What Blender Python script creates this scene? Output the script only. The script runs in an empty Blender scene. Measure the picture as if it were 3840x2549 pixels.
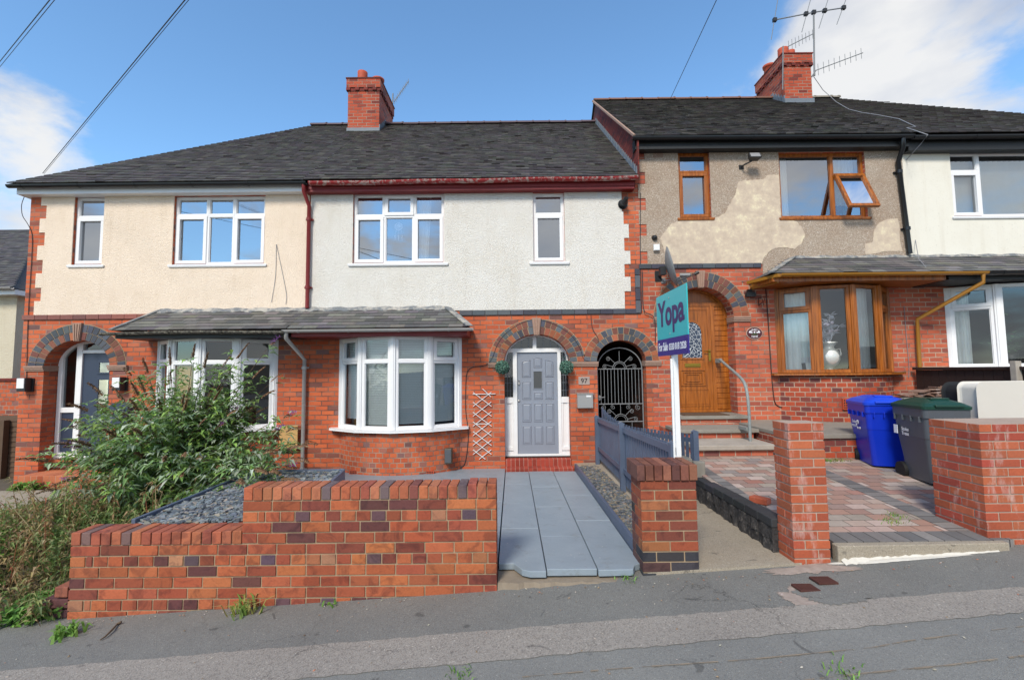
import bpy, math, random
from mathutils import Vector
R = math.radians
random.seed(7)
S = bpy.context.scene
COL = S.collection
# ------------------------------------------------------------------ camera
CZ = 1.9
FL = 1707.0
PITCH, ROLL = R(3.9), R(0.6)
_fw = Vector((0, math.cos(PITCH), math.sin(PITCH)))
_up0 = Vector((0, -math.sin(PITCH), math.cos(PITCH)))
_rt0 = Vector((1, 0, 0))
_rt = _rt0*math.cos(ROLL) - _up0*math.sin(ROLL)
_up = _up0*math.cos(ROLL) + _rt0*math.sin(ROLL)
def pt(px, py, Y):
    """point on the vertical plane y=Y"""
    d = _fw + _rt*((px-1920)/FL) - _up*((py-1274.5)/FL)
    k = Y/d.y
    return Vector((d.x*k, Y, CZ+d.z*k))
def RX(x0, y0, x1, y1, Y):
    ym, xm = (y0+y1)/2, (x0+x1)/2
    return pt(x0, ym, Y).x, pt(x1, ym, Y).x, pt(xm, y1, Y).z, pt(xm, y0, Y).z
cam = bpy.data.cameras.new('camera'); co = bpy.data.objects.new('camera', cam); COL.objects.link(co)
cam.sensor_width = 36; cam.lens = 36*FL/3840; cam.clip_end = 2000; cam.clip_start = .05
from mathutils import Matrix
M = Matrix((( _rt.x, _up.x, -_fw.x, 0), (_rt.y, _up.y, -_fw.y, 0), (_rt.z, _up.z, -_fw.z, CZ), (0, 0, 0, 1)))
co.matrix_world = M
S.camera = co
# ------------------------------------------------------------------ materials
def L(h, k=1.0):
    h = h.lstrip('#'); o = []
    for i in (0, 2, 4):
        c = int(h[i:i+2], 16)/255
        o.append((c/12.92 if c <= .04045 else ((c+.055)/1.055)**2.4)*k)
    return (o[0], o[1], o[2], 1)
class NT:
    def __init__(s, name):
        s.m = bpy.data.materials.new(name); s.m.use_nodes = True
        s.t = s.m.node_tree; s.b = s.t.nodes['Principled BSDF']; s.o = s.t.nodes['Material Output']
        s._uv = None
    def n(s, k, **kw):
        nd = s.t.nodes.new(k)
        for a, v in kw.items():
            if a in nd.inputs.keys(): nd.inputs[a].default_value = v
            else: setattr(nd, a, v)
        return nd
    def l(s, a, b): s.t.links.new(a, b)
    def uv(s):
        if not s._uv: s._uv = s.n('ShaderNodeUVMap')
        return s._uv.outputs[0]
    def pos(s): return s.n('ShaderNodeNewGeometry').outputs['Position']
    def noise(s, sc, det=3, rough=.5, vec=None, out='Fac', dist=0):
        nd = s.n('ShaderNodeTexNoise'); nd.inputs['Scale'].default_value = sc; nd.inputs['Detail'].default_value = det
        nd.inputs['Roughness'].default_value = rough; nd.inputs['Distortion'].default_value = dist
        s.l(vec or s.pos(), nd.inputs['Vector']); return nd.outputs[out]
    def ramp(s, fac, stops, interp='LINEAR'):
        nd = s.n('ShaderNodeValToRGB'); cr = nd.color_ramp; cr.interpolation = interp
        while len(cr.elements) < len(stops): cr.elements.new(.5)
        for e, (p, c) in zip(cr.elements, stops):
            e.position = p; e.color = c if not isinstance(c, (int, float)) else (c, c, c, 1)
        s.l(fac, nd.inputs[0]); return nd.outputs[0]
    def mix(s, fac, a, b, mode='MIX'):
        nd = s.n('ShaderNodeMix', data_type='RGBA', blend_type=mode)
        for i, v in ((0, fac), (6, a), (7, b)):
            if hasattr(v, 'links'): s.l(v, nd.inputs[i])
            else: nd.inputs[i].default_value = v
        return nd.outputs[2]
    def math(s, op, a, b=0.0, clamp=False):
        nd = s.n('ShaderNodeMath', operation=op, use_clamp=clamp)
        for i, v in ((0, a), (1, b)):
            if hasattr(v, 'links'): s.l(v, nd.inputs[i])
            else: nd.inputs[i].default_value = v
        return nd.outputs[0]
    def bump(s, h, st=.5, d=.01, prev=None):
        nd = s.n('ShaderNodeBump'); nd.inputs['Strength'].default_value = st; nd.inputs['Distance'].default_value = d
        s.l(h, nd.inputs['Height'])
        if prev: s.l(prev, nd.inputs['Normal'])
        s.l(nd.outputs[0], s.b.inputs['Normal']); return nd.outputs[0]
    def col(s, c):
        if hasattr(c, 'links'): s.l(c, s.b.inputs['Base Color'])
        else: s.b.inputs['Base Color'].default_value = c
    def rough(s, r):
        if hasattr(r, 'links'): s.l(r, s.b.inputs['Roughness'])
        else: s.b.inputs['Roughness'].default_value = r
def dirt(nt, base, amt=.35, sc=3.0, dark=.45):
    f = nt.ramp(nt.noise(sc, 6, .65), [(.35, 0.0), (.75, 1.0)])
    f2 = nt.math('MULTIPLY', f, amt)
    d = nt.mix(1.0, base, (dark, dark*.97, dark*.93, 1), 'MULTIPLY')
    return nt.mix(f2, base, d)
def plain(name, c, rough=.5, amt=.25, sc=6, metal=0, bump=0, bs=60, spec=.5):
    nt = NT(name); c = c if isinstance(c, tuple) else L(c)
    nt.col(dirt(nt, nt.mix(0.0, c, c), amt, sc, .6)); nt.rough(rough)
    nt.b.inputs['Metallic'].default_value = metal
    nt.b.inputs['Specular IOR Level'].default_value = spec
    if bump: nt.bump(nt.noise(bs, 4), bump, .004)
    return nt.m
def brickmat(name, bw=.236, rh=.0865, mort=.0085, cols=None, mc=None, sat=1.0, stain=.5, squash=None):
    nt = NT(name)
    bt = nt.n('ShaderNodeTexBrick'); nt.l(nt.uv(), bt.inputs['Vector'])
    # wobble
    bt.inputs['Color1'].default_value = (0, 0, 0, 1); bt.inputs['Color2'].default_value = (1, 1, 1, 1)
    bt.inputs['Mortar'].default_value = (0, 0, 0, 1)
    bt.inputs['Scale'].default_value = 1; bt.inputs['Mortar Size'].default_value = mort
    bt.inputs['Mortar Smooth'].default_value = .25; bt.inputs['Bias'].default_value = 0
    bt.inputs['Brick Width'].default_value = bw; bt.inputs['Row Height'].default_value = rh
    wob = nt.noise(9, 2, .5, nt.uv(), 'Color')
    va = nt.n('ShaderNodeVectorMath', operation='MULTIPLY_ADD'); nt.l(wob, va.inputs[0])
    va.inputs[1].default_value = (.006, .006, 0); nt.l(nt.uv(), va.inputs[2]); nt.l(va.outputs[0], bt.inputs['Vector'])
    cols = cols or [(0, L('#70504c')), (.06, L('#9c5038')), (.14, L('#b85836')), (.4, L('#c65e36')), (.7, L('#d0683c')), (.93, L('#c06c4c')), (1, L('#80605e'))]
    c = nt.ramp(bt.outputs['Color'], cols)
    n1 = nt.noise(55, 4, .7); c = nt.mix(nt.ramp(n1, [(.3, .0), (.8, .5)]), c, nt.mix(1.0, c, (.55, .5, .5, 1), 'MULTIPLY'))
    n2 = nt.noise(1.3, 5, .6); c = nt.mix(nt.math('MULTIPLY', nt.ramp(n2, [(.4, 0.), (.75, 1.)]), stain), c, nt.mix(1.0, c, (.45, .36, .38, 1), 'MULTIPLY'))
    mcol = mc or L('#9a7a68')
    m2 = nt.mix(nt.ramp(nt.noise(2.2, 5, .6), [(.42, 0.), (.62, 1.)]), mcol, nt.mix(1.0, mcol, (.38, .3, .3, 1), 'MULTIPLY'))
    nt.col(nt.mix(bt.outputs['Fac'], c, m2)); nt.rough(.82)
    h = nt.math('SUBTRACT', 1.0, bt.outputs['Fac'])
    h = nt.math('ADD', h, nt.math('MULTIPLY', nt.noise(80, 3), .25))
    nt.bump(h, .7, .006)
    return nt.m
def attrmat(name, rough=.8, nsc=60, namt=.5, bump=.5, bd=.004, burn=0., spec=.4, trans=0.):
    nt = NT(name)
    a = nt.n('ShaderNodeVertexColor', layer_name='Col'); c = a.outputs[0]
    c = nt.mix(nt.math('MULTIPLY', nt.ramp(nt.noise(nsc, 5, .7), [(.3, 0.), (.8, 1.)]), namt), c, nt.mix(1.0, c, (.45, .42, .42, 1), 'MULTIPLY'))
    if burn:
        b = nt.ramp(nt.noise(7, 4, .6, dist=1.0), [(.5, 0.), (.62, 1.)])
        c = nt.mix(nt.math('MULTIPLY', b, burn), c, nt.mix(1.0, c, (.33, .3, .42, 1), 'MULTIPLY'))
    nt.col(c); nt.rough(rough); nt.b.inputs['Specular IOR Level'].default_value = spec
    if bump: nt.bump(nt.noise(nsc*1.5, 5, .7), bump, bd)
    if trans:
        tr = nt.n('ShaderNodeBsdfTranslucent'); nt.l(nt.mix(.35, c, (.5, .75, .12, 1)), tr.inputs[0]); mx = nt.n('ShaderNodeMixShader'); mx.inputs[0].default_value = trans
        nt.l(nt.b.outputs[0], mx.inputs[1]); nt.l(tr.outputs[0], mx.inputs[2]); nt.l(mx.outputs[0], nt.o.inputs[0])
    return nt.m
def rendermat(name, c, bsc=70, bst=.9, bd=.012, stain=.3, sc2=(.6, .52, .4, 1), vor=True):
    nt = NT(name); c = nt.mix(0.0, c, c)
    if vor:
        v = nt.n('ShaderNodeTexVoronoi'); v.inputs['Scale'].default_value = bsc; nt.l(nt.pos(), v.inputs['Vector'])
        h = nt.math('ADD', nt.math('MULTIPLY', v.outputs['Distance'], -1.0), nt.math('MULTIPLY', nt.noise(bsc*.6, 4, .7), 1.2))
    else: h = nt.noise(bsc, 5, .6)
    f = nt.math('MULTIPLY', nt.ramp(nt.noise(1.7, 7, .7), [(.45, 0.), (.8, 1.)]), stain)
    c = nt.mix(f, c, nt.mix(1.0, c, sc2, 'MULTIPLY'))
    c = nt.mix(nt.math('MULTIPLY', nt.ramp(nt.noise(34, 3, .6), [(.64, 0.), (.72, 1.)]), .35), c, nt.mix(1.0, c, (.5, .47, .44, 1), 'MULTIPLY'))
    mp = nt.n('ShaderNodeMapping'); mp.inputs['Scale'].default_value = (5.5, 5.5, .55); nt.l(nt.pos(), mp.inputs['Vector'])
    stk = nt.noise(1.0, 5, .65, mp.outputs[0]); c = nt.mix(nt.math('MULTIPLY', nt.ramp(stk, [(.52, 0.), (.72, 1.)]), .22), c, nt.mix(1.0, c, (.70, .64, .55, 1), 'MULTIPLY'))
    nt.col(c); nt.rough(.9); nt.bump(h, bst, bd)
    return nt.m
MT = {}
def setup_mats():
    M = MT
    M['brick'] = brickmat('red_brick')
    M['brick_bay'] = brickmat('bay_brick', bw=.125, rh=.0865, mort=.008, mc=L('#a08878'))
    M['brick99'] = brickmat('red_brick_pale_joints', cols=[(0, L('#7a4c46')), (.1, L('#a85440')), (.45, L('#c05f42')), (.8, L('#cc6a48')), (1, L('#b46c56'))], mc=L('#b09a86'))
    M['brick_bay99'] = brickmat('bay_brick_pale_joints', bw=.16, rh=.0865, mort=.008, cols=[(0, L('#6b3a38')), (.3, L('#8f4030')), (.6, L('#b04a2c')), (1, L('#b85030'))], mc=L('#b09a86'))
    M['brick_chim'] = brickmat('chimney_brick', mort=.008, cols=[(0, L('#7a2e22')), (.3, L('#b0472a')), (.7, L('#bd5230')), (1, L('#a8462c'))], mc=L('#9a8474'))
    M['brick_dark'] = brickmat('gable_brick', mort=.006, cols=[(0, L('#5a201c')), (.5, L('#7c2a20')), (1, L('#8a3426'))], mc=L('#4a3028'))
    M['passage_shade_brick'] = brickmat('passage_shade_brick', cols=[(0, L('#241614')), (.5, L('#46241c')), (1, L('#5c3024'))], mc=L('#3a302c'))  # passage lining: the tunnel's shade is put into these dark brick colours
    M['string'] = attrmat('string_brick', .7, 40, .5)
    M['bricks'] = attrmat('hand_laid_brick', .78, 55, .5, .8, .005, .5)
    nt = NT('new_brick_with_lime'); a_ = nt.n('ShaderNodeVertexColor', layer_name='Col'); c = a_.outputs[0]
    c = nt.mix(nt.math('MULTIPLY', nt.ramp(nt.noise(45, 5, .7), [(.3, 0.), (.8, 1.)]), .45), c, nt.mix(1.0, c, (.45, .42, .42, 1), 'MULTIPLY'))
    mp = nt.n('ShaderNodeMapping'); mp.inputs['Scale'].default_value = (9, 9, 2.5); nt.l(nt.pos(), mp.inputs['Vector'])
    c = nt.mix(nt.math('MULTIPLY', nt.ramp(nt.noise(1, 6, .7, mp.outputs[0]), [(.56, 0.), (.72, 1.)]), .55), c, (.62, .52, .48, 1))
    c = nt.mix(nt.math('MULTIPLY', nt.ramp(nt.noise(2.3, 4, .6), [(.5, 0.), (.7, 1.)]), .35), c, nt.mix(1.0, c, (.6, .5, .5, 1), 'MULTIPLY'))
    nt.col(c); nt.rough(.85); nt.bump(nt.noise(60, 6, .7), .6, .004); M['bricks_new'] = nt.m
    M['mortar'] = plain('mortar', '#a08a70', .95, .6, 9, bump=.8, bs=120)
    M['spill'] = plain('trodden_mortar', '#a3948a', .95, .8, 14, bump=.8, bs=60)
    M['mortar_pale'] = plain('pale_mortar', '#ad9788', .95, .4, 9, bump=.8, bs=120)
    M['white_rough'] = rendermat('white_roughcast', (.82, .79, .735, 1), 85, 1.0, .012, .3, (.72, .64, .5, 1))
    M['cream_rough'] = rendermat('cream_roughcast', L('#f2dfca'), 75, .9, .012, .22)
    M['green_cream'] = rendermat('smooth_pale_render', L('#dedace'), 9, .35, .01, .15, vor=False)
    nt = NT('pebbledash')
    v = nt.n('ShaderNodeTexVoronoi'); v.inputs['Scale'].default_value = 80; nt.l(nt.pos(), v.inputs['Vector'])
    c = nt.ramp(v.outputs['Color'], [(0, L('#988878')), (.45, L('#a89888')), (.72, L('#b8a898')), (.9, L('#ccc0b2')), (1, L('#e4ddd4'))])
    c = nt.mix(nt.ramp(nt.noise(2.2, 6, .6), [(.35, 0.), (.75, .55)]), c, nt.mix(1.0, c, (.74, .6, .5, 1), 'MULTIPLY'))
    nt.col(c); nt.rough(.9); nt.bump(nt.math('MULTIPLY', v.outputs['Distance'], -1.0), 1.0, .01); M['pebble'] = nt.m
    nt = NT('bare_plaster')
    c = nt.ramp(nt.noise(5.5, 8, .75), [(.3, L('#b3a291')), (.48, L('#c2b19e')), (.58, L('#cdbda6')), (.64, L('#ddd2b4')), (.70, L('#bfae9c')), (.8, L('#b8a796'))])
    nt.col(c); nt.rough(.9); nt.bump(nt.noise(12, 6, .7), .7, .01); M['plaster'] = nt.m
    M['upvc'] = plain('white_upvc', (.80, .80, .81, 1), .3, .1, 3)
    M['white_paint'] = plain('white_gloss_paint', (.78, .78, .78, 1), .35, .2, 4)
    nt = NT('golden_oak_upvc')
    w = nt.n('ShaderNodeTexNoise'); mp = nt.n('ShaderNodeMapping'); mp.inputs['Scale'].default_value = (30, 30, 2.2)
    nt.l(nt.pos(), mp.inputs['Vector']); nt.l(mp.outputs[0], w.inputs['Vector']); w.inputs['Scale'].default_value = 1; w.inputs['Detail'].default_value = 4
    nt.col(nt.ramp(w.outputs['Fac'], [(.3, L('#74400f')), (.5, L('#985416')), (.7, L('#ad6624'))])); nt.rough(.35); M['oak'] = nt.m
    M['oak_pipe'] = plain('caramel_plastic', '#9a6a22', .35, .2)
    M['blue_grey'] = plain('blue_grey_paint', '#535f74', .45, .45, 5, bump=.4, bs=50)
    M['door_grey'] = plain('grey_door_paint', '#858b97', .35, .12, 3)
    M['navy'] = plain('navy_door', '#343e52', .4, .2, 3)
    M['red_paint'] = plain('weathered_red_paint', '#7c1a1c', .5, .6, 9, bump=.4, bs=40)
    nt = NT('peeling_red_gutter')
    f = nt.ramp(nt.noise(11, 7, .75), [(.5, 0.), (.56, 1.)])
    nt.col(nt.mix(f, L('#8e1d20'), L('#a08a84'))); nt.rough(.5); nt.bump(nt.noise(20, 5), .5, .006); M['red_gutter'] = nt.m
    nt = NT('lichened_old_gutter')
    f = nt.ramp(nt.noise(22, 7, .75), [(.45, 0.), (.6, 1.)])
    nt.col(nt.mix(f, L('#3c3834'), L('#8c867a'))); nt.rough(.85); nt.bump(nt.noise(40, 5), .8, .01); M['old_gutter'] = nt.m
    M['grey_plastic'] = plain('grey_plastic', '#a3a09e', .45, .45, 7)
    M['black_plastic'] = plain('black_plastic', '#15161a', .3, .15)
    M['black_wood'] = plain('black_painted_wood', '#1c1e20', .5, .5, 9, bump=.5, bs=40)
    M['charcoal'] = plain('charcoal_metal', '#222326', .45, .1)
    M['iron'] = plain('grey_iron', '#7c7e80', .55, .4, 20)
    M['iron_worn'] = attr = plain('worn_handrail_paint', '#8c9290', .55, .9, 28, bump=.4)
    M['lead'] = plain('lead_flashing', '#6d7680', .6, .35, 6)
    M['steel'] = plain('brushed_steel', '#b4b2b0', .35, .1, 4, .6)
    M['alu'] = plain('aluminium', '#8f9194', .5, .3, 20, .5)
    M['brass'] = plain('brass', '#a88a3c', .3, .1, 4, .9)
    M['terracotta'] = plain('terracotta', '#b04a2c', .7, .3, 12, bump=.3)
    M['wire'] = plain('black_cable', '#2a2b30', .6, 0)
    M['cable_grey'] = plain('grey_cable', '#85858a', .6, 0)
    M['cable_brown'] = plain('brown_cable', '#33201c', .6, 0)
    M['rooftile'] = attrmat('blue_clay_tile', .62, 30, .55, .35, .004, .2)
    M['slate'] = attrmat('grey_slate', .65, 20, .55, .5, .004, .2)
    M['stone'] = plain('grey_stone', '#8c867c', .9, .5, 7, bump=.7, bs=60)
    M['sandstone'] = plain('terracotta_moulding', '#a08272', .85, .5, 18, bump=.7, bs=40)
    M['concrete'] = plain('concrete', '#aaa196', .95, .75, 4.5, bump=.8, bs=60)
    M['concrete_rough'] = plain('rough_concrete', '#8c7f6f', .95, .7, 6, bump=1.0, bs=30)
    M['white_lime'] = plain('spilt_white_mortar', '#cfcac0', .95, .3, 9, bump=.8, bs=50)
    M['quarry'] = brickmat('red_step_tile', bw=.078, rh=1.0, mort=.003, cols=[(0, L('#8c3424')), (.5, L('#a84230')), (1, L('#b04c38'))], mc=L('#c0a494'))
    M['step_orange'] = brickmat('orange_step_tile', bw=.11, rh=1.0, mort=.003, cols=[(0, L('#a8502c')), (1, L('#c87850'))], mc=L('#c0a494'))
    M['timber_dark'] = plain('dark_stained_timber', '#2e1d1a', .75, .5, 8, bump=.6, bs=30)
    M['timber_mid'] = plain('brown_timber', '#5a4636', .85, .5, 8, bump=.6, bs=30)
    M['osb'] = plain('chipboard', '#c8a068', .85, .3, 14, bump=.4)
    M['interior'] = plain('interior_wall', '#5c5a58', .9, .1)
    M['curtain'] = plain('white_curtain', '#ecece6', .85, .15, 8)
    M['blind'] = plain('blind_slat', '#dfe6e6', .55, .05)
    M['bin_blue'] = plain('blue_bin_plastic', '#0a2fb4', .35, .15, 3)
    M['bin_lid_blue'] = plain('blue_bin_lid', '#1440c4', .35, .15, 3)
    M['bin_grey'] = plain('grey_bin_plastic', '#50545a', .45, .25, 4)
    M['bin_green'] = plain('green_bin_lid', '#123c30', .4, .25, 5)
    M['rubber'] = plain('rubber', '#141414', .7, .1)
    M['teal'] = plain('teal_board', '#2fb0b4', .4, .03, 2)
    M['purple'] = plain('purple_board', '#2c1f7a', .4, .03, 2)
    M['purple_text'] = plain('purple_letters', '#3a1a5c', .5, 0)
    M['white_text'] = plain('white_letters', (.75, .75, .78, 1), .5, 0)
    M['dark_text'] = plain('dark_letters', '#2a2224', .5, 0)
    M['plaque_stone'] = plain('slate_plaque', '#a09088', .6, .3, 20)
    M['maroon'] = plain('maroon_plaque', '#4c1820', .4, .1)
    M['plaque_rim'] = plain('plaque_rim', '#b8a090', .5, .1)
    M['leaf_deco'] = plain('painted_green', '#4a7040', .5, .1)
    M['white_fabric'] = plain('white_mattress_fabric', '#cbc6bd', .9, .12, 2, bump=.4, bs=14)
    M['black_fabric'] = plain('black_mattress_fabric', '#141518', .8, .1)
    M['silver'] = plain('silver_vase', '#d4d4ce', .3, .15, 8, .25)
    M['silk'] = plain('white_silk_flower', '#e6e6ee', .7, .1)
    M['rust'] = plain('rusty_iron', '#4e2a22', .8, .5, 30, bump=.8, bs=70)
    M['leaf'] = attrmat('leaf', .6, 30, .15, 0)
    M['leaf_thin'] = attrmat('thin_leaf', .55, 30, .15, 0, trans=.3)
    M['leaf_gloss'] = attrmat('weed_leaf', .55, 30, .15, 0, trans=.25)
    M['bark'] = plain('bark', '#5c4a38', .9, .4, 20)
    M['chips'] = attrmat('slate_chipping', .7, 50, .3, .3)
    M['soil'] = plain('soil', '#5a5244', 1, .6, 5, bump=1.0, bs=30)
    M['ridge_dark'] = plain('purple_ridge_tile', '#54434a', .7, .5, 10, bump=.4)
    M['ridge_brown'] = plain('brown_ridge_tile', '#7a5648', .8, .6, 10, bump=.5)
    nt = NT('mortar_and_lead'); f = nt.ramp(nt.noise(6, 6, .7), [(.45, 0.), (.6, 1.)]); nt.col(nt.mix(f, L('#6c7074'), L('#aaa59c'))); nt.rough(.8); nt.bump(nt.noise(30, 5, .7), .8, .01); M['flashing_mix'] = nt.m
    # glass
    def glass(name, refl, tint=(.8, .84, .84, 1), ior=1.5):
        nt = NT(name); nt.t.nodes.remove(nt.b)
        fr = nt.n('ShaderNodeFresnel', IOR=ior)
        g = nt.n('ShaderNodeBsdfGlossy'); g.inputs['Roughness'].default_value = .01; g.inputs['Color'].default_value = (.95, .97, 1, 1)
        tr = nt.n('ShaderNodeBsdfTransparent'); tr.inputs['Color'].default_value = tint
        f = nt.math('ADD', fr.outputs[0], refl, True)
        mx = nt.n('ShaderNodeMixShader'); nt.l(f, mx.inputs[0]); nt.l(tr.outputs[0], mx.inputs[1]); nt.l(g.outputs[0], mx.inputs[2])
        nt.l(mx.outputs[0], nt.o.inputs[0])
        # faint waviness of old panes
        b = nt.n('ShaderNodeBump'); b.inputs['Strength'].default_value = .04; b.inputs['Distance'].default_value = .01
        nt.l(nt.noise(1.2, 2), b.inputs['Height']); nt.l(b.outputs[0], g.inputs['Normal'])
        return nt.m
    M['glass'] = glass('window_glass', .34, (.9, .92, .92, 1))
    M['glass_mid'] = glass('upper_clear_glass', .17, (.95, .96, .96, 1))
    M['glass_low'] = glass('lower_window_glass', .07, (.93, .95, .95, 1))
    nt = NT('frosted_leaded_glass')
    v = nt.n('ShaderNodeTexVoronoi', feature='DISTANCE_TO_EDGE'); v.inputs['Scale'].default_value = 16; nt.l(nt.pos(), v.inputs['Vector'])
    f = nt.ramp(v.outputs['Distance'], [(.02, L('#c8ccd0')), (.06, L('#30384a')), (.5, L('#3c465a'))])
    nt.col(f); nt.rough(.2); M['leaded'] = nt.m
    # asphalts
    def asphalt(name, base, hi, lo, ag=160, patch=True, agg=.5):
        nt = NT(name)
        v = nt.n('ShaderNodeTexVoronoi'); v.inputs['Scale'].default_value = ag; nt.l(nt.pos(), v.inputs['Vector'])
        ch = nt.ramp(v.outputs['Color'], [(0, lo), (.5, base), (.85, base), (1, hi)])
        big = nt.ramp(nt.noise(1.1, 7, .65), [(.3, 0.), (.7, 1.)])
        c = nt.mix(nt.math('MULTIPLY', big, .55), ch, nt.mix(1.0, ch, (.62, .62, .64, 1), 'MULTIPLY'))
        st = nt.ramp(nt.noise(5.5, 3, .55, dist=.6), [(.66, 0.), (.70, 1.)])
        c = nt.mix(nt.math('MULTIPLY', st, .6), c, nt.mix(1.0, c, (.35, .35, .36, 1), 'MULTIPLY'))
        pale = nt.ramp(nt.noise(7.5, 6, .75), [(.66, 0.), (.74, 1.)])
        c = nt.mix(nt.math('MULTIPLY', pale, .3), c, L('#a8a096'))
        cv = nt.n('ShaderNodeTexVoronoi', feature='DISTANCE_TO_EDGE'); cv.inputs['Scale'].default_value = 1.1
        wv = nt.n('ShaderNodeVectorMath', operation='MULTIPLY_ADD'); nt.l(nt.noise(3, 6, .7, out='Color'), wv.inputs[0]); wv.inputs[1].default_value = (.35, .35, .35); nt.l(nt.pos(), wv.inputs[2]); nt.l(wv.outputs[0], cv.inputs['Vector'])
        ck = nt.math('MULTIPLY', nt.ramp(cv.outputs['Distance'], [(.0, 1.), (.006, .0)]), nt.ramp(nt.noise(.9, 3), [(.5, 0.), (.6, .7)]))
        c = nt.mix(ck, c, L('#33322f'))
        nt.col(c); nt.rough(.85)
        nt.bump(nt.math('ADD', nt.math('MULTIPLY', v.outputs['Distance'], agg), nt.noise(9, 6, .7)), .8, .006)
        return nt.m
    M['asphalt'] = asphalt('pavement_asphalt', L('#7c7b76'), L('#aaa69c'), L('#62605c'), 170)
    M['asphalt_pink'] = asphalt('kerb_aggregate', L('#989188'), L('#c4bcb0'), L('#726b64'), 120)
    M['road'] = asphalt('road_asphalt', L('#84837e'), L('#aaa8a0'), L('#6c6b68'), 190)
    M['worn_concrete'] = asphalt('worn_concrete', L('#a29786'), L('#c2b8a8'), L('#857a6a'), 130, agg=.3)
    # block paving
    nt = NT('block_paving')
    bt = nt.n('ShaderNodeTexBrick'); nt.l(nt.uv(), bt.inputs['Vector'])
    bt.inputs['Color1'].default_value = (0, 0, 0, 1); bt.inputs['Color2'].default_value = (1, 1, 1, 1); bt.inputs['Mortar'].default_value = (.5, .5, .5, 1)
    bt.inputs['Scale'].default_value = 1; bt.inputs['Mortar Size'].default_value = .004; bt.inputs['Mortar Smooth'].default_value = .3
    bt.inputs['Brick Width'].default_value = .21; bt.inputs['Row Height'].default_value = .14
    c = nt.ramp(bt.outputs['Color'], [(0, L('#8e8682')), (.2, L('#9c7c70')), (.4, L('#a88474')), (.55, L('#b2a094')), (.7, L('#968c80')), (.85, L('#c0aea4')), (1, L('#9e6c5e'))])
    c = nt.mix(nt.ramp(nt.noise(30, 5, .7), [(.3, 0.), (.8, .5)]), c, nt.mix(1.0, c, (.6, .6, .6, 1), 'MULTIPLY'))
    c = nt.mix(nt.ramp(nt.noise(2, 6, .7), [(.4, 0.), (.8, .5)]), c, nt.mix(1.0, c, (.62, .6, .6, 1), 'MULTIPLY'))
    nt.col(nt.mix(bt.outputs['Fac'], c, L('#4c463e'))); nt.rough(.88)
    nt.bump(nt.math('ADD', nt.math('SUBTRACT', 1.0, bt.outputs['Fac']), nt.math('MULTIPLY', nt.noise(60, 4), .3)), .8, .006); M['blocks'] = nt.m
    M['blocks_dark'] = brickmat('dark_soldier_blocks', bw=.14, rh=1.0, mort=.005, cols=[(0, L('#6a6a6a')), (.5, L('#7a7876')), (1, L('#8c8884'))], mc=L('#3c3a36'))
    # painted path
    nt = NT('painted_slab')
    c = nt.mix(nt.ramp(nt.noise(3, 6, .7), [(.3, 0.), (.8, .8)]), L('#8b969f'), L('#77848e'))
    c = nt.mix(nt.ramp(nt.noise(38, 3, .5), [(.72, 0.), (.75, .8)]), c, L('#c4c0b4'))
    c = nt.mix(nt.ramp(nt.noise(7, 7, .75, dist=.5), [(.56, 0.), (.68, .45)]), c, L('#6a6a62'))
    nt.col(c); nt.rough(.5); nt.bump(nt.noise(45, 6, .7), .5, .004); M['path_paint'] = nt.m
    nt = NT('foliage_ball'); nt.col(L('#3f7560')); M['ball_dark'] = nt.m
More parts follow.
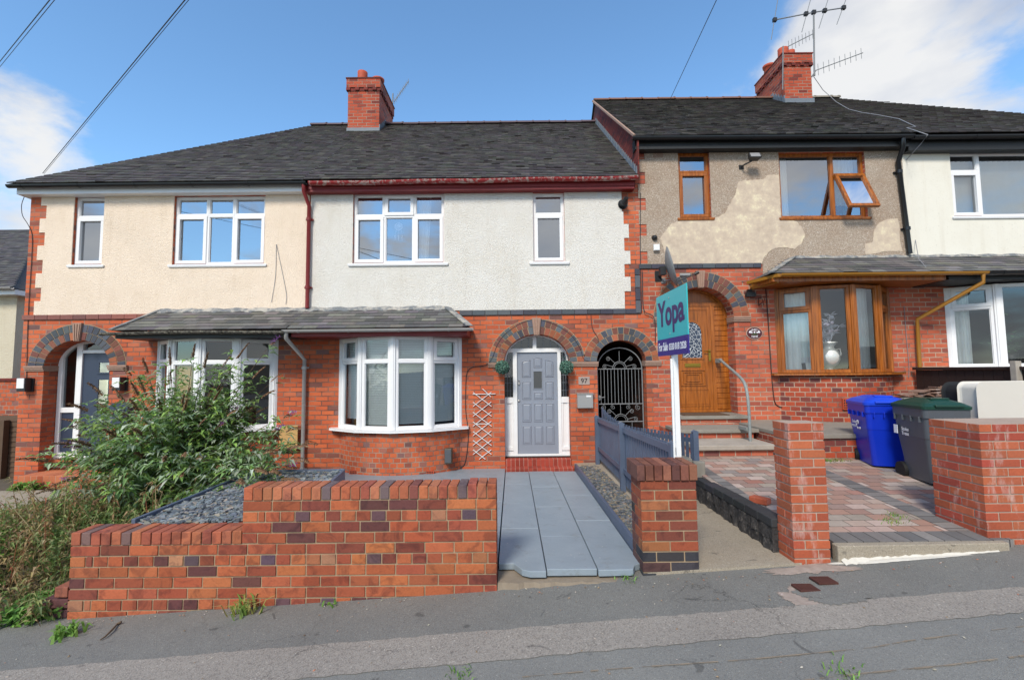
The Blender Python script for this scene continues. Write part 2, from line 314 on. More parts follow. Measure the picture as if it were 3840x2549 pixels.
# ------------------------------------------------------------------ mesh builder
class MB:
    def __init__(s): s.v = []; s.f = []; s.c = []; s.uv = {}; s.T = None; s.sm = []
    def add(s, pts, faces, col=(1, 1, 1), uvs=None, sm=False):
        b = len(s.v)
        for p in pts:
            p = Vector(p); s.v.append(s.T(p) if s.T else p)
        for i, f in enumerate(faces):
            if uvs: s.uv[len(s.f)] = uvs[i]
            s.f.append([b+j for j in f]); s.c.append(col); s.sm.append(sm)
        return s
    def quad(s, a, b, c, d, col=(1, 1, 1), uv=None): return s.add([a, b, c, d], [(0, 1, 2, 3)], col, [uv] if uv else None)
    def poly(s, pts, col=(1, 1, 1)): return s.add(pts, [tuple(range(len(pts)))], col)
    def box(s, x0, x1, y0, y1, z0, z1, col=(1, 1, 1)):
        if x1 < x0: x0, x1 = x1, x0
        if y1 < y0: y0, y1 = y1, y0
        if z1 < z0: z0, z1 = z1, z0
        p = [(x0, y0, z0), (x1, y0, z0), (x1, y1, z0), (x0, y1, z0), (x0, y0, z1), (x1, y0, z1), (x1, y1, z1), (x0, y1, z1)]
        return s.add(p, [(0, 3, 2, 1), (4, 5, 6, 7), (0, 1, 5, 4), (1, 2, 6, 5), (2, 3, 7, 6), (3, 0, 4, 7)], col)
    def hexa(s, p, col=(1, 1, 1)):
        return s.add(p, [(0, 3, 2, 1), (4, 5, 6, 7), (0, 1, 5, 4), (1, 2, 6, 5), (2, 3, 7, 6), (3, 0, 4, 7)], col)
    def bar(s, a, b, w, h, col=(1, 1, 1), up=(0, 0, 1)):
        a, b = Vector(a), Vector(b); d = (b-a).normalized(); u = Vector(up)
        sd = d.cross(u)
        if sd.length < 1e-3: sd = d.cross(Vector((1, 0, 0)))
        sd.normalize(); u = sd.cross(d).normalized(); sd = sd*w/2; u = u*h/2
        return s.hexa([a-sd-u, b-sd-u, b+sd-u, a+sd-u, a-sd+u, b-sd+u, b+sd+u, a+sd+u], col)
    def tube(s, pts, r, n=8, col=(1, 1, 1), cap=True):
        pts = [Vector(p) for p in pts]; rs = r if isinstance(r, (list, tuple)) else [r]*len(pts)
        P = []; prev = None
        for i, p in enumerate(pts):
            d = (pts[min(i+1, len(pts)-1)]-pts[max(i-1, 0)]).normalized()
            if prev is None:
                a = d.cross(Vector((0, 0, 1)))
                if a.length < .05: a = d.cross(Vector((1, 0, 0)))
            else: a = prev - d*prev.dot(d)
            a.normalize(); prev = a; b = d.cross(a)
            for k in range(n):
                t = 2*math.pi*k/n; P.append(p+(a*math.cos(t)+b*math.sin(t))*rs[i])
        F = []
        for i in range(len(pts)-1):
            for k in range(n):
                F.append((i*n+k, i*n+(k+1) % n, (i+1)*n+(k+1) % n, (i+1)*n+k))
        s.add(P, F, col, sm=True)
        if cap: s.add(P[:n], [tuple(range(n))], col); s.add(P[-n:], [tuple(range(n))[::-1]], col)
        return s
    def lathe(s, prof, c, n=16, col=(1, 1, 1), a0=0, a1=2*math.pi):
        c = Vector(c); P = []; full = abs(a1-a0-2*math.pi) < 1e-6; m = n if full else n+1
        for r, z in prof:
            for k in range(m):
                t = a0+(a1-a0)*k/n; P.append(c+Vector((r*math.cos(t), r*math.sin(t), z)))
        F = []
        for i in range(len(prof)-1):
            for k in range(n):
                k2 = (k+1) % m; F.append((i*m+k, i*m+k2, (i+1)*m+k2, (i+1)*m+k))
        return s.add(P, F, col, sm=True)
    def prism(s, pl, y0, y1, col=(1, 1, 1), ax='y'):
        n = len(pl)
        f = {'y': lambda a, b, t: (a, t, b), 'x': lambda a, b, t: (t, a, b), 'z': lambda a, b, t: (a, b, t)}[ax]
        P = [f(a, b, y0) for a, b in pl]+[f(a, b, y1) for a, b in pl]
        F = [tuple(range(n)), tuple(range(2*n-1, n-1, -1))]+[(i, (i+1) % n, n+(i+1) % n, n+i) for i in range(n)]
        return s.add(P, F, col)
    def build(s, name, mat, parent=None, bevel=0, solid=0, off=None):
        me = bpy.data.meshes.new(name)
        o3 = Vector(off) if off is not None else (parent['_o'] if parent is not None else Vector((0, 0, 0)))
        o3 = Vector(o3)
        me.from_pydata([tuple(v-o3) for v in s.v], [], s.f)
        me.update()
        uvl = me.uv_layers.new(name='UVMap'); ca = me.color_attributes.new(name='Col', type='FLOAT_COLOR', domain='CORNER')
        uvd = [0.0]*(2*len(me.loops)); cd = [1.0]*(4*len(me.loops))
        for p in me.polygons:
            n = p.normal; cu = s.uv.get(p.index); c = s.c[p.index]
            for k, li in enumerate(p.loop_indices):
                if cu: u, w = cu[k]
                else:
                    q = s.v[me.loops[li].vertex_index]
                    if abs(n.z) > .75: u, w = q.x, q.y
                    elif abs(n.x) > abs(n.y): u, w = q.y, q.z
                    else: u, w = q.x, q.z
                uvd[2*li] = u; uvd[2*li+1] = w
                cd[4*li:4*li+3] = c[:3]
            p.use_smooth = s.sm[p.index]
        me.uv_layers['UVMap'].data.foreach_set('uv', uvd); me.color_attributes['Col'].data.foreach_set('color', cd)
        me.materials.append(MT[mat] if isinstance(mat, str) else mat)
        ob = bpy.data.objects.new(name, me); COL.objects.link(ob)
        if parent is not None: ob.parent = parent; ob['_o'] = parent['_o']
        else: ob.location = o3; ob['_o'] = tuple(o3)
        if bevel:
            m = ob.modifiers.new('bevel', 'BEVEL'); m.width = bevel; m.segments = 2; m.limit_method = 'ANGLE'; m.angle_limit = R(40)
        if solid:
            m = ob.modifiers.new('solid', 'SOLIDIFY'); m.thickness = solid
        return ob
def thing(name, label, cat, loc, group=None):
    o = bpy.data.objects.new(name, None); COL.objects.link(o); o.location = loc; o['_o'] = tuple(loc)
    o.empty_display_size = .2
    o['label'] = label; o['category'] = cat
    if group: o['group'] = group
    return o
def tag(o, label, cat, group=None):
    o['label'] = label; o['category'] = cat
    if group: o['group'] = group
    return o
def base_off(mb):
    xs = [v.x for v in mb.v]; ys = [v.y for v in mb.v]; zs = [v.z for v in mb.v]
    return ((min(xs)+max(xs))/2, (min(ys)+max(ys))/2, min(zs))
def single(mb, name, mat, label, cat, group=None, bevel=0):
    o = mb.build(name, mat, None, bevel, off=base_off(mb)); return tag(o, label, cat, group)
def jit(c, a=.08): 
    k = 1+random.uniform(-a, a); return (c[0]*k, c[1]*k*(1+random.uniform(-a, a)*.4), c[2]*k*(1+random.uniform(-a, a)*.4))
def text_mesh(name, body, mat, parent, size, T, ext=.002, align='CENTER', bold=0, sx=1.0):
    cu = bpy.data.curves.new('t', 'FONT'); cu.body = body; cu.size = size; cu.extrude = ext; cu.align_x = align; cu.offset = bold
    ob = bpy.data.objects.new('t', cu); COL.objects.link(ob)
    dg = bpy.context.evaluated_depsgraph_get(); dg.update()
    me0 = bpy.data.meshes.new_from_object(ob.evaluated_get(dg))
    mb = MB(); mb.T = T
    mb.add([(v.co.x*sx, v.co.y, v.co.z) for v in me0.vertices], [tuple(p.vertices) for p in me0.polygons])
    bpy.data.objects.remove(ob); bpy.data.curves.remove(cu); bpy.data.meshes.remove(me0)
    return mb.build(name, mat, parent)
YF = 8.5
def wall(mb, x0, x1, z0, z1, Y, holes=(), arches=(), dep=.1, back=None):
    H = [tuple(h[:4]) for h in holes]+[(a[0]-a[1], a[0]+a[1], a[3], a[4]+a[2]) for a in arches]
    xs = sorted({x0, x1}|{min(max(h[i], x0), x1) for h in H for i in (0, 1)})
    zs = sorted({z0, z1}|{min(max(h[i], z0), z1) for h in H for i in (2, 3)})
    for i in range(len(xs)-1):
        for j in range(len(zs)-1):
            cx, cz = (xs[i]+xs[i+1])/2, (zs[j]+zs[j+1])/2
            if any(h[0] < cx < h[1] and h[2] < cz < h[3] for h in H): continue
            mb.quad((xs[i], Y, zs[j]), (xs[i+1], Y, zs[j]), (xs[i+1], Y, zs[j+1]), (xs[i], Y, zs[j+1]))
    for h in holes:
        a, b, c, d = h[:4]; q = h[4] if len(h) > 4 else dep
        if q:
            mb.quad((a, Y, c), (a, Y+q, c), (a, Y+q, d), (a, Y, d)); mb.quad((b, Y, c), (b, Y, d), (b, Y+q, d), (b, Y+q, c))
            mb.quad((a, Y, d), (a, Y+q, d), (b, Y+q, d), (b, Y, d)); mb.quad((a, Y, c), (b, Y, c), (b, Y+q, c), (a, Y+q, c))
    for (xc, rx, rz, zb, zsp, q) in arches:
        N = 28; top = zsp+rz; arc = 0
        P = [(xc-rx*math.cos(math.pi*k/N), zsp+rz*math.sin(math.pi*k/N)) for k in range(N+1)]
        for k in range(N):
            (xa, za), (xb, zb2) = P[k], P[k+1]
            mb.quad((xa, Y, za), (xb, Y, zb2), (xb, Y, top), (xa, Y, top))
            dl = math.hypot(xb-xa, zb2-za)
            mb.add([(xa, Y, za), (xa, Y+q, za), (xb, Y+q, zb2), (xb, Y, zb2)], [(0, 1, 2, 3)], (1, 1, 1), [[(0, arc), (q, arc), (q, arc+dl), (0, arc+dl)]]); arc += dl
        for x in (xc-rx, xc+rx):
            mb.quad((x, Y, zb), (x, Y+q, zb), (x, Y+q, zsp), (x, Y, zsp))
BLUES = [(.075, .085, .105), (.10, .11, .13), (.06, .065, .085), (.16, .06, .045), (.30, .09, .045), (.36, .11, .05), (.22, .075, .05)]
def arch_ring(root, xc, zsp, rx, rz, w, Y, blue=.55, key=True, proud=.012, ka=.11):
    mo = MB(); N = 40
    def ell(t, o): return (xc-(rx+o)*math.cos(t), zsp+(rz+o)*math.sin(t))
    for k in range(N):
        t0, t1 = math.pi*k/N, math.pi*(k+1)/N
        a, b, c, d = ell(t0, .004), ell(t1, .004), ell(t1, w+.006), ell(t0, w+.006)
        f = lambda p, y: (p[0], y, p[1])
        mo.hexa([f(a, Y-proud+.006), f(b, Y-proud+.006), f(b, Y+.01), f(a, Y+.01), f(d, Y-proud+.006), f(c, Y-proud+.006), f(c, Y+.01), f(d, Y+.01)])
    ar = mo.build('arch', 'mortar', root)
    mb = MB()
    per = math.pi*((rx+rz)/2+w/2)
    for ring in (0, 1):
        n = int(per*(1+.12*(ring-.5))/(.100 if ring else .104))|1; o0, o1 = ring*w/2+.005, (ring+1)*w/2-.006
        for k in range(n):
            t0, t1 = math.pi*(k+.07)/n, math.pi*(k+.93)/n
            if key and abs((t0+t1)/2-math.pi/2) < ka*.8: continue
            r = random.random()
            c = random.choice(BLUES[:3]) if r < blue else random.choice(BLUES[3:])
            c = jit(c, .2); a, b, cc, d = ell(t0, o0), ell(t1, o0), ell(t1, o1), ell(t0, o1); y0 = Y-proud-random.uniform(0, .003); f = lambda p, y: (p[0], y, p[1])
            mb.hexa([f(a, y0), f(b, y0), f(b, Y+.0), f(a, Y+.0), f(d, y0), f(cc, y0), f(cc, Y), f(d, Y)], c)
    mb.build('voussoirs', 'string', ar)
    if key:
        k = MB(); zb = zsp+rz-.02; zt = zsp+rz+w+.02
        k.prism([(xc-.05, zb), (xc+.05, zb), (xc+.085, zt), (xc-.085, zt)], Y-.05, Y)
        for i in (-1, 0, 1): k.prism([(xc+i*.03-.008, zb+.01), (xc+i*.03+.008, zb+.01), (xc+i*.052+.013, zt-.02), (xc+i*.052-.013, zt-.02)], Y-.062, Y-.05)
        k.build('keystone', 'sandstone', ar)
    return ar
def impost(root, x0, x1, z, Y, h=.1, dep=.0, proud=.05):
    m = MB()
    for i, (p, a, b) in enumerate(((proud*.5, 0, .3), (proud*.8, .3, .62), (proud, .62, 1))):
        m.box(x0, x1, Y-p, Y+dep+.002*i, z+h*a, z+h*b-.003)
    return m.build('impost', 'sandstone', root)
def frame_bars(mb, T, u0, u1, z0, z1, t, d0, d1):
    mb.T = lambda p: T(p)
    mb.box(u0, u1, d0, d1, z0, z0+t); mb.box(u0, u1, d0, d1, z1-t, z1)
    mb.box(u0, u0+t, d0, d1, z0+t, z1-t); mb.box(u1-t, u1, d0, d1, z0+t, z1-t)
def window(root, T, W, z0, z1, cells, mat='upvc', glass='glass', t=.05, name='window', sill=None, vents=(), mb=None, gb=None):
    own = mb is None
    if own: mb = MB(); gb = MB()
    H = z1-z0
    for (a, b, c, d, cs) in cells:
        ua, ub, za, zb = a*W, b*W, z0+c*H, z0+d*H
        h = t*.62
        la, lb = (t if a == 0 else h), (t if b == 1 else h); lc, ld = (t if c == 0 else h), (t if d == 1 else h)
        mb.T = T
        mb.box(ua, ub, 0, .07, za, za+lc); mb.box(ua, ub, 0, .07, zb-ld, zb)
        mb.box(ua, ua+la, 0, .07, za+lc, zb-ld); mb.box(ub-lb, ub, 0, .07, za+lc, zb-ld)
        ga, g2, gc, gd = ua+la, ub-lb, za+lc, zb-ld
        # inner bead
        frame_bars(mb, T, ga, g2, gc, gd, .012, .012, .055)
        if cs:
            frame_bars(mb, T, ga-.02, g2+.02, gc-.02, gd+.02, .062, -.016, .0)
            frame_bars(mb, T, ga+.012, g2-.012, gc+.012, gd-.012, .028, -.008, .045)
        gb.T = T
        gb.quad((ga, .035, gc), (g2, .035, gc), (g2, .035, gd), (ga, .035, gd))
    for (a, b) in vents:
        mb.T = T; mb.box(a*W, b*W, -.012, 0, z1-.035, z1-.018)
    mb.T = None; gb.T = None
    if not own: return
    o = mb.build(name, mat, root, bevel=.004)
    gb.build('pane', glass, o)
    if sill:
        s = MB(); s.T = T; e = sill
        s.box(-e, W+e, -.09, .0, z0-.035, z0-.003); s.box(-e+.01, W+e-.01, -.085, -.0, z0-.05, z0-.035)
        s.T = None; s.build('sill', mat, o, bevel=.004)
    return o
def flatT(xl, Y): return lambda p: Vector((xl+p[0], Y+p[1], p[2]))
class Arc:
    def __init__(s, xl, xr, Y, sag, n=4):
        c = xr-xl; s.R = (c*c/4+sag*sag)/(2*sag); s.c = ((xl+xr)/2, Y-sag+s.R); s.a = math.asin(min(1, c/2/s.R)); s.n = n
    def p(s, f, o=0):
        t = -s.a+2*s.a*f; r = s.R+o
        return (s.c[0]+r*math.sin(t), s.c[1]-r*math.cos(t))
def facetT(p0, p1):
    p0, p1 = Vector(p0), Vector(p1); d = (p1-p0).normalized(); nrm = Vector((-d.y, d.x))
    return (lambda p: Vector((p0.x+d.x*p[0]+nrm.x*p[1], p0.y+d.y*p[0]+nrm.y*p[1], p[2]))), (p1-p0).length
def bay(root, xl, xr, sag, zg, zsill, zhead, spec, fmat, bmat, glass='glass_low', post=.085):
    arc = Arc(xl, xr, YF, sag); mb, gb = MB(), MB()
    for k in range(4):
        T, W = facetT(arc.p(k/4), arc.p((k+1)/4))
        a = post/2; T2 = (lambda T: (lambda p: T((p[0]+a, p[1], p[2]))))(T)
        window(None, T2, W-post, zsill, zhead, spec[k], mb=mb, gb=gb, t=.05)
    for k in range(5):
        x, y = arc.p(k/4); t = -arc.a+2*arc.a*k/4
        d = Vector((math.cos(t), math.sin(t))); nn = Vector((-d.y, d.x)); h = post/2+.004
        mb.T = lambda p: Vector((x+d.x*p[0]+nn.x*p[1], y+d.y*p[0]+nn.y*p[1], p[2]))
        mb.box(-h, h, -.015, .085, zsill, zhead); mb.box(-h*.45, h*.45, -.024, -.015, zsill, zhead); mb.T = None
    o = mb.build('bay_window', fmat, root, bevel=.004); gb.build('pane', glass, o)
    s = MB(); P = [arc.p(k/4, .11) for k in range(5)]
    e0, e1 = (P[0][0]-.07, YF-.002), (P[4][0]+.07, YF-.002)
    s.prism([e0, (e0[0], P[0][1]-.04)]+P[1:4]+[(e1[0], P[4][1]-.04), e1], zsill-.04, zsill-.002, ax='z')
    s.build('sill', fmat, o, bevel=.004)
    w = MB(); N = 28; L0 = 0; zt = zsill-.041
    for k in range(N):
        a, b = arc.p(k/N, .0), arc.p((k+1)/N, .0); dl = math.hypot(b[0]-a[0], b[1]-a[1])
        w.add([(a[0], a[1], zg), (b[0], b[1], zg), (b[0], b[1], zt), (a[0], a[1], zt)], [(0, 1, 2, 3)], (1, 1, 1), [[(L0, zg), (L0+dl, zg), (L0+dl, zt), (L0, zt)]], sm=True); L0 += dl
    w.prism([arc.p(k/N) for k in range(N+1)], zt-.03, zt-.001, ax='z')
    w.build('bay_wall', bmat, root)
    return arc
TILES = [(.082, .073, .068), (.095, .085, .078), (.070, .061, .058), (.104, .096, .084), (.086, .070, .070), (.118, .108, .094), (.088, .088, .072), (.074, .064, .062)]
SLATES = [(.14, .135, .13), (.10, .10, .10), (.17, .16, .155), (.12, .115, .12), (.085, .085, .085), (.15, .14, .125)]
def tiled(mb, xa, xb, e, tp, gauge, tw, th, cols, jz=.004, stag=True, zoff=lambda x: 0):
    L0 = math.hypot(tp[0]-e[0], tp[1]-e[1]); n = int(L0/gauge); g = L0/n
    uy, uz = (tp[0]-e[0])/L0, (tp[1]-e[1])/L0; ny, nz = -uz, uy
    for i in range(n):
        s0, s1 = i*g, min((i+1.25)*g, L0); tm = (i+.0)/n
        x0, x1 = xa(tm), xb(tm)
        x = x0 - (tw*.5 if (i % 2 and stag) else 0)
        while x < x1-.01:
            a, b = max(x, x0)+.0015, min(x+tw, x1)-.0015
            x += tw
            if b-a < .02: continue
            j = random.uniform(-1, 1)*g*.05; l = th+random.uniform(-.2, .6)*jz
            if random.random() < .03: l += jz*1.5; j += g*.1*random.uniform(-1, 1)
            q0 = max(s0+j, s0-.02)
            zo = zoff((a+b)/2)
            def P(x, s, h): return (x, e[0]+uy*s+ny*h, e[1]+uz*s+nz*h+zo)
            tl = random.uniform(-1, 1)*jz*.3
            mb.hexa([P(a, q0, l-th+tl), P(b, q0, l-th-tl), P(b, s1, 0), P(a, s1, 0), P(a, q0, l+tl), P(b, q0, l-tl), P(b, s1, .002), P(a, s1, .002)], jit(random.choice(cols), .2))
def gutter(root, x0, x1, Y, z, r, mat, name='gutter', sag=lambda x: 0, brackets=1.0, bmat=None, seg=.5, flat=False):
    mb = MB(); n = max(2, int(abs(x1-x0)/seg)); N = 8
    prof = [(r*math.cos(math.pi+math.pi*k/N), r*math.sin(math.pi+math.pi*k/N)) for k in range(N+1)]
    prof += [((r-.006)*math.cos(2*math.pi-math.pi*k/N), (r-.006)*math.sin(2*math.pi-math.pi*k/N)) for k in range(N+1)]
    m = len(prof)
    P = []
    for i in range(n+1):
        x = x0+(x1-x0)*i/n
        for (a, b) in prof: P.append((x, Y+a, z+b+sag(x)))
    F = []
    for i in range(n):
        for k in range(m): F.append((i*m+k, i*m+(k+1) % m, (i+1)*m+(k+1) % m, (i+1)*m+k))
    mb.add(P, F, sm=False); mb.add(P[:m], [tuple(range(m))]); mb.add(P[-m:], [tuple(range(m))])
    x = x0+.25
    while x < x1:
        zz = z+sag(x)
        for k in range(N):
            a0, a1 = math.pi+math.pi*k/N, math.pi+math.pi*(k+1)/N; q = r+.006
            mb.hexa([(x, Y+r*math.cos(a0), zz+r*math.sin(a0)), (x+.03, Y+r*math.cos(a0), zz+r*math.sin(a0)), (x+.03, Y+r*math.cos(a1), zz+r*math.sin(a1)), (x, Y+r*math.cos(a1), zz+r*math.sin(a1)),
                     (x, Y+q*math.cos(a0), zz+q*math.sin(a0)), (x+.03, Y+q*math.cos(a0), zz+q*math.sin(a0)), (x+.03, Y+q*math.cos(a1), zz+q*math.sin(a1)), (x, Y+q*math.cos(a1), zz+q*math.sin(a1))])
        x += brackets
    return mb.build(name, mat, root)
def panel(mb, bands, holes, Y, th):
    for (z0, z1, x0, x1) in bands:
        H = [(max(h[0], x0), min(h[1], x1), max(h[2], z0), min(h[3], z1)) for h in holes if h[0] < x1 and h[1] > x0 and h[2] < z1 and h[3] > z0]
        xs = sorted({x0, x1}|{v for h in H for v in h[:2]}); zs = sorted({z0, z1}|{v for h in H for v in h[2:]})
        for i in range(len(xs)-1):
            for j in range(len(zs)-1):
                cx, cz = (xs[i]+xs[i+1])/2, (zs[j]+zs[j+1])/2
                if any(h[0] < cx < h[1] and h[2] < cz < h[3] for h in H): continue
                mb.quad((xs[i], Y, zs[j]), (xs[i+1], Y, zs[j]), (xs[i+1], Y, zs[j+1]), (xs[i], Y, zs[j+1]))
        mb.quad((x0, Y, z0), (x0, Y+th, z0), (x0, Y+th, z1), (x0, Y, z1)); mb.quad((x1, Y, z0), (x1, Y, z1), (x1, Y+th, z1), (x1, Y+th, z0))
        for zz in (z0, z1):
            hs = sorted([h[:2] for h in holes if h[2]-1e-4 < zz < h[3]+1e-4]); cur = x0
            for ha, hb in hs+[(x1, x1)]:
                if ha-cur > .001: mb.quad((cur, Y, zz), (ha, Y, zz), (ha, Y+th, zz), (cur, Y+th, zz))
                cur = max(cur, hb)
    for h in holes:
        a, b, c, d = h[:4]; q = th-.001
        mb.quad((a, Y, c), (a, Y+q, c), (a, Y+q, d), (a, Y, d)); mb.quad((b, Y, c), (b, Y, d), (b, Y+q, d), (b, Y+q, c))
        mb.quad((a, Y, d), (a, Y+q, d), (b, Y+q, d), (b, Y, d)); mb.quad((a, Y, c), (b, Y, c), (b, Y+q, c), (a, Y+q, c))
def string_course(root, x0, x1, z, h, Y, blue=True, proud=.03, vert=None):
    m = MB(); x = x0
    while x < x1-.02:
        b = min(x+.24, x1); c = jit(random.choice(BLUES[:3]), .2) if blue else jit(random.choice([(.24, .09, .075), (.19, .075, .07), (.28, .1, .07)]), .15)
        m.box(x+.003, b-.003, Y-proud, Y+.002, z, z+h, c); x = b
    m2 = MB(); m2.box(x0, x1, Y-proud+.006, Y-.001, z-.008, z-.0005); 
    o = m.build('string_course', 'string', root, bevel=.004)
    return o
def ridge(root, x0, x1, Y, z, mat='terracotta', zoff=lambda x: 0, name='ridge_tiles', r=.11):
    mb = MB(); x = x0; N = 8
    while x < x1:
        b = min(x+.45, x1); zz = z+zoff(x)+random.uniform(-.006, .006); P = []
        for (xx, rr) in ((x, r), (b, r-.004), (b-.03, r+.012), (b, r+.012)):
            pass
        for (xa, xb, rr) in ((x, b-.03, r), (b-.035, b, r+.014)):
            base = len(mb.v); Q = []
            for xx in (xa, xb):
                for k in range(N+1):
                    t = math.pi*k/N; Q.append((xx, Y-rr*math.cos(t), zz+rr*math.sin(t)*.8))
            F = [(k, k+1, N+1+k+1, N+1+k) for k in range(N)]+[tuple(range(N+1)), tuple(range(N+1, 2*N+2))]
            mb.add(Q, F)
        x = b
    return mb.build(name, mat, root)
def chimney(root, x0, x1, y0, y1, zb, zt, pots, mat='brick_chim', flash='lead'):
    mb = MB(); mb.box(x0, x1, y0, y1, zb, zt-.36)
    mb.box(x0-.035, x1+.035, y0-.035, y1+.035, zt-.27, zt-.03)
    ch = mb.build('chimney', mat, root)
    c = MB(); c.box(x0-.05, x1+.05, y0-.05, y1+.05, zt-.03, zt); 
    c.box(x0-.015, x1+.015, y0-.015, y1+.015, zt-.36, zt-.27)
    n = 3; w = (x1-x0+.07)/(2*n+1)
    w = .1; d = c; x = x0-.03
    while x < x1+.03-w*.5: d.box(x, x+w, y0-.045, y0-.015, zt-.345, zt-.275); x += .23
    y = y0-.03
    while y < y1: 
        d.box(x0-.045, x0-.015, y, y+w, zt-.345, zt-.275); d.box(x1+.015, x1+.045, y, y+w, zt-.345, zt-.275); y += .23
    c.build('cap', 'brick_dark', ch)
    for (px, py, r, h, lip) in pots:
        p = MB(); p.lathe([(r, -.02), (r*1.02, h*.75), (r*(1.25 if lip else 1.0), h*.8), (r*(1.3 if lip else 1.02), h), (r*.8, h), (r*.75, h*.5)], (px, py, zt), 16)
        p.build('pot', 'terracotta', ch)
    return ch
def downpipe(root, pts, r, mat, name='downpipe', clips=()):
    mb = MB(); mb.tube(pts, r, 10)
    for p in clips: mb.tube([(p[0], p[1], p[2]-.03), (p[0], p[1], p[2]+.03)], r*1.3, 10); mb.box(p[0]-r*1.9, p[0]+r*1.9, p[1]+r*.5, p[1]+r*1.4, p[2]-.015, p[2]+.015)
    return mb.build(name, mat, root)
setup_mats()
GA, GB_ = .115, .054
def gz(x, y=0): return GA+GB_*x
def gp(px, py, dz=0):
    d = _fw + _rt*((px-1920)/FL) - _up*((py-1274.5)/FL)
    k = (GA+dz-CZ)/(d.z-GB_*d.x); return Vector((d.x*k, d.y*k, CZ+d.z*k))
# ------------------------------------------------------------------ setting
def struct(mb, name, mat, kind='structure'):
    o = mb.build(name, mat, None); o['kind'] = kind; return o
def sheet(poly, dz, nx=1):
    mb = MB(); mb.poly([(p[0], p[1], gz(p[0])+dz) for p in poly]); return mb
struct(sheet([(-160, -160), (160, -160), (160, 160), (-160, 160)], -.45), 'ground', 'soil')
A = [gp(-200, 2531), gp(0, 2515), gp(1300, 2416), gp(2400, 2343), gp(3840, 2200), gp(4100, 2174)]
Bl = [gp(1200, 2531), gp(2500, 2421), gp(3840, 2288)]
sA = (A[4].y-A[1].y)/(A[4].x-A[1].x); sB = (Bl[2].y-Bl[0].y)/(Bl[2].x-Bl[0].x)
yA = lambda x: A[1].y+sA*(x-A[1].x); yB = lambda x: Bl[0].y+sB*(x-Bl[0].x)
xs_ = [-60+4*i for i in range(13)]+[-8+.06*i for i in range(267)]+[8+4*i for i in range(13)]
_rj = random.Random(4); JA, JB = {x: _rj.uniform(-.008, .008) for x in xs_}, {x: _rj.uniform(-.009, .009) for x in xs_}
def strip(f0, f1, dz, name, mat):
    mb = MB()
    for i in range(len(xs_)-1):
        a, b = xs_[i], xs_[i+1]
        mb.quad((a, f0(a), gz(a)+dz), (b, f0(b), gz(b)+dz), (b, f1(b), gz(b)+dz), (a, f1(a), gz(a)+dz))
    return struct(mb, name, mat)
cl = lambda v: max(2.2, min(4.2, v))
yAc = lambda x: max(2.7, min(3.6, yA(x)))+JA.get(x, 0); yBc = lambda x: max(2.4, min(3.2, yB(x)))+JB.get(x, 0)
strip(lambda x: yAc(x)-.02, lambda x: 4.35, .0, 'pavement', 'asphalt')
strip(lambda x: yBc(x)-.02, lambda x: yAc(x), .004, 'kerb_strip', 'asphalt_pink')
strip(lambda x: -3.5, lambda x: yBc(x), .0, 'road', 'road')
strip(lambda x: -5.5, lambda x: -3.52, .1, 'pavement_opposite', 'asphalt')
# long repaired crack lines in the road
mb = MB()
for path in (((1900, 2540), (2300, 2505), (2800, 2470), (3270, 2425), (3400, 2400), (3840, 2345)), ((3000, 2549), (3250, 2520), (3560, 2490), (3840, 2455))):
    P = [gp(x, y, .005) for x, y in path]
    for a, b in zip(P[:-1], P[1:]):
        n = 14
        for i in range(n):
            p, q = a.lerp(b, i/n), a.lerp(b, (i+1)/n); w = random.uniform(.002, .009)
            if random.random() < .2: continue
            mb.quad((p.x, p.y-w, gz(p.x)+.005), (q.x, q.y-w, gz(q.x)+.005), (q.x, q.y+w*.5, gz(q.x)+.005), (p.x, p.y+w*.5, gz(p.x)+.005))
o = mb.build('road_cracks', 'concrete_rough', None); o['kind'] = 'structure'
# 95's sloping garden soil, terrain left
def terr(pts, name, mat): 
    mb = MB(); n = len(pts[0])
    for r in range(len(pts)-1):
        for c in range(n-1): mb.add([pts[r][c], pts[r][c+1], pts[r+1][c+1], pts[r+1][c]], [(0, 1, 2, 3)], sm=True)
    return struct(mb, name, mat)
def gz95(x, y):
    t = max(0, min(1, (y-3.7)/1.6)); t = t*t*(3-2*t)
    base = gz(x)-.02; top = -.08+.012*(x+7)
    hump = .22*math.exp(-((x+5)**2/2.5+(y-5.2)**2/1.2))
    return base+(top-base)*t+hump*t
terr([[(x, y, gz95(x, y)+.01*math.sin(x*7+y*5)) for x in [-14+.45*i for i in range(24)]+[-3.36]] for y in [3.7+.3*j for j in range(20)]], 'garden_ground', 'soil')
# concrete path of the left house
mb = MB(); mb.hexa([(-9.4, 5.9, -.3), (-7.3, 6.3, -.3), (-7.3, 7.9, -.3), (-9.6, 7.9, -.3), (-9.4, 5.9, -.045), (-7.3, 6.3, -.04), (-7.3, 7.9, -.03), (-9.6, 7.9, -.05)])
struct(mb, 'concrete_path', 'worn_concrete')
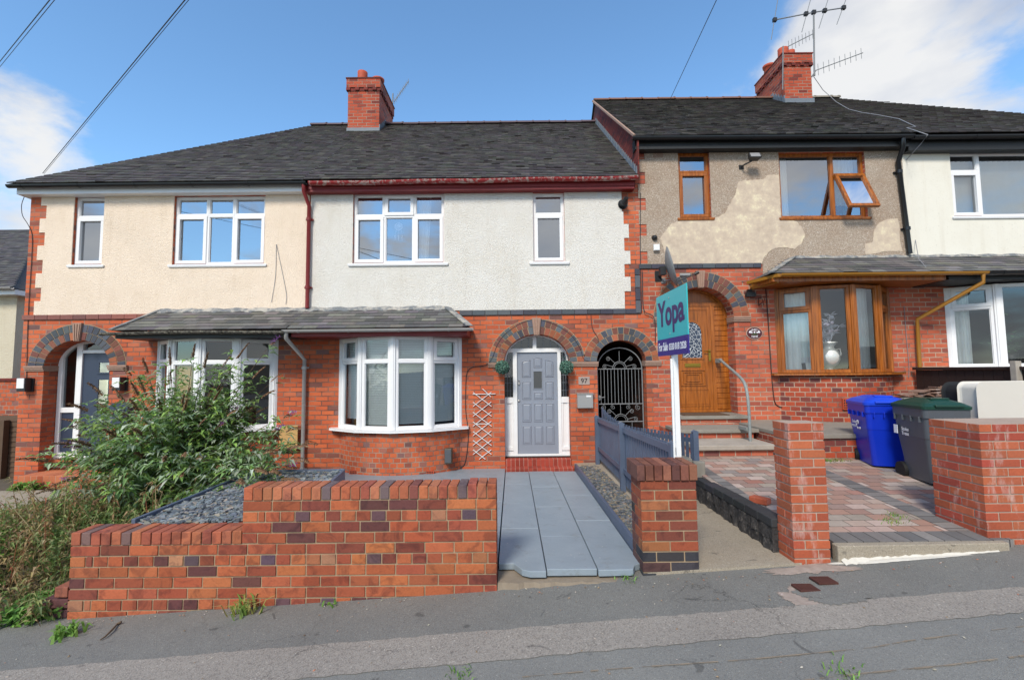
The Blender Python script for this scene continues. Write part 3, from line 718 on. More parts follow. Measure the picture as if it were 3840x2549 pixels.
# ------------------------------------------------------------------ 97 plot: painted slab path
yfp, ybp = 3.92, 8.2; zp = lambda y: .235+(.125-.235)*(y-3.9)/4.3
mb = MB()
cols3 = [-.14, .27, .70, 1.10]
cuts = [[3.92, 5.05, 6.1, 7.2, 8.2], [3.95, 4.78, 5.9, 7.0, 8.2], [3.93, 5.3, 6.45, 7.4, 8.2]]
for c in range(3):
    for a, b in zip(cuts[c][:-1], cuts[c][1:]):
        x0, x1 = cols3[c]+.004, cols3[c+1]-.004; dz = random.uniform(-.003, .003)
        y0 = a+(.004 if a > 4 else 0)
        if c == 0 and a < 4:
            pl = [(x0, y0+.17), (x0+.13, y0+.17), (x0+.2, y0+.04), (x0+.27, y0), (x1, y0), (x1, b-.004), (x0, b-.004)]
        elif c == 2 and a < 4:
            pl = [(x0, y0), (x1-.1, y0+.01), (x1-.06, y0+.1), (x1, y0+.14), (x1, b-.004), (x0, b-.004)]
        else: pl = [(x0, y0), (x1, y0), (x1, b-.004), (x0, b-.004)]
        n = len(pl)
        P = [(x, y, zp(y)-.055) for x, y in pl]+[(x, y, zp(y)+dz) for x, y in pl]
        mb.add(P, [tuple(range(n))[::-1], tuple(range(n, 2*n))]+[(i, (i+1) % n, n+(i+1) % n, n+i) for i in range(n)])
mb.hexa([(-3.3, 6.2, 0), (-.148, 6.2, 0), (-.148, 8.5, 0), (-3.3, 8.5, 0), (-3.3, 6.2, zp(6.2)), (-.148, 6.2, zp(6.2)), (-.148, 8.5, zp(8.5)), (-3.3, 8.5, zp(8.5))])
mb.hexa([(-2.0, 4.15, 0), (-.148, 4.15, 0), (-.148, 6.195, 0), (-2.0, 6.195, 0), (-2.0, 4.15, zp(4.15)), (-.148, 4.15, zp(4.15)), (-.148, 6.195, zp(6.195)), (-2.0, 6.195, zp(6.195))])
o = mb.build('garden_path', 'path_paint', None, bevel=.006); o['kind'] = 'structure'
mb = MB(); random.seed(3)
N = 30
for i in range(N):
    xa, xb = -.14+1.3*i/N, -.14+1.3*(i+1)/N
    f = lambda i: 3.85+.010*math.sin(i*1.3)+.007*math.sin(i*2.9)
    mb.hexa([(xa, f(i)-.02, gz(xa)-.1), (xb, f(i+1)-.02, gz(xb)-.1), (xb, 4.5, gz(xb)-.1), (xa, 4.5, gz(xa)-.1), (xa, f(i)+.03, zp(3.9)-.075), (xb, f(i+1)+.03, zp(3.9)-.075), (xb, 4.5, zp(3.9)-.06), (xa, 4.5, zp(3.9)-.06)])
o = mb.build('path_foundation', 'concrete_rough', None); o['kind'] = 'structure'
# passage path between dark pillar and low wall
mb = MB(); mb.hexa([(1.12, 3.95, -.1), (2.42, 3.95, -.1), (2.42, 8.5, -.1), (1.12, 8.5, -.1), (1.12, 3.95, gz(1.2)+.02), (2.42, 3.95, gz(2.4)+.02), (2.42, 8.5, .24), (1.12, 8.5, .2)])
mb.box(1.6, 2.45, 8.5, 14, .0, .22)
o = mb.build('passage_path', 'worn_concrete', None); o['kind'] = 'structure'
# ------------------------------------------------------------------ houses
def slope_back(root, xa0, xa1, y0, z0, yr, zr, xr0, xr1, name='rear_roof'):
    mb = MB(); mb.quad((xa0, 2*yr-y0, z0), (xa1, 2*yr-y0, z0), (xr1, yr, zr), (xr0, yr, zr), TILES[0]); return mb.build(name, 'rooftile', root)
def interior(root, x0, x1, z0, zm, z1, gx1=None, gx0=None, d=2.6):
    mb = MB()
    for (a, b, c, e) in ((gx0 or x0, gx1 or x1, z0, zm-.1), (x0, x1, zm+.1, z1)):
        y0, y1 = YF+.13, YF+d
        mb.quad((a, y1, c), (b, y1, c), (b, y1, e), (a, y1, e)); mb.quad((a, y0, c), (a, y1, c), (a, y1, e), (a, y0, e)); mb.quad((b, y0, c), (b, y1, c), (b, y1, e), (b, y0, e))
        mb.quad((a, y0, c), (b, y0, c), (b, y1, c), (a, y1, c)); mb.quad((a, y0, e), (b, y0, e), (b, y1, e), (a, y1, e))
    return mb.build('interior', 'interior', root)
def shell(mb, x0, x1, z0, z1, left=True, right=True, yb=15.9):
    if left: mb.quad((x0, YF, z0), (x0, yb, z0), (x0, yb, z1), (x0, YF, z1))
    if right: mb.quad((x1, YF, z0), (x1, yb, z0), (x1, yb, z1), (x1, YF, z1))
    mb.quad((x0, yb, z0), (x1, yb, z0), (x1, yb, z1), (x0, yb, z1))
def hole(F, grow=0):
    a, b, c, d = RX(*F, YF); return (a-grow, b+grow, c-grow, d+grow)
YFR = YF-.014
P1, P2, P3 = -3.84, 2.39, 7.52
XL, XR = -9.17, 12.8
Y0R, YR = 8.21, 12.2
ZE, ZR = 5.465, 8.74
ZE2, ZR2 = 6.25, 9.37
# ---------------- 95
h95 = thing('terraced_house', 'cream rendered end house with blue arched doorway and hipped roof, behind the bush', 'house', (-6.5, YF, -.1), 'terraced houses on the hill')
w_a, w_b = hole((276, 737, 389, 994)), hole((651, 734, 994, 992))
a95 = (-8.12, .615, .5, .12, 2.06, .3)
bx0, bx1 = -6.60, -4.40
mb = MB()
wall(mb, XL, P1, -.5, 5.36, YF, [w_a, w_b, (bx0+.08, bx1-.08, .95, 2.5, .1)], [a95]); shell(mb, XL, P1, -.5, 5.36)
# quoin courses carry the ends of the wall; impost and arch
w95 = mb.build('wall', 'brick', h95)
arch_ring(h95, a95[0], a95[4], a95[1], a95[2], .3, YF, .65)
impost(h95, a95[0]-a95[1]-.34, a95[0]-a95[1]+.02, 1.99, YF, .1, .28); impost(h95, a95[0]+a95[1]-.02, a95[0]+a95[1]+.34, 1.99, YF, .1, .28)
tt = [(735, 771, 155), (771, 820, 174), (820, 872, 148), (872, 921, 167), (921, 975, 139), (975, 1025, 159), (1025, 1079, 133), (1079, 1129, 153), (1129, 1181, 127)]
mb = MB(); bands = []
for (a, b, x) in tt:
    bands.append([pt(x, b, YFR).z, pt(x, a, YFR).z, pt(x, (a+b)/2, YFR).x, P1])
zz = [b[1] for b in bands]+[3.04]; zz[0] = 5.33
for i, b in enumerate(bands): b[0], b[1] = zz[i+1], zz[i]
panel(mb, bands, [w_a, w_b], YFR, .0139); mb.build('render', 'cream_rough', h95)
string_course(h95, XL-.01, -6.2, 2.95, .09, YF, False, .03)
T = flatT(w_a[0], YF+.045)
window(h95, T, w_a[1]-w_a[0], w_a[2], w_a[3], [(0, 1, 0, .70, 1), (0, 1, .70, 1, 0)], vents=[(.2, .8)], sill=.06)
T = flatT(w_b[0], YF+.045)
window(h95, T, w_b[1]-w_b[0], w_b[2], w_b[3], [(0, .355, 0, .72, 1), (.355, .645, 0, .72, 0), (.645, 1, 0, .72, 1), (0, .355, .72, 1, 0), (.355, .645, .72, 1, 0), (.645, 1, .72, 1, 0)], vents=[(.05, .3), (.7, .95)], sill=.06)
fs = lambda a, b: [(0, 1, 0, .73, a), (0, 1, .73, 1, b)]
bay(h95, bx0, bx1, .52, -.4, .92, 2.545, [fs(0, 1), fs(0, 0), fs(0, 0), fs(0, 1)], 'upvc', 'brick_bay')
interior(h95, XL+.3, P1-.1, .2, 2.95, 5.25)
def bayroof(root, el, er, tl, tr, z0, z1, hipL, hipR, fmat, gmat, cols=SLATES, fx=None):
    mb = MB(); e, tp = (7.74, z0), (YF-.002, z1)
    tiled(mb, lambda t: el+(tl-el)*t, lambda t: er+(tr-er)*t, e, tp, .115, .25, .013, cols, .005)
    if hipL: mb.add([(el, e[0], z0), (tl, tp[0], z1), (el-.0, tp[0], z0)], [(0, 1, 2)], SLATES[1])
    if hipR: mb.add([(er, e[0], z0), (tr, tp[0], z1), (er, tp[0], z0)], [(0, 1, 2)], SLATES[1])
    r = mb.build('bay_roof', 'slate', root)
    m = MB(); m.box(el+.05, er-(.05 if hipR else 0), e[0]+.05, YF-.001, z0-.135, z0-.02); m.build('fascia', fmat, r)
    l = MB(); d = .13
    w_ = .05 if fmat in ('oak',) or el > 5 else .11; _n = max(4, int((tr-tl)/.12))
    for q in range(_n):
        a, b = tl+(tr-tl)*q/_n, tl+(tr-tl)*(q+1)/_n; ra, rb = w_+.02*math.sin(q*2.3), w_+.02*math.sin(q*2.3+2.3); ha, hb = .03+.012*math.sin(q*1.7), .03+.012*math.sin(q*1.7+1.7)
        k_ = (z1-z0)/(tp[0]-e[0])
        l.hexa([(a, YF-ra, z1-ra*k_-.01), (b, YF-rb, z1-rb*k_-.01), (b, YF-.012, z1-.03), (a, YF-.012, z1-.03), (a, YF-ra, z1-ra*k_+.022), (b, YF-rb, z1-rb*k_+.022), (b, YF-.02, z1+hb), (a, YF-.02, z1+ha)])
    if hipL: l.bar((el, e[0], z0+.02), (tl, tp[0], z1+.02), .09, .02)
    if hipR: l.bar((er, e[0], z0+.02), (tr, tp[0], z1+.02), .12, .02)
    l.build('flashing', 'flashing_mix', r)
    return r
BE, BT = 2.66, 3.10
bayroof(h95, -6.86, P1, -6.6, P1, BE, BT, True, False, 'black_wood', 'old_gutter')
gutter(h95, -6.98, P1-.02, 7.70, BE-.03, .052, 'old_gutter', sag=lambda x: .01*math.sin(x*2), brackets=.9)
# eaves
mb = MB(); zf0, zf1 = pt(600, 723, 8.33).z, pt(600, 697, 8.33).z
mb.box(XL-.10, P1-.02, 8.33, YF+.02, zf0, zf1+.03); mb.box(XL-.10, XL-.005, YF+.02, 15.9, zf0, zf1+.03)
mb.build('fascia', 'upvc', h95)
gutter(h95, XL-.17, P1+.05, 8.245, 5.44, .055, 'black_plastic', brackets=1.05)
mb = MB(); random.seed(11)
xh = lambda t: (XL-.16)+t*(-5.50-(XL-.16))
tiled(mb, xh, lambda t: P1, (Y0R, ZE), (YR, ZR), .108, .165, .019, TILES, .006)
mb.add([(XL-.16, Y0R, ZE-.02), (-5.5, YR, ZR-.02), (XL-.16, 2*YR-Y0R, ZE-.02)], [(0, 1, 2)], TILES[0])
r95 = mb.build('roof', 'rooftile', h95)
slope_back(h95, XL-.16, P1, Y0R, ZE, YR, ZR, -5.5, P1)
ridge(h95, -5.5, P1, YR, ZR-.02, 'ridge_dark')
# front door of 95
yd = 8.79
def wx(px, py, y): return pt(px, py, y).x
def wz(px, py, y): return pt(px, py, y).z
def frame_arch(mb, xc, rx, rz, zsp, y0, y1, t, n=24):
    for k in range(n):
        a, b = math.pi*k/n, math.pi*(k+1)/n
        f = lambda an, o, y: (xc-(rx-o)*math.cos(an), y, zsp+(rz-o)*math.sin(an))
        mb.hexa([f(a, t, y0), f(b, t, y0), f(b, t, y1), f(a, t, y1), f(a, 0, y0), f(b, 0, y0), f(b, 0, y1), f(a, 0, y1)])
dx0, dx1, dzb, dzt = -8.27, -7.49, wz(360, 1708, yd), wz(360, 1324, yd)
mb = MB(); xa, xb = a95[0]-a95[1]-.0, a95[0]+a95[1]
zt9 = a95[4]+.02
mb.box(xa+.01, xa+.09, yd-.03, yd+.06, dzb-.05, zt9+.2); mb.box(dx0-.11, dx0, yd-.035, yd+.06, dzb-.05, 2.52)
mb.box(xa+.09, dx0-.11, yd-.03, yd+.06, dzb-.05, dzb+.07); mb.box(xa+.09, dx0-.11, yd-.03, yd+.06, wz(270, 1546, yd), wz(270, 1527, yd))
mb.box(dx0, xb, yd-.03, yd+.06, dzt, dzt+.06); mb.box(dx0, xb, yd-.03, yd+.06, dzb-.05, dzb)
frame_arch(mb, a95[0], a95[1]+.02, a95[2]+.02, a95[4], yd-.028, yd+.058, .06)
dfr = mb.build('door_frame', 'upvc', h95, bevel=.004)
g = MB(); g.quad((xa, yd+.02, wz(270, 1527, yd)), (xb, yd+.02, wz(270, 1527, yd)), (xb, yd+.02, 2.6), (xa, yd+.02, 2.6)); g.build('side_light', 'glass_low', dfr)
g = MB(); g.box(xa+.09, dx0-.11, yd+.0, yd+.03, dzb+.07, wz(270, 1546, yd)); g.build('lower_panel', 'navy', dfr, bevel=.01)
d = MB(); d.box(dx0+.003, dx1, yd-.005, yd+.04, dzb+.004, dzt-.004)
dr = d.build('door', 'navy', h95)
d = MB(); e = MB()
for (ya, yb_) in ((1360, 1396), (1424, 1550), (1580, 1612)):
    u0, u1, v0, v1 = wx(372, 1450, yd), wx(408, 1450, yd), wz(390, yb_, yd), wz(390, ya, yd)
    frame_bars(d, lambda p: Vector(p), u0-.035, u1+.035, v0-.035, v1+.035, .035, yd-.02, yd-.005); d.T = None
    e.box(u0, u1, yd-.010, yd-.006, v0, v1)
d.build('glazing_trim', 'navy', dr, bevel=.005); e.build('door_glass', 'glass', dr)
d = MB(); d.tube([(dx1-.06, yd-.06, 1.0), (dx1-.06, yd-.06, 1.55)], .014); d.box(dx1-.07, dx1-.05, yd-.06, yd-.005, 1.05, 1.07); d.box(dx1-.07, dx1-.05, yd-.06, yd-.005, 1.48, 1.5); d.build('handle', 'steel', dr)
d = MB(); d.box(xa+.0, xb, yd-.06, yd+.3, -.3, dzb-.055); d.box(a95[0]-.63, a95[0]+.85, 8.18, YF-.0, -.3, -.06+.2); d.box(xa+.001, xb-.001, YF, yd-.061, -.3, .14); 
d.build('doorstep', 'step_orange', h95, bevel=.008)
# ---------------- 97
h97 = thing('terraced_house', 'white roughcast middle house with grey panelled door and red gutter', 'house', (-.7, YF, .1), 'terraced houses on the hill')
w_a, w_b = hole((1324, 724, 1666, 988)), hole((1999, 722, 2117, 983))
a97 = (.46, .61, .52, .2, 2.06, .25); apas = (2.035, .455, .39, .1, 2.06, .22)
bx0, bx1 = -3.20, -.97
mb = MB()
wall(mb, P1, 2.62, -.2, 2.99, YF, [(bx0+.08, bx1-.08, .92, 2.5, .1)], [a97, apas])
wall(mb, P1, P2, 2.99, 5.36, YF, [w_a, w_b])
mb.quad((P1, 15.9, -.2), (P2, 15.9, -.2), (P2, 15.9, 5.3), (P1, 15.9, 5.3))
# passage tunnel
x0, x1, zt = apas[0]-apas[1]-.1, apas[0]+apas[1]+.1, 2.46
y0, y1 = YF+.22, 13.9
mb.quad((x0, y0, 0), (x0, y1, 0), (x0, y1, zt), (x0, y0, zt)); mb.quad((x1, y0, 0), (x1, y1, 0), (x1, y1, zt), (x1, y0, zt)); mb.quad((x0, y0, zt), (x1, y0, zt), (x1, y1, zt), (x0, y1, zt)); mb.quad((x0, y1, 0), (x1, y1, 0), (x1, y1, zt), (x0, y1, zt))
mb.quad((x0, y0, 0), (apas[0]-apas[1], y0, 0), (apas[0]-apas[1], y0, zt), (x0, y0, zt)); mb.quad((x1, y0, 0), (apas[0]+apas[1], y0, 0), (apas[0]+apas[1], y0, zt), (x1, y0, zt))
tun = MB(); tun.v, tun.f, tun.c, tun.sm, tun.uv = mb.v[-24:], [], [], [], {}
mb.v, mb.f, mb.c, mb.sm = mb.v[:-24], mb.f[:-6], mb.c[:-6], mb.sm[:-6]
for k in range(6): tun.f.append([4*k, 4*k+1, 4*k+2, 4*k+3]); tun.c.append((1, 1, 1)); tun.sm.append(False)
mb.build('wall', 'brick', h97); tun.build('passage_lining', 'passage_shade_brick', h97)
arch_ring(h97, a97[0], a97[4], a97[1], a97[2], .285, YF, .5)
arch_ring(h97, apas[0], apas[4], apas[1], apas[2], .25, YF, .6, key=False)
zi = 1.97
impost(h97, a97[0]-a97[1]-.3, a97[0]-a97[1]+.02, zi, YF, .09, .0); impost(h97, a97[0]+a97[1]-.02, apas[0]-apas[1]+.02, zi, YF, .09, .0)
impost(h97, apas[0]+apas[1]-.02, apas[0]+apas[1]+.28, zi, YF, .1, .2)
ed = [(700, 793, 2331), (793, 841, 2338), (841, 892, 2358), (892, 941, 2341), (941, 990, 2364), (990, 1038, 2342), (1038, 1092, 2365), (1092, 1161, 2343)]
bands = [[0, 0, P1+.03, wx(x, (a+b)/2, YFR)] for a, b, x in ed]; zz = [wz(2340, a, YFR) for a, b, x in ed]+[3.045]; zz[0] = 5.33
for i, b in enumerate(bands): b[0], b[1] = zz[i+1], zz[i]
mb = MB(); panel(mb, bands, [w_a, w_b], YFR, .0139); mb.build('render', 'white_rough', h97)
string_course(h97, -.98, P2+.03, 2.95, .09, YF, True, .03)
W = w_a[1]-w_a[0]
window(h97, flatT(w_a[0], YF+.04), W, w_a[2], w_a[3], [(0, .335, 0, .68, 1), (.335, .665, 0, .68, 0), (.665, 1, 0, .68, 1), (0, .335, .68, 1, 0), (.335, .665, .68, 1, 1), (.665, 1, .68, 1, 0)], vents=[(.38, .62)], sill=.08)
window(h97, flatT(w_b[0], YF+.04), w_b[1]-w_b[0], w_b[2], w_b[3], [(0, 1, 0, .69, 1), (0, 1, .69, 1, 0)], vents=[(.3, .7)], sill=.08)
arc97 = bay(h97, bx0, bx1, .55, -.1, .90, 2.535, [fs(0, 1), fs(0, 0), fs(0, 0), fs(0, 1)], 'upvc', 'brick_bay')
mb = MB()
for (a, b) in ((1352, 1390), (1590, 1636)):
    f = ((a+b)/2-1276)/(1727-1276); f = .5+ (f-.5)*.98
    x, y = arc97.p(f, .004)
    z0, z1 = wz((a+b)/2, 1790, 8.0), wz((a+b)/2, 1768, 8.0)
    mb.box(x-.095, x+.095, y-.012, y+.02, z0, z1)
ab = mb.build('air_brick', 'terracotta', h97)
mb = MB()
for (a, b) in ((1352, 1390), (1590, 1636)):
    f = ((a+b)/2-1276)/(1727-1276); f = .5+(f-.5)*.98
    x, y = arc97.p(f, .004); z0, z1 = wz((a+b)/2, 1790, 8.0), wz((a+b)/2, 1768, 8.0)
    for i in range(6):
        for j in range(3): mb.box(x-.082+.028*i, x-.064+.028*i, y-.014, y-.0125, z0+.014+.028*j, z0+.032+.028*j)
mb.build('vent_hole', 'rubber', ab)
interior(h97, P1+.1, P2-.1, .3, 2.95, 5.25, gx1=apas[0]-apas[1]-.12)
bayroof(h97, P1, -.72, P1, -1.22, BE, BT, False, True, 'red_paint', 'grey_plastic')
gutter(h97, P1-.05, -.66, 7.70, BE-.025, .05, 'grey_plastic', brackets=.85)
mb = MB(); z0, z1 = wz(1800, 713, 8.33), wz(1800, 690, 8.33)
mb.box(P1-.02, P2-.06, 8.33, YF-.001, z0, z1+.03); mb.box(P1-.02, P2-.06, 8.315, 8.33, z0+.05, z1+.03); mb.build('fascia', 'red_paint', h97)
gutter(h97, P1+.1, P2-.02, 8.245, 5.455, .062, 'red_gutter', sag=lambda x: .02*(x+.7)/3+.006*math.sin(x*3), brackets=.95)
mb = MB(); random.seed(12)
sagr = lambda x: -.035*math.sin(math.pi*(x-P1)/(P2-P1))
tiled(mb, lambda t: P1, lambda t: P2-.01, (Y0R, ZE+.01), (YR, ZR), .108, .165, .019, TILES, .008)
mb.build('roof', 'rooftile', h97); slope_back(h97, P1, P2, Y0R, ZE, YR, ZR, P1, P2)
ridge(h97, P1, P2-.02, YR, ZR-.02, 'ridge_dark')
chimney(h97, -4.28, -3.45, 11.6, 12.95, 8.1, 9.70, [(-4.0, 11.9, .13, .36, 0), (-3.62, 12.05, .13, .26, 1), (-3.7, 12.6, .11, .2, 1)])
mb = MB(); zf = 8.27; mb.box(-4.30, -3.43, 11.575, 11.6, zf-.08, zf+.06)
for i in range(5): y = 11.6+.12*i; mb.box(-3.45, -3.43, y, y+.13, zf-.05+.09*i, zf+.16+.1*i)
mb.build('chimney_flashing', 'lead', h97)
# door of 97
yd = 8.75
Xp = lambda px: wx(px, 1500, yd); Zp = lambda py: wz(2016, py, yd)
ol, orr = a97[0]-a97[1], a97[0]+a97[1]
dl, dr_ = Xp(1940), Xp(2091.6); pl, pr = Xp(1924.5), Xp(2104)
zb, zt, ztt = Zp(1700), Zp(1321), Zp(1306)
mb = MB()
mb.box(pl, dl, yd-.05, yd+.05, zb, zt); mb.box(dr_, pr, yd-.05, yd+.05, zb, zt); mb.box(ol, orr, yd-.05, yd+.05, zt, ztt)
mb.box(Xp(2000), Xp(2014), yd-.045, yd+.045, ztt, 2.58); frame_arch(mb, a97[0], a97[1], a97[2], a97[4], yd-.04, yd+.04, .03)
mb.box(ol, orr, yd-.06, yd+.05, zb-.035, zb)
z1, z2, z3, z4 = Zp(1687), Zp(1677), Zp(1510), Zp(1492)
for (a, b) in ((ol, pl), (pr, orr)):
    mb.box(a, b, yd-.02, yd+.03, zb, z3); mb.box(a, b, yd-.05, yd-.02, zb, z1-.02); mb.box(a, b, yd-.045, yd-.02, z1, z2+.02)
    mb.box(a, b, yd-.045, yd+.03, z3, z4); mb.box(a, b, yd-.03, yd+.03, z4, z4+.02)
    mb.box(a, a+.035, yd-.035, yd-.02, z2+.02, z3); mb.box(b-.035, b, yd-.035, yd-.02, z2+.02, z3)
dfr = mb.build('door_frame', 'white_paint', h97, bevel=.004)
g = MB()
for (a, b) in ((ol, pl), (pr, orr)): g.quad((a, yd+.01, z4), (b, yd+.01, z4), (b, yd+.01, zt), (a, yd+.01, zt))
g.quad((ol+.02, yd+.01, ztt), (orr-.02, yd+.01, ztt), (orr-.02, yd+.01, 2.55), (ol+.02, yd+.01, 2.55))
g.build('side_light', 'glass_low', dfr)
g = MB()
for (a, b) in ((ol, pl), (pr, orr)):
    for i in range(1, 3): x = a+(b-a)*i/3; g.box(x-.004, x+.004, yd+.0, yd+.008, z4+.02, zt)
    for j in range(1, 6): z = z4+(zt-z4)*j/6; g.box(a, b, yd-.0005, yd+.0095, z-.004, z+.004)
for i in range(1, 8):
    x = ol+.05+(orr-ol-.1)*i/8
    if abs(x-a97[0]) > .06: g.box(x-.004, x+.004, yd, yd+.008, ztt, a97[4]+a97[2]*math.sqrt(max(0, 1-((x-a97[0])/a97[1])**2)))
g.build('lead_bars', 'lead', dfr)
d = MB(); d.box(dl+.002, dr_-.002, yd-.015, yd+.03, zb+.003, zt-.003); door = d.build('door', 'door_grey', h97)
d = MB()
W, H = dr_-dl, zt-zb
cx = [(.115, .345), (.405, .625), (.69, .905)]
rows = [(.09, .275), (.31, .495), (.53, .71), (.75, .93)]
def panel_(d, x0, x1, z0, z1, arch=0):
    t = .012
    pts = [(x0, z0), (x1, z0), (x1, z1), (x0, z1)]
    if arch == 1: pts = [(x0, z0), (x1, z0), (x1, z1), (x0, z1-.035)]
    if arch == -1: pts = [(x0, z0), (x1, z0), (x1, z1-.035), (x0, z1)]
    if arch == 2: pts = [(x0, z0), (x1, z0), (x1, z1-.012), ((x0+x1)/2, z1), (x0, z1-.012)]
    c = Vector((sum(p[0] for p in pts)/len(pts), sum(p[1] for p in pts)/len(pts)))
    def inset(k): return [(c.x+(p[0]-c.x)*(1-2*k/(x1-x0)), c.y+(p[1]-c.y)*(1-2*k/(z1-z0))) for p in pts]
    o_, i1, i2, i3 = pts, inset(.012), inset(.022), inset(.04); n = len(pts); Y = yd-.015
    def ring(a, ya, b, yb2):
        for i in range(n):
            j = (i+1) % n; d.quad((a[i][0], ya, a[i][1]), (a[j][0], ya, a[j][1]), (b[j][0], yb2, b[j][1]), (b[i][0], yb2, b[i][1]))
    ring(o_, Y-.0005, i1, Y-.012); ring(i1, Y-.012, i2, Y-.001); ring(i2, Y-.001, i3, Y-.010)
    d.poly([(p[0], Y-.010, p[1]) for p in i3])
for ci, (a, b) in enumerate(cx):
    x0, x1 = dl+W*a, dl+W*b
    for ri, (c, e) in enumerate(rows):
        z0, z1 = zb+H*c, zb+H*e
        if ci == 1 and ri == 2: z1 = zb+H*.605; z0 = zb+H*.53
        if ci == 1 and ri == 3: z0 = zb+H*.845; z1 = zb+H*.95
        if ri == 3: panel_(d, x0, x1, z0, z1, (1, 2, -1)[ci])
        else: panel_(d, x0, x1, z0, z1)
d.build('door_panels', 'door_grey', door)
x0, x1, z0, z1 = dl+W*.405, dl+W*.615, zb+H*.64, zb+H*.81
d = MB(); frame_bars(d, lambda p: Vector(p), x0-.012, x1+.012, z0-.012, z1+.012, .014, yd-.028, yd-.0145); d.T = None; d.build('glass_trim', 'door_grey', door)
d = MB(); d.box(x0, x1, yd-.018, yd-.0155, z0, z1); d.build('door_glass', plain('dark_obscure_glass', '#4e5052', .15, 0), door)
d = MB()
z = zb+H*.52; d.lathe([(0.001, 0), (.024, 0), (.024, .012), (.001, .012)], (0, 0, 0), 14)
d.v = [Vector((dl+.03+v.x, yd-.015-v.z, z+v.y)) for v in d.v]
z = zb+H*.68; d.box(dl+.012, dl+.05, yd-.04, yd-.0155, z, z+.05); d.tube([(dl+.03, yd-.03, z+.06), (dl+.03, yd-.045, z+.085)], .012); d.build('lock', 'steel', door)
s = MB(); zs = zb-.036
s.box(ol, orr, yd-.06, yd+.04, 0, zs-.0); s.box(ol+.001, orr-.001, YF-.02, yd-.061, 0, zs-.02)
s.box(ol+.005, orr+.02, 8.26, YF-.022, 0, zs-.135)
s.build('doorstep', 'quarry', h97, bevel=.012)
# ---------------- 99
h99 = thing('terraced_house', 'pebbledashed house with bare plaster patches, brown window frames and wooden door', 'house', (5, YF, .9), 'terraced houses on the hill')
w_a, w_b = hole((2545, 569, 2663, 818)), hole((2923, 571, 3247, 816))
a99 = (3.56, .61, .57, 1.0, 2.87, .3)
bx0, bx1 = 4.97, 7.08
mb = MB()
wall(mb, 2.62, P3, -.1, 6.12, YF, [w_a, w_b, (bx0+.08, bx1-.08, 1.8, 3.36, .1)], [a99])
wall(mb, P2, 2.62, 2.99, 6.12, YF)
mb.build('wall', 'brick99', h99)
arch_ring(h99, a99[0], a99[4], a99[1], a99[2], .285, YF, .5)
impost(h99, a99[0]-a99[1]-.3, a99[0]-a99[1]+.02, 2.78, YF, .1, .25); impost(h99, a99[0]+a99[1]-.02, a99[0]+a99[1]+.3, 2.78, YF, .1, .25)
bands = []; z = 6.09; k = 0
zs_ = [wz(2420, y, YFR) for y in (553, 561, 597, 645, 691, 743, 789, 841, 884, 943, 988)]
zs_.append(3.875)
for a, b in zip(zs_[:-1], zs_[1:]):
    bands.append((b, a, 2.58 if k % 2 else 2.44, P3)); k += 1
bands.append((3.45, 3.875, 4.75, 5.6))
mb = MB(); panel(mb, bands, [w_a, w_b], YFR, .0139); rd = mb.build('render', 'pebble', h99)
# bare plaster patches traced at wall depth
def z3(l): return [(2300+a/1.534, 300+b/1.534) for a, b in l]
pa = z3([(270,905),(290,880),(330,830),(380,812),(470,805),(560,800),(600,790),(640,770),(670,715),(705,650),(718,585),(760,578),(860,572),(890,548),(952,545),(958,640),(962,800),(1050,812),(1085,850),(1102,890),(1080,945),(1040,972),(975,962),(930,968),(895,985),(860,1030),(850,1060),(330,1060),(300,1010),(285,960)])
pb = z3([(1500,860),(1530,820),(1580,800),(1635,798),(1645,850),(1648,930),(1662,985),(1560,985),(1500,1000),(1450,1003),(1445,945),(1490,935)])
mb = MB()
for P in (pa, pb):
    Q = []
    for i in range(len(P)):
        a, b = P[i], P[(i+1) % len(P)]; n = max(2, int(math.hypot(b[0]-a[0], b[1]-a[1])/6))
        for k in range(n): Q.append((a[0]+(b[0]-a[0])*k/n+random.uniform(-1.6, 1.6), a[1]+(b[1]-a[1])*k/n+random.uniform(-1.6, 1.6)))
    W3 = [pt(x, y, YFR) for x, y in Q]
    # stay clear of windows
    W3 = [Vector((min(v.x, w_b[0]-.01) if (v.z > w_b[2] and v.x > w_b[0]-.4 and v.x < w_b[0]+.2) else v.x, v.y, v.z)) for v in W3]
    n = len(W3); mb.add([(v.x, YFR-.005, v.z) for v in W3]+[(v.x, YFR+.002, v.z) for v in W3], [tuple(range(n))]+[(i, (i+1) % n, n+(i+1) % n, n+i) for i in range(n)])
mb.build('plaster_patch', 'plaster', rd)
string_course(h99, P2+.02, 4.72, 3.80, .085, YF, True, .03)
m = MB(); z = 2.96
while z < 3.79:
    e = min(z+.235, 3.795); m.box(P2-.06, P2+.03, YF-.036, YF+.001, z+.003, e-.003, jit(random.choice(BLUES[:3]), .2)); z += .24
m.build('string_course', 'string', h99, bevel=.004)
window(h99, flatT(w_a[0], YF+.05), w_a[1]-w_a[0], w_a[2], w_a[3], [(0, 1, 0, .70, 1), (0, 1, .70, 1, 0)], 'oak', sill=.05)
W = w_b[1]-w_b[0]; Hh = w_b[3]-w_b[2]; T = flatT(w_b[0], YF+.05)
wo = window(h99, T, W, w_b[2], w_b[3], [(0, .635, 0, 1, 0), (.635, 1, 0, .66, 0), (.635, 1, .66, 1, 0)], 'oak', sill=.05)
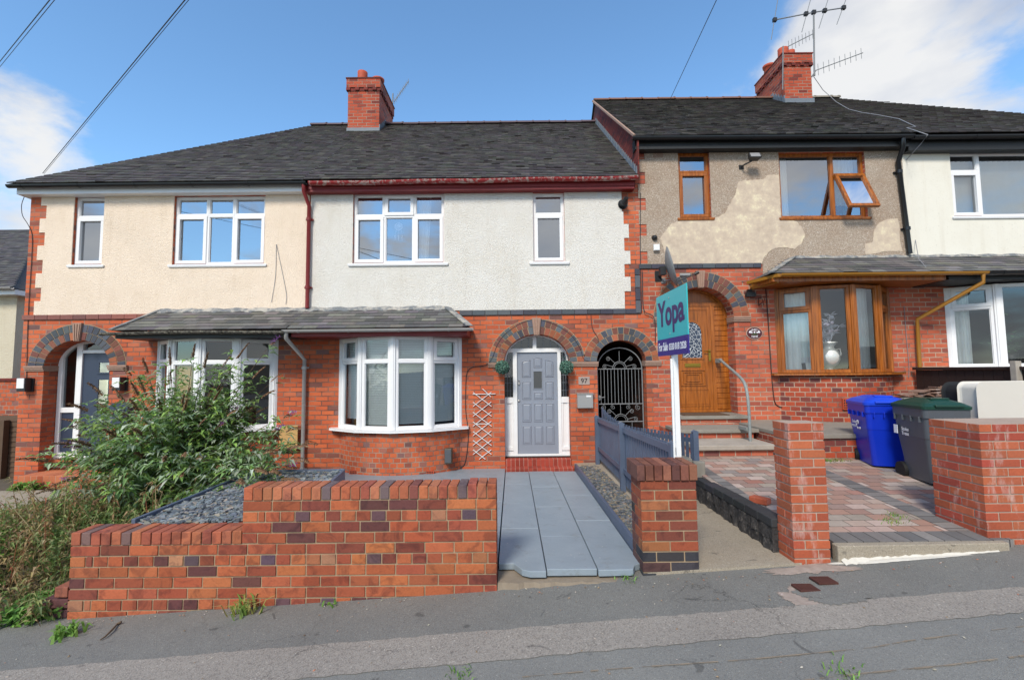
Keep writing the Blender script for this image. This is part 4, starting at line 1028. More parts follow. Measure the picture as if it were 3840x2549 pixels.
# top-hung sash swung open
zt, L_ = w_b[2]+Hh*.66, Hh*.64; an = R(24)
def TO(p): return Vector((w_b[0]+W*.648+p[0], YF+.03-(p[2])*math.sin(an)+p[1]*math.cos(an), zt-p[2]*math.cos(an)-p[1]*math.sin(an)))
mb = MB(); w2 = W*.345; mb.T = TO; t = .06
mb.box(0, w2, -.03, .03, 0, t); mb.box(0, w2, -.03, .03, L_-t, L_); mb.box(0, t, -.03, .03, t, L_-t); mb.box(w2-t, w2, -.03, .03, t, L_-t)
sa = mb.build('casement', 'oak', wo, bevel=.004)
mb = MB(); mb.T = TO; mb.quad((t, 0, t), (w2-t, 0, t), (w2-t, 0, L_-t), (t, 0, L_-t)); mb.T = None; mb.build('casement_pane', 'glass', wo)
arc99 = bay(h99, bx0, bx1, .52, .6, 1.81, 3.37, [fs(0, 1), [(0, 1, 0, 1, 0)], [(0, 1, 0, 1, 0)], fs(0, 1)], 'oak', 'brick_bay99')
mb = MB(); x, y = arc99.p(.45, .004); ab = mb.box(x-.16, x+.16, y-.012, y+.03, 1.17, 1.36).build('air_brick', 'terracotta', h99)
mb = MB()
for i in range(9):
    for j in range(4): mb.box(x-.145+.033*i, x-.125+.033*i, y-.014, y-.0125, 1.19+.042*j, 1.215+.042*j)
mb.build('vent_hole', 'rubber', ab)
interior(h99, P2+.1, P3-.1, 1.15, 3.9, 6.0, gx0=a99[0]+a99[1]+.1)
BE2, BT2 = 3.53, 3.98
bayroof(h99, 4.47, P3, 5.35, P3, BE2, BT2, True, False, 'oak', 'oak_pipe')
gutter(h99, 4.60, P3+.62, 7.70, BE2-.02, .052, 'oak_pipe', brackets=.75)
mb = MB(); mb.bar((4.60, 7.70, BE2-.045), (4.40, 8.35, BE2-.045), .1, .055); mb.bar((4.62, 7.80, BE2-.105), (4.50, 8.48, BE2-.105), .03, .1); mb.build('gutter_return', 'oak_pipe', h99)
gx = P3+.6
downpipe(h99, [(gx-.05, 7.70, BE2-.05), (gx-.05, 7.70, BE2-.2), (gx-.6, 8.40, BE2-.75), (gx-.6, 8.42, 2.2), (gx-.6, 8.42, 1.0)], .033, 'oak_pipe')
mb = MB(); z0, z1 = wz(2900, 556, 8.33), wz(2900, 527, 8.33)
mb.box(P2-.03, P3, 8.33, YF-.001, z0, z1+.06); mb.box(P2-.03, P3, 8.31, 8.33, z0+.0, z0+.05); mb.build('fascia', 'black_wood', h99)
gutter(h99, P2-.1, P3+.02, 8.245, 6.235, .06, 'black_plastic', brackets=1.0, sag=lambda x: -.02*(x-P2)/5)
mb = MB(); random.seed(21)
tiled(mb, lambda t: P2-.05, lambda t: P3, (Y0R, ZE2), (YR, ZR2), .108, .165, .019, [c for c in TILES]+[(.05, .048, .044)]*3, .009)
mb.build('roof', 'rooftile', h99); slope_back(h99, P2-.05, P3, Y0R, ZE2, YR, ZR2, P2-.05, P3)
ridge(h99, P2-.05, P3, YR, ZR2-.02, 'ridge_brown')
mb = MB()
sl = (ZR-ZE)/(YR-Y0R); sl2 = (ZR2-ZE2)/(YR-Y0R)
mb.prism([(YF+.001, 5.3), (YR, 8.4), (15.9, 5.2), (15.9, 6.0), (YR, ZR2-.03), (YF+.001, ZE2+.16)], P2-.005, P2+.22, ax='x'); mb.prism([(8.26, 5.52), (YF, 5.52), (YF, ZE2+.22), (8.24, ZE2-.02)], P2-.005, P2+.02, ax='x'); mb.build('gable_wall', 'brick_dark', h99)
mb = MB(); s = 0
n = 34
for i in range(n):
    a, b = Y0R+.1+(YR-Y0R-.1)*i/n, Y0R+.1+(YR-Y0R-.1)*(i+1)/n; za = ZE+sl*(a-Y0R); zb_ = ZE+sl*(b-Y0R)
    mb.hexa([(P2-.03, a, za+.0), (P2-.03, b+.01, zb_+.0), (P2-.006, b+.01, zb_), (P2-.006, a, za), (P2-.018-.008*(i % 2), a, za+.17), (P2-.018-.008*(i % 2), b+.01, zb_+.10), (P2-.006, b+.01, zb_+.10), (P2-.006, a, za+.17)])
mb.build('stepped_flashing', 'lead', h99)
mb = MB(); mb.bar((P2-.07, Y0R, ZE2-.0), (P2-.07, YR, ZR2+.0), .04, .04); mb.build('verge', 'sandstone', h99)
chimney(h99, 7.30, 8.03, 11.6, 12.9, 8.9, 10.26, [(7.5, 11.9, .13, .34, 0), (7.72, 11.95, .12, .3, 0), (7.45, 12.5, .13, .28, 1), (7.5, 12.8, .1, .15, 0)])
mb = MB(); zf = 8.93; mb.box(7.28, 8.06, 11.572, 11.599, zf-.08, zf+.08)
for i in range(5): y = 11.6+.12*i; mb.box(7.275, 7.299, y, y+.13, zf-.05+.08*i, zf+.18+.09*i)
mb.build('chimney_flashing', 'lead', h99)
# front door of 99
yd = 8.79; Zp = lambda py: wz(2620, py, yd); Xp = lambda px: wx(px, 1300, yd)
def q3(x, y): return (2350+x/2.24, 1000+y/2.24)
ol, orr = a99[0]-a99[1], a99[0]+a99[1]
zb, zt = 1.13, Zp(q3(0, 335)[1])
lx, rx_ = 3.09, Xp(q3(708, 0)[0]); 
mb = MB()
mb.box(lx-.07, lx, yd-.03, yd+.05, zb, zt); mb.box(rx_, rx_+.07, yd-.03, yd+.05, zb, zt); mb.box(ol, orr, yd-.03, yd+.05, zt, zt+.07); mb.box(ol, orr, yd-.04, yd+.05, zb-.05, zb)
frame_arch(mb, a99[0], a99[1], a99[2], a99[4], yd-.025, yd+.045, .05)
dfr = mb.build('door_frame', 'oak', h99, bevel=.004)
mb = MB(); mb.box(ol+.002, orr-.002, yd+.01, yd+.03, zt+.07, 3.44)
z = zb
while z < zt-.02:
    e = min(z+.095, zt); 
    for (a, b) in ((rx_+.07, orr), (ol, lx-.07)): mb.box(a, b, yd-.012, yd+.02, z+.008, e)
    z += .1
for (a, b) in ((rx_+.07, orr), (ol, lx-.07)): mb.box(a, b, yd+.0, yd+.02, zb, zt)
mb.build('side_panel', 'oak', dfr, bevel=.006)
d = MB(); d.box(lx+.003, rx_-.003, yd-.02, yd+.03, zb+.003, zt-.003); door = d.build('door', 'oak', h99)
d = MB(); xm = (lx+rx_)/2
def ringrect(a, b, c, e, t, y0, y1): frame_bars(d, lambda p: Vector(p), a, b, c, e, t, y0, y1); d.T = None
ringrect(lx+.05, rx_-.05, zb+.06, zt-.06, .015, yd-.03, yd-.0205)
for k in range(3): ringrect(xm-.24+.055*k, xm+.24-.055*k, Zp(q3(0,1000)[1])+.04*k, Zp(q3(0,865)[1])-.04*k, .016, yd-.036, yd-.0205)
ringrect(lx+.08, rx_-.08, zb+.1, Zp(q3(0,1030)[1]), .012, yd-.028, yd-.0206)
ga, gb_, gc, gd = xm-.19, xm+.19, Zp(q3(0,765)[1]), Zp(q3(0,560)[1])
for (w, y1) in ((.03, .035),):
    d.box(ga-.03, ga, yd-y1, yd-.0205, gc, gd); d.box(gb_, gb_+.03, yd-y1, yd-.0205, gc, gd); d.box(ga-.04, gb_+.04, yd-y1, yd-.0205, gc-.03, gc)
    n = 14
    for k in range(n):
        a, b = math.pi*k/n, math.pi*(k+1)/n; f = lambda an, r, y: (xm-r*math.cos(an), y, gd+r*1.15*math.sin(an))
        d.hexa([f(a, .19, yd-y1), f(b, .19, yd-y1), f(b, .19, yd-.0205), f(a, .19, yd-.0205), f(a, .22, yd-y1), f(b, .22, yd-y1), f(b, .22, yd-.0205), f(a, .22, yd-.0205)])
d.build('door_moulding', 'oak', door, bevel=.003)
d = MB(); P = [(ga, gc), (gb_, gc)]+[(xm+.19*math.cos(math.pi*k/14), gd+.19*1.15*math.sin(math.pi*k/14)) for k in range(15)]
d.prism(P, yd-.024, yd-.021); d.build('door_glass', 'leaded', door)
d = MB(); zl = Zp(q3(0, 827)[1]); d.box(xm-.15, xm+.15, yd-.032, yd-.0205, zl-.035, zl+.035); d.box(xm-.12, xm+.12, yd-.038, yd-.032, zl-.018, zl+.018); d.build('letter_plate', 'brass', door, bevel=.004)
d = MB(); zh = Zp(q3(0, 745)[1]); xh_ = rx_-.045; d.box(xh_-.02, xh_+.02, yd-.032, yd-.0205, zh-.11, zh+.11); d.tube([(xh_, yd-.03, zh+.07), (xh_, yd-.07, zh+.07), (xh_-.12, yd-.075, zh+.08)], .01); d.build('handle', 'brass', door)
s = MB(); s.box(ol-.0, orr+.0, 8.06, yd+.04, 1.02, 1.075); st = s.build('doorstep', 'stone', h99, bevel=.008)
s = MB(); s.box(ol+.02, orr-.02, 8.10, yd, .9, 1.019); s.box(2.70, 3.9, 7.47, 8.5, .72, .868); s.box(2.72, 3.86, 6.86, 8.3, .2, .70); s.build('step_riser', 'brick99', h99)
s = MB(); s.box(2.68, 3.97, 7.42, 8.098, .869, .925); s.build('step_tread', 'stone', h99, bevel=.008)
s = MB(); s.box(2.70, 3.90, 6.80, 7.468, .701, .775); s.build('step_tread', 'concrete', h99, bevel=.012)
# ---------------- 101
h101 = thing('terraced_house', 'smooth pale cream house at the far right with white window frames', 'house', (10, YF, 1), 'terraced houses on the hill')
w_a = (wx(3566, 690, YF), 11.1, wz(3700, 812, YF), wz(3700, 568, YF))
bx0, bx1 = 8.17, 10.5
mb = MB(); wall(mb, P3, XR, -.1, 6.12, YF, [w_a, (bx0+.08, bx1-.08, 1.88, 3.36, .1)]); shell(mb, P3, XR, -.1, 6.12, left=False); mb.build('wall', 'brick99', h101)
mb = MB(); panel(mb, [(3.97, 6.09, P3+.002, XR)], [w_a], YFR-.003, .016); mb.build('render', 'green_cream', h101)
window(h101, flatT(w_a[0], YF+.04), w_a[1]-w_a[0], w_a[2], w_a[3], [(0, .22, 0, .70, 1), (0, .22, .70, 1, 0), (.22, .78, 0, 1, 0), (.78, 1, 0, .7, 1), (.78, 1, .7, 1, 0)], glass='glass_mid', sill=.05)
bay(h101, bx0, bx1, .55, .9, 1.88, 3.37, [fs(0, 1), [(0, 1, 0, 1, 0)], [(0, 1, 0, 1, 0)], fs(0, 1)], 'upvc', 'brick_bay99')
interior(h101, P3+.1, XR-.1, 1.3, 3.9, 6.0)
bayroof(h101, P3, 10.9, P3, 10.5, BE2, BT2, False, True, 'black_wood', 'black_plastic')
gutter(h101, P3+.62, 11.0, 7.70, BE2-.03, .052, 'black_plastic', brackets=.9)
mb = MB(); z0, z1 = wz(3600, 562, 8.33), wz(3600, 535, 8.33)
mb.box(P3+.001, XR+.3, 8.33, YF-.001, z0, z1+.05); mb.build('fascia', 'black_wood', h101)
gutter(h101, P3+.02, XR+.4, 8.245, 6.195, .06, 'black_plastic', brackets=.9)
mb = MB(); random.seed(22)
tiled(mb, lambda t: P3, lambda t: XR+.35+t*(9.1-XR-.35), (Y0R, ZE2), (YR, ZR2), .108, .165, .019, TILES, .007)
mb.add([(XR+.35, Y0R, ZE2-.02), (9.1, YR, ZR2-.02), (XR+.35, 2*YR-Y0R, ZE2-.02)], [(0, 1, 2)], TILES[0])
mb.build('roof', 'rooftile', h101); slope_back(h101, P3, XR+.35, Y0R, ZE2, YR, ZR2, P3, 9.1)
ridge(h101, 8.04, 9.15, YR, ZR2-.02, 'stone')
# downpipes between houses
xx = wx(1158, 800, 8.42)
downpipe(h97, [(xx-.03, 8.25, 5.40), (xx-.03, 8.26, 5.28), (xx, 8.43, 5.05), (xx, 8.43, 3.11)], .036, 'red_paint', clips=[(xx, 8.43, 4.8), (xx, 8.43, 3.5)])
xw = wx(1140, 1500, 8.44)
downpipe(h97, [(xw+.0, 7.72, 2.62), (xw+.0, 7.72, 2.5), (xw, 8.43, 2.15), (xw, 8.43, .05)], .034, 'grey_plastic', clips=[(xw, 8.43, 2.0), (xw, 8.43, .15)])
xb_ = wx(3398, 780, 8.42)
downpipe(h99, [(xb_-.12, 8.25, 6.16), (xb_-.12, 8.26, 6.0), (xb_-.08, 8.43, 5.8), (xb_+.02, 8.43, 4.02)], .042, 'black_plastic', clips=[(xb_-.075, 8.43, 5.6), (xb_, 8.43, 4.5)])
# ---------------- far left neighbour
hn = thing('neighbouring_house', 'pale rendered house with slate roof seen past the left gable', 'house', (-17, 13, -1))
mb = MB(); mb.box(-22, -14.25, 13, 20, -1, 4.2); mb.build('wall', rendermat('pale_roughcast', L('#cfc6b0'), 50, .8, .012, .2), hn)
mb = MB(); random.seed(5)
tiled(mb, lambda t: -22, lambda t: -14.0-3.4*t, (12.6, 4.38), (16.5, 7.3), .13, .2, .014, TILES[:4], .006)
mb.quad((-13.98, 12.6, 4.36), (-17.4, 16.5, 7.28), (-17.4, 16.6, 7.28), (-13.98, 20.4, 4.36), TILES[0]); mb.quad((-22, 20.4, 4.36), (-13.98, 20.4, 4.36), (-17.4, 16.5, 7.28), (-22, 16.5, 7.28), TILES[0])
mb.build('roof', 'rooftile', hn)
mb = MB(); mb.box(-22, -14.0, 12.7, 13.0, 4.2, 4.34); mb.box(-14.249, -14.0, 13.0, 20, 4.2, 4.34); mb.build('fascia', 'upvc', hn)
gutter(hn, -22, -13.95, 12.58, 4.38, .06, 'grey_plastic')
# ------------------------------------------------------------------ garden walls and pillars, brick by brick
OLD = [(.40, .10, .04), (.37, .09, .038), (.33, .08, .035), (.44, .13, .048), (.29, .07, .035), (.22, .055, .035), (.13, .045, .04), (.40, .11, .045), (.36, .08, .035), (.42, .115, .045), (.38, .10, .04), (.34, .08, .04)]
OLDH = OLD+[(.12, .06, .065), (.34, .16, .09), (.40, .18, .10), (.10, .06, .08), (.30, .13, .065), (.36, .13, .06)]
NEW = [(.44, .10, .042), (.40, .088, .038), (.46, .12, .05), (.38, .08, .036), (.42, .11, .05)]
def lay(mb, rows, x0, x1, ztop, y0, y1, pitch, jw=.011, pal=OLD, zmin=-9, first=0):
    z = ztop
    for ri, kind in enumerate(rows):
        zb = z-pitch
        if zb < zmin: break
        bw = .243 if kind == 'S' else .1255
        x = x0
        off = {0: 0, 1: .1255}[(ri+first) % 2] if kind == 'S' else 0
        ws = []
        if off: ws.append(off)
        if kind == 'H' : ws.append(.1255); ws.append(.06)
        while x+sum(ws) < x1-.02: ws.append(bw+random.uniform(-.003, .003))
        for w in ws:
            e = min(x+w, x1)
            if x1-e < .04: e = x1
            if e-x > .02:
                dz = random.uniform(-.0015, .0015); dy = random.uniform(-.003, .002)
                c = jit(random.choice(OLDH if (kind == 'H' and pal is OLD) else pal), .16)
                mb.box(x+(jw/2 if x > x0 else 0), e-(jw/2 if e < x1 else 0), y0+dy, y1-dy, zb+jw/2+dz, z-jw/2+dz, c)
            x = e
            if x >= x1: break
        z = zb
    return z
def coping(mb, x0, x1, z, h, y0, y1, pal=OLD, w=.081, rise=None):
    n = round((x1-x0)/w); w = (x1-x0)/n
    for i in range(n):
        dz = random.uniform(-.003, .003)+(rise(i, n) if rise else 0); c = jit(random.choice(pal), .15)
        mb.box(x0+i*w+.004, x0+(i+1)*w-.004, y0+random.uniform(-.003, .003), y1, z-h, z+dz, c)
random.seed(31)
WY0, WY1 = 3.86, 4.085
xs0, xs1, xs2 = pt(263, 2100, WY0).x, pt(905, 2100, WY0).x, pt(1862, 2000, WY0).x
zU, zL = .955, .655; ph = .0868
fw_ = thing('garden_wall', 'old multicoloured red brick front wall stepping up beside the painted path', 'brick wall', ((xs0+xs2)/2, 3.97, 0))
mb = MB()
rowsU = 'SHSSSHSSSHSSSS'
zc = zU-.108
lay(mb, rowsU[:4], xs1, xs2, zc, WY0, WY1, ph, zmin=-.35)
# the lower run continues the same courses
zc2 = zc-4*ph
random.seed(32)
lay(mb, rowsU[4:], xs0, xs2, zc2, WY0, WY1, ph, zmin=-.45)
mb.build('brickwork', 'bricks', fw_, bevel=.0035)
mb = MB(); mb.box(xs0+.006, xs1, WY0+.007, WY1-.007, -.5, zc2-.001); mb.box(xs1+.001, xs2-.006, WY0+.007, WY1-.007, -.5, zc-.001)
mb.box(xs0+.006, xs1-.02, WY0+.008, WY1-.008, zc2-.001, zc2+.092); mb.box(xs1+.006, xs2-.006, WY0+.008, WY1-.008, zc, zU-.012)
mb.build('mortar', 'mortar', fw_)
mb = MB(); random.seed(5)
coping(mb, xs0-.004, xs1-.001, zc2+.104, .101, WY0-.004, WY1+.003, [(.38, .10, .05), (.40, .12, .06), (.34, .09, .05), (.36, .095, .055), (.42, .13, .06), (.40, .11, .055), (.20, .11, .10)])
coping(mb, xs1, xs2+.003, zU, .104, WY0-.004, WY1+.003, [(.42, .12, .055), (.38, .10, .05), (.44, .15, .075), (.26, .08, .06), (.40, .11, .05), (.36, .09, .055), (.42, .12, .055), (.38, .10, .055), (.14, .10, .10)], rise=lambda i, n: .012 if i > n-4 else 0)
mb.build('coping', 'bricks', fw_, bevel=.005)
# remains of the wall at its left end
mb = MB(); random.seed(8)
def bk(fx0, fx1, fy0, fy1, c): 
    a, b, c0, d = RX(fx0, fy0, fx1, fy1, WY0); mb.box(a, b, WY0+.01, WY1-.03, c0, d, c)
bk(199, 248, 2203, 2242, (.30, .10, .06)); bk(152, 250, 2249, 2283, (.12, .045, .045)); bk(125, 188, 2289, 2312, (.12, .045, .045)); bk(190, 250, 2289, 2318, (.10, .04, .045)); bk(255, 262, 2249, 2318, (.2, .06, .05))
single(mb, 'broken_wall', 'bricks', 'stub of broken dark bricks stepping down at the left end of the front wall', 'brick wall', bevel=.006)
def pillar(nm, label, x0, x1, y0, y1, zt, zb, pitch, rowsA, rowsB, pal, bmat, mmat, sideA, sideB, cop=None, jw=.011, dark=None):
    t = thing(nm, label, 'brick pillar', ((x0+x1)/2, (y0+y1)/2, zb))
    mb = MB(); z = zt; i = 0
    if cop:
        c = MB(); coping(c, x0-.035, x1+.012, zt, cop, y0-.02, y1+.02, [(.20, .07, .045), (.14, .055, .045), (.22, .08, .05), (.08, .06, .06), (.30, .12, .07)], .079); c.build('coping', bmat, t, bevel=.005)
        z = zt-cop
    ztop = z
    while z > zb-.1:
        ws = rowsA if i % 2 == 0 else rowsB; sd = sideA if i % 2 == 0 else sideB
        x = x0; tot = sum(ws); k = (x1-x0)/tot
        for j, w in enumerate(ws):
            w *= k; c = random.choice(pal)
            if dark and z < dark: c = random.choice([(.05, .045, .05), (.10, .05, .045), (.04, .04, .05)])
            mb.box(x+(jw/2 if j else 0), x+w-(jw/2 if j < len(ws)-1 else 0), y0+random.uniform(-.002, .002), y0+sd[0]-jw/2, z-pitch+jw/2, z-jw/2, jit(c, .14)); x += w
        y = y0+sd[0]
        for s in sd[1:]:
            for (a, b) in ((x0, (x0+x1)/2-.01), ((x0+x1)/2+.01, x1)):
                c = random.choice(pal)
                if dark and z < dark+.3: c = random.choice([(.05, .045, .05), (.10, .05, .045), (.16, .06, .05)])
                mb.box(a, b, y+jw/2, min(y+s, y1)-(jw/2 if y+s < y1-.01 else 0), z-pitch+jw/2, z-jw/2, jit(c, .14))
            y += s
        z -= pitch; i += 1
    mb.build('brickwork', bmat, t, bevel=.003)
    m = MB(); m.box(x0+.006, x1-.006, y0+.006, y1-.006, z, ztop-.004); m.build('mortar', mmat, t)
    return t
random.seed(41)
pillar('gate_pillar', 'weathered dark brick pillar with soldier coping, under the for sale board', pt(2406, 1960, 3.95).x, pt(2616, 1960, 3.95).x, 3.95, 4.27, 1.09, -.0, .0845, [.24, .24], [.12, .24, .12], [(.30, .07, .032), (.34, .085, .035), (.26, .06, .03), (.20, .055, .035), (.36, .13, .05)], 'bricks', 'mortar', [.11, .21], [.215, .11], cop=.13, dark=.42)
random.seed(42)
pillar('gate_pillar', 'slim new red brick pillar with pale joints at the left of the block drive', pt(2966, 1840, 3.96).x, pt(3102, 1840, 3.96).x, 3.96, 4.19, 1.43, .1, .0757, [.215, .1025], [.1025, .215], NEW, 'bricks_new', 'mortar_pale', [.105, .125], [.23], jw=.012)
random.seed(43)
pillar('gate_pillar', 'wide new red brick pillar at the far right with white lime stains', pt(3689, 1820, 4.07).x, 5.15, 4.07, 4.56, 1.39, .1, .0765, [.11, .22, .22, .22, .22], [.22, .22, .22, .22, .11], NEW+[(.36, .06, .035)], 'bricks_new', 'mortar_pale', [.105, .22, .17], [.215, .22, .06], jw=.012)
# ------------------------------------------------------------------ low engineering-brick retaining wall
random.seed(44)
t = thing('retaining_wall', 'low black rubble wall with black brick coping along the block drive', 'low wall', (2.37, 5.1, .2))
mb = MB(); n = 26
zl = lambda y: .55-.02*(y-4.2)
for i in range(n):
    ya, yb_ = 4.19+1.75*i/n, 4.19+1.75*(i+1)/n; o1, o2 = .012*math.sin(i*2.1), .012*math.sin((i+1)*2.1)
    for k in range(3):
        z0, z1 = .15+(zl(ya)-.08-.15)*k/3, .15+(zl(ya)-.08-.15)*(k+1)/3; r = random.uniform(-.012, .012)
        mb.hexa([(2.32+r+o1, ya, z0), (2.42, ya, z0), (2.42, yb_, z0), (2.32+r+o2, yb_, z0), (2.32+r*.3+o1, ya, z1), (2.42, ya, z1), (2.42, yb_, z1), (2.32+r*.3+o2, yb_, z1)], jit((.07, .065, .06), .3))
nt = NT('black_rubble'); c = nt.ramp(nt.noise(14, 7, .75), [(.35, (.02, .02, .022, 1)), (.55, (.06, .055, .055, 1)), (.7, (.26, .23, .2, 1))]); nt.col(c); nt.rough(.9); nt.bump(nt.noise(22, 7, .75), 1.0, .04); MT['rubble'] = nt.m
mb.build('rubble', 'rubble', t)
mb = MB(); y = 4.19
while y < 5.93:
    mb.box(2.315, 2.46, y+.004, y+.236, zl(y)-.078, zl(y)+random.uniform(-.003, .003), jit((.035, .037, .042), .2)); y += .24
mb.build('coping', 'string', t, bevel=.008)
mb = MB(); mb.box(2.33, 2.47, 5.95, 6.08, .3, .71); mb.box(2.20, 2.325, 6.0, 6.9, .3, .74); mb.build('end_block', 'stone', t, bevel=.01)
# ------------------------------------------------------------------ driveway
zd = lambda y: .405+.07*(y-4)
mb = MB(); mb.hexa([(2.42, 4.22, .1), (7.5, 4.22, .1), (7.5, 8.4, .1), (2.42, 8.4, .1), (2.42, 4.22, zd(4.22)), (7.5, 4.22, zd(4.22)), (7.5, 8.4, zd(8.4)), (2.42, 8.4, zd(8.4))])
struct(mb, 'driveway', 'blocks')
mb = MB(); mb.hexa([(2.75, 4.03, .1), (4.3, 4.03, .1), (4.3, 4.219, .1), (2.75, 4.219, .1), (2.75, 4.03, zd(4.03)), (4.3, 4.03, zd(4.03)), (4.3, 4.219, zd(4.219)), (2.75, 4.219, zd(4.219))])
mb.add([(3.93, 4.22, zd(4.22)+.004), (4.13, 4.22, zd(4.22)+.004), (4.13, 7.2, zd(7.2)+.004), (3.93, 7.2, zd(7.2)+.004)], [(0, 1, 2, 3)], (1, 1, 1), [[(4.22, 0), (4.22, .2), (7.2, .2), (7.2, 0)]])
mb.add([(2.48, 4.22, zd(4.22)+.004), (2.62, 4.22, zd(4.22)+.004), (2.62, 6.6, zd(6.6)+.004), (2.48, 6.6, zd(6.6)+.004)], [(0, 1, 2, 3)], (1, 1, 1), [[(4.22, 0), (4.22, .14), (6.6, .14), (6.6, 0)]])
struct(mb, 'driveway_edging', 'blocks_dark')
mb = MB()
mb.hexa([(2.73, 3.95, .1), (4.2, 3.97, .1), (4.2, 4.029, .1), (2.73, 4.029, .1), (2.73, 3.95, zd(4.0)-.006), (4.2, 3.97, zd(4)+.0), (4.2, 4.029, zd(4)+.0), (2.73, 4.029, zd(4)-.004)])
o = mb.build('driveway_kerb', 'worn_concrete', None, bevel=.008); o['kind'] = 'structure'
def splat(cx, cy, rx, ry, dz, name, mat, seed, rough=.25, h=.006):
    random.seed(seed); mb = MB(); n = 120; ph_ = [random.uniform(0, 6.28) for _ in range(6)]
    P = []
    for k in range(n):
        a = 2*math.pi*k/n; r = (1+rough*sum(math.sin((j+2)*a+ph_[j])/(j+1.5) for j in range(6)))*(1+random.uniform(-.12, .12))
        P.append((cx+rx*r*math.cos(a), cy+ry*r*math.sin(a)))
    c = (cx, cy, gz(cx)+dz+h)
    V = [c]+[(x, y, gz(x)+dz) for x, y in P]; mb.add(V, [(0, i+1, (i+1) % n+1) for i in range(n)], sm=True)
    o = mb.build(name, mat, None); o['kind'] = 'structure'; return o
g1 = gp(2990, 2115); splat(g1.x+.05, 3.87, .26, .10, .004, 'mortar_spill', 'spill', 3, .45, .008)
g1 = gp(3180, 2100); splat(3.15, 3.93, .45, .035, .003, 'mortar_spill', 'white_lime', 4, .3, .015)
mb = MB(); 
random.seed(77); _n = 44; _W = [.035+.03*random.random() for _ in range(_n+1)]; _H = [.018+.02*random.random() for _ in range(_n+1)]
for i in range(_n):
    a, b = 2.75+1.35*i/_n, 2.75+1.35*(i+1)/_n; k = 1-.75*i/_n; kb = 1-.75*(i+1)/_n; ya, yb_ = 3.952+.02*(a-2.75)/1.5, 3.952+.02*(b-2.75)/1.5
    mb.add([(a, ya-_W[i]*k, gz(a)+.002), (b, yb_-_W[i+1]*kb, gz(b)+.002), (b, yb_, gz(b)+_H[i+1]*kb+.003), (a, ya, gz(a)+_H[i]*k+.003)], [(0, 1, 2, 3)], sm=True)
o = mb.build('mortar_fillet', 'white_lime', None); o['kind'] = 'structure'
g1 = gp(2960, 2250); splat(g1.x+.1, g1.y+.03, .15, .12, .0035, 'mortar_spill', 'spill', 6, .4, .002)
g1 = gp(3060, 2235); splat(g1.x+.12, g1.y+.0, .22, .15, .0075, 'tarmac_patch', 'asphalt', 7, .15, .002)
for i, (cx, cy, lb) in enumerate(((3023, 2203, 'square rusty stopcock cover, the nearer of two in the pavement'), (3090, 2175, 'rusty iron cover set further back toward the slim brick pillar'))):
    g = gp(cx, cy, .01); mb = MB(); a, b = .075, .055; z = gz(g.x)+.012
    V = [(-a, -b), (a, -b), (a*.9, b), (-a*1.1, b)]
    mb.add([(g.x+x, g.y+y, z-.01) for x, y in V]+[(g.x+x, g.y+y, z+.006) for x, y in V], [(3, 2, 1, 0), (4, 5, 6, 7), (0, 1, 5, 4), (1, 2, 6, 5), (2, 3, 7, 6), (3, 0, 4, 7)])
    for k in range(5): mb.box(g.x-a*.8, g.x+a*.8, g.y-b*.8+k*b*.36, g.y-b*.8+k*b*.36+.008, z+.006, z+.010)
    single(mb, 'stopcock_cover', 'rust', lb, 'metal cover', 'stopcock covers in the pavement', bevel=.002)
mb = MB(); g = pt(2700, 1835, 4.95); mb.box(-.055, .055, -.09, .09, 0, .06); zz = zd(4.95)
an = R(35); mb.v = [Vector((2.62+v.x*math.cos(an)-v.y*math.sin(an), 4.95+v.x*math.sin(an)+v.y*math.cos(an), zd(4.95)+.004+v.z)) for v in mb.v]
mb.c = [(.45, .10, .045)]*len(mb.f)
single(mb, 'loose_brick', 'bricks_new', 'broken orange brick lying on the block drive by the black coping', 'brick', bevel=.006)
# terrace in front of 99 and low wall with tiles
t = thing('garden_terrace', 'raised stone topped brick plinth in front of the brown bay window', 'terrace', (5.2, 7.2, .6))
mb = MB(); mb.box(3.98, 7.38, 6.64, 8.49, .4, .885); mb.build('plinth', 'brick_bay99', t)
mb = MB(); mb.box(3.98, 7.4, 6.60, 8.49, .886, .95); mb.build('slab', 'stone', t, bevel=.01)
t = thing('garden_wall', 'low brick wall behind the two bins with broken roof tiles on top', 'brick wall', (6.6, 7.0, .9))
mb = MB(); mb.box(5.9, 7.37, 6.9, 7.12, .951, 1.40); mb.build('brickwork', 'brick99', t); mb = MB(); mb.box(5.88, 7.38, 6.88, 7.14, 1.401, 1.44); mb.build('coping', 'stone', t, bevel=.008)
random.seed(9)
k = 0
for i in range(13):
    x = 5.95+.085*i*1.0+random.uniform(-.02, .02); lv = random.choice((0, 1, 2)) if 2 < i < 11 else 0
    for j in range(lv+1):
        mb = MB(); a = random.uniform(-.5, .5); tl = random.uniform(-.25, .25)
        mb.box(-.085, .085, -.10, .10, 0, .018)
        mb.v = [Vector((x+v.x*math.cos(a)-v.y*math.sin(a), 7.0+v.x*math.sin(a)+v.y*math.cos(a), 1.444+.045*j+.02*(i % 2)+v.z+v.x*tl+.012)) for v in mb.v]
        mb.c = [jit(random.choice([(.22, .10, .07), (.25, .15, .11), (.20, .13, .10), (.3, .17, .12)]), .1)]*len(mb.f)
        o = single(mb, 'roof_tile', 'bricks_new', 'old broken clay roof tile heaped on the low wall behind the bins', 'roof tile', 'broken tiles heaped on the low wall')
        k += 1
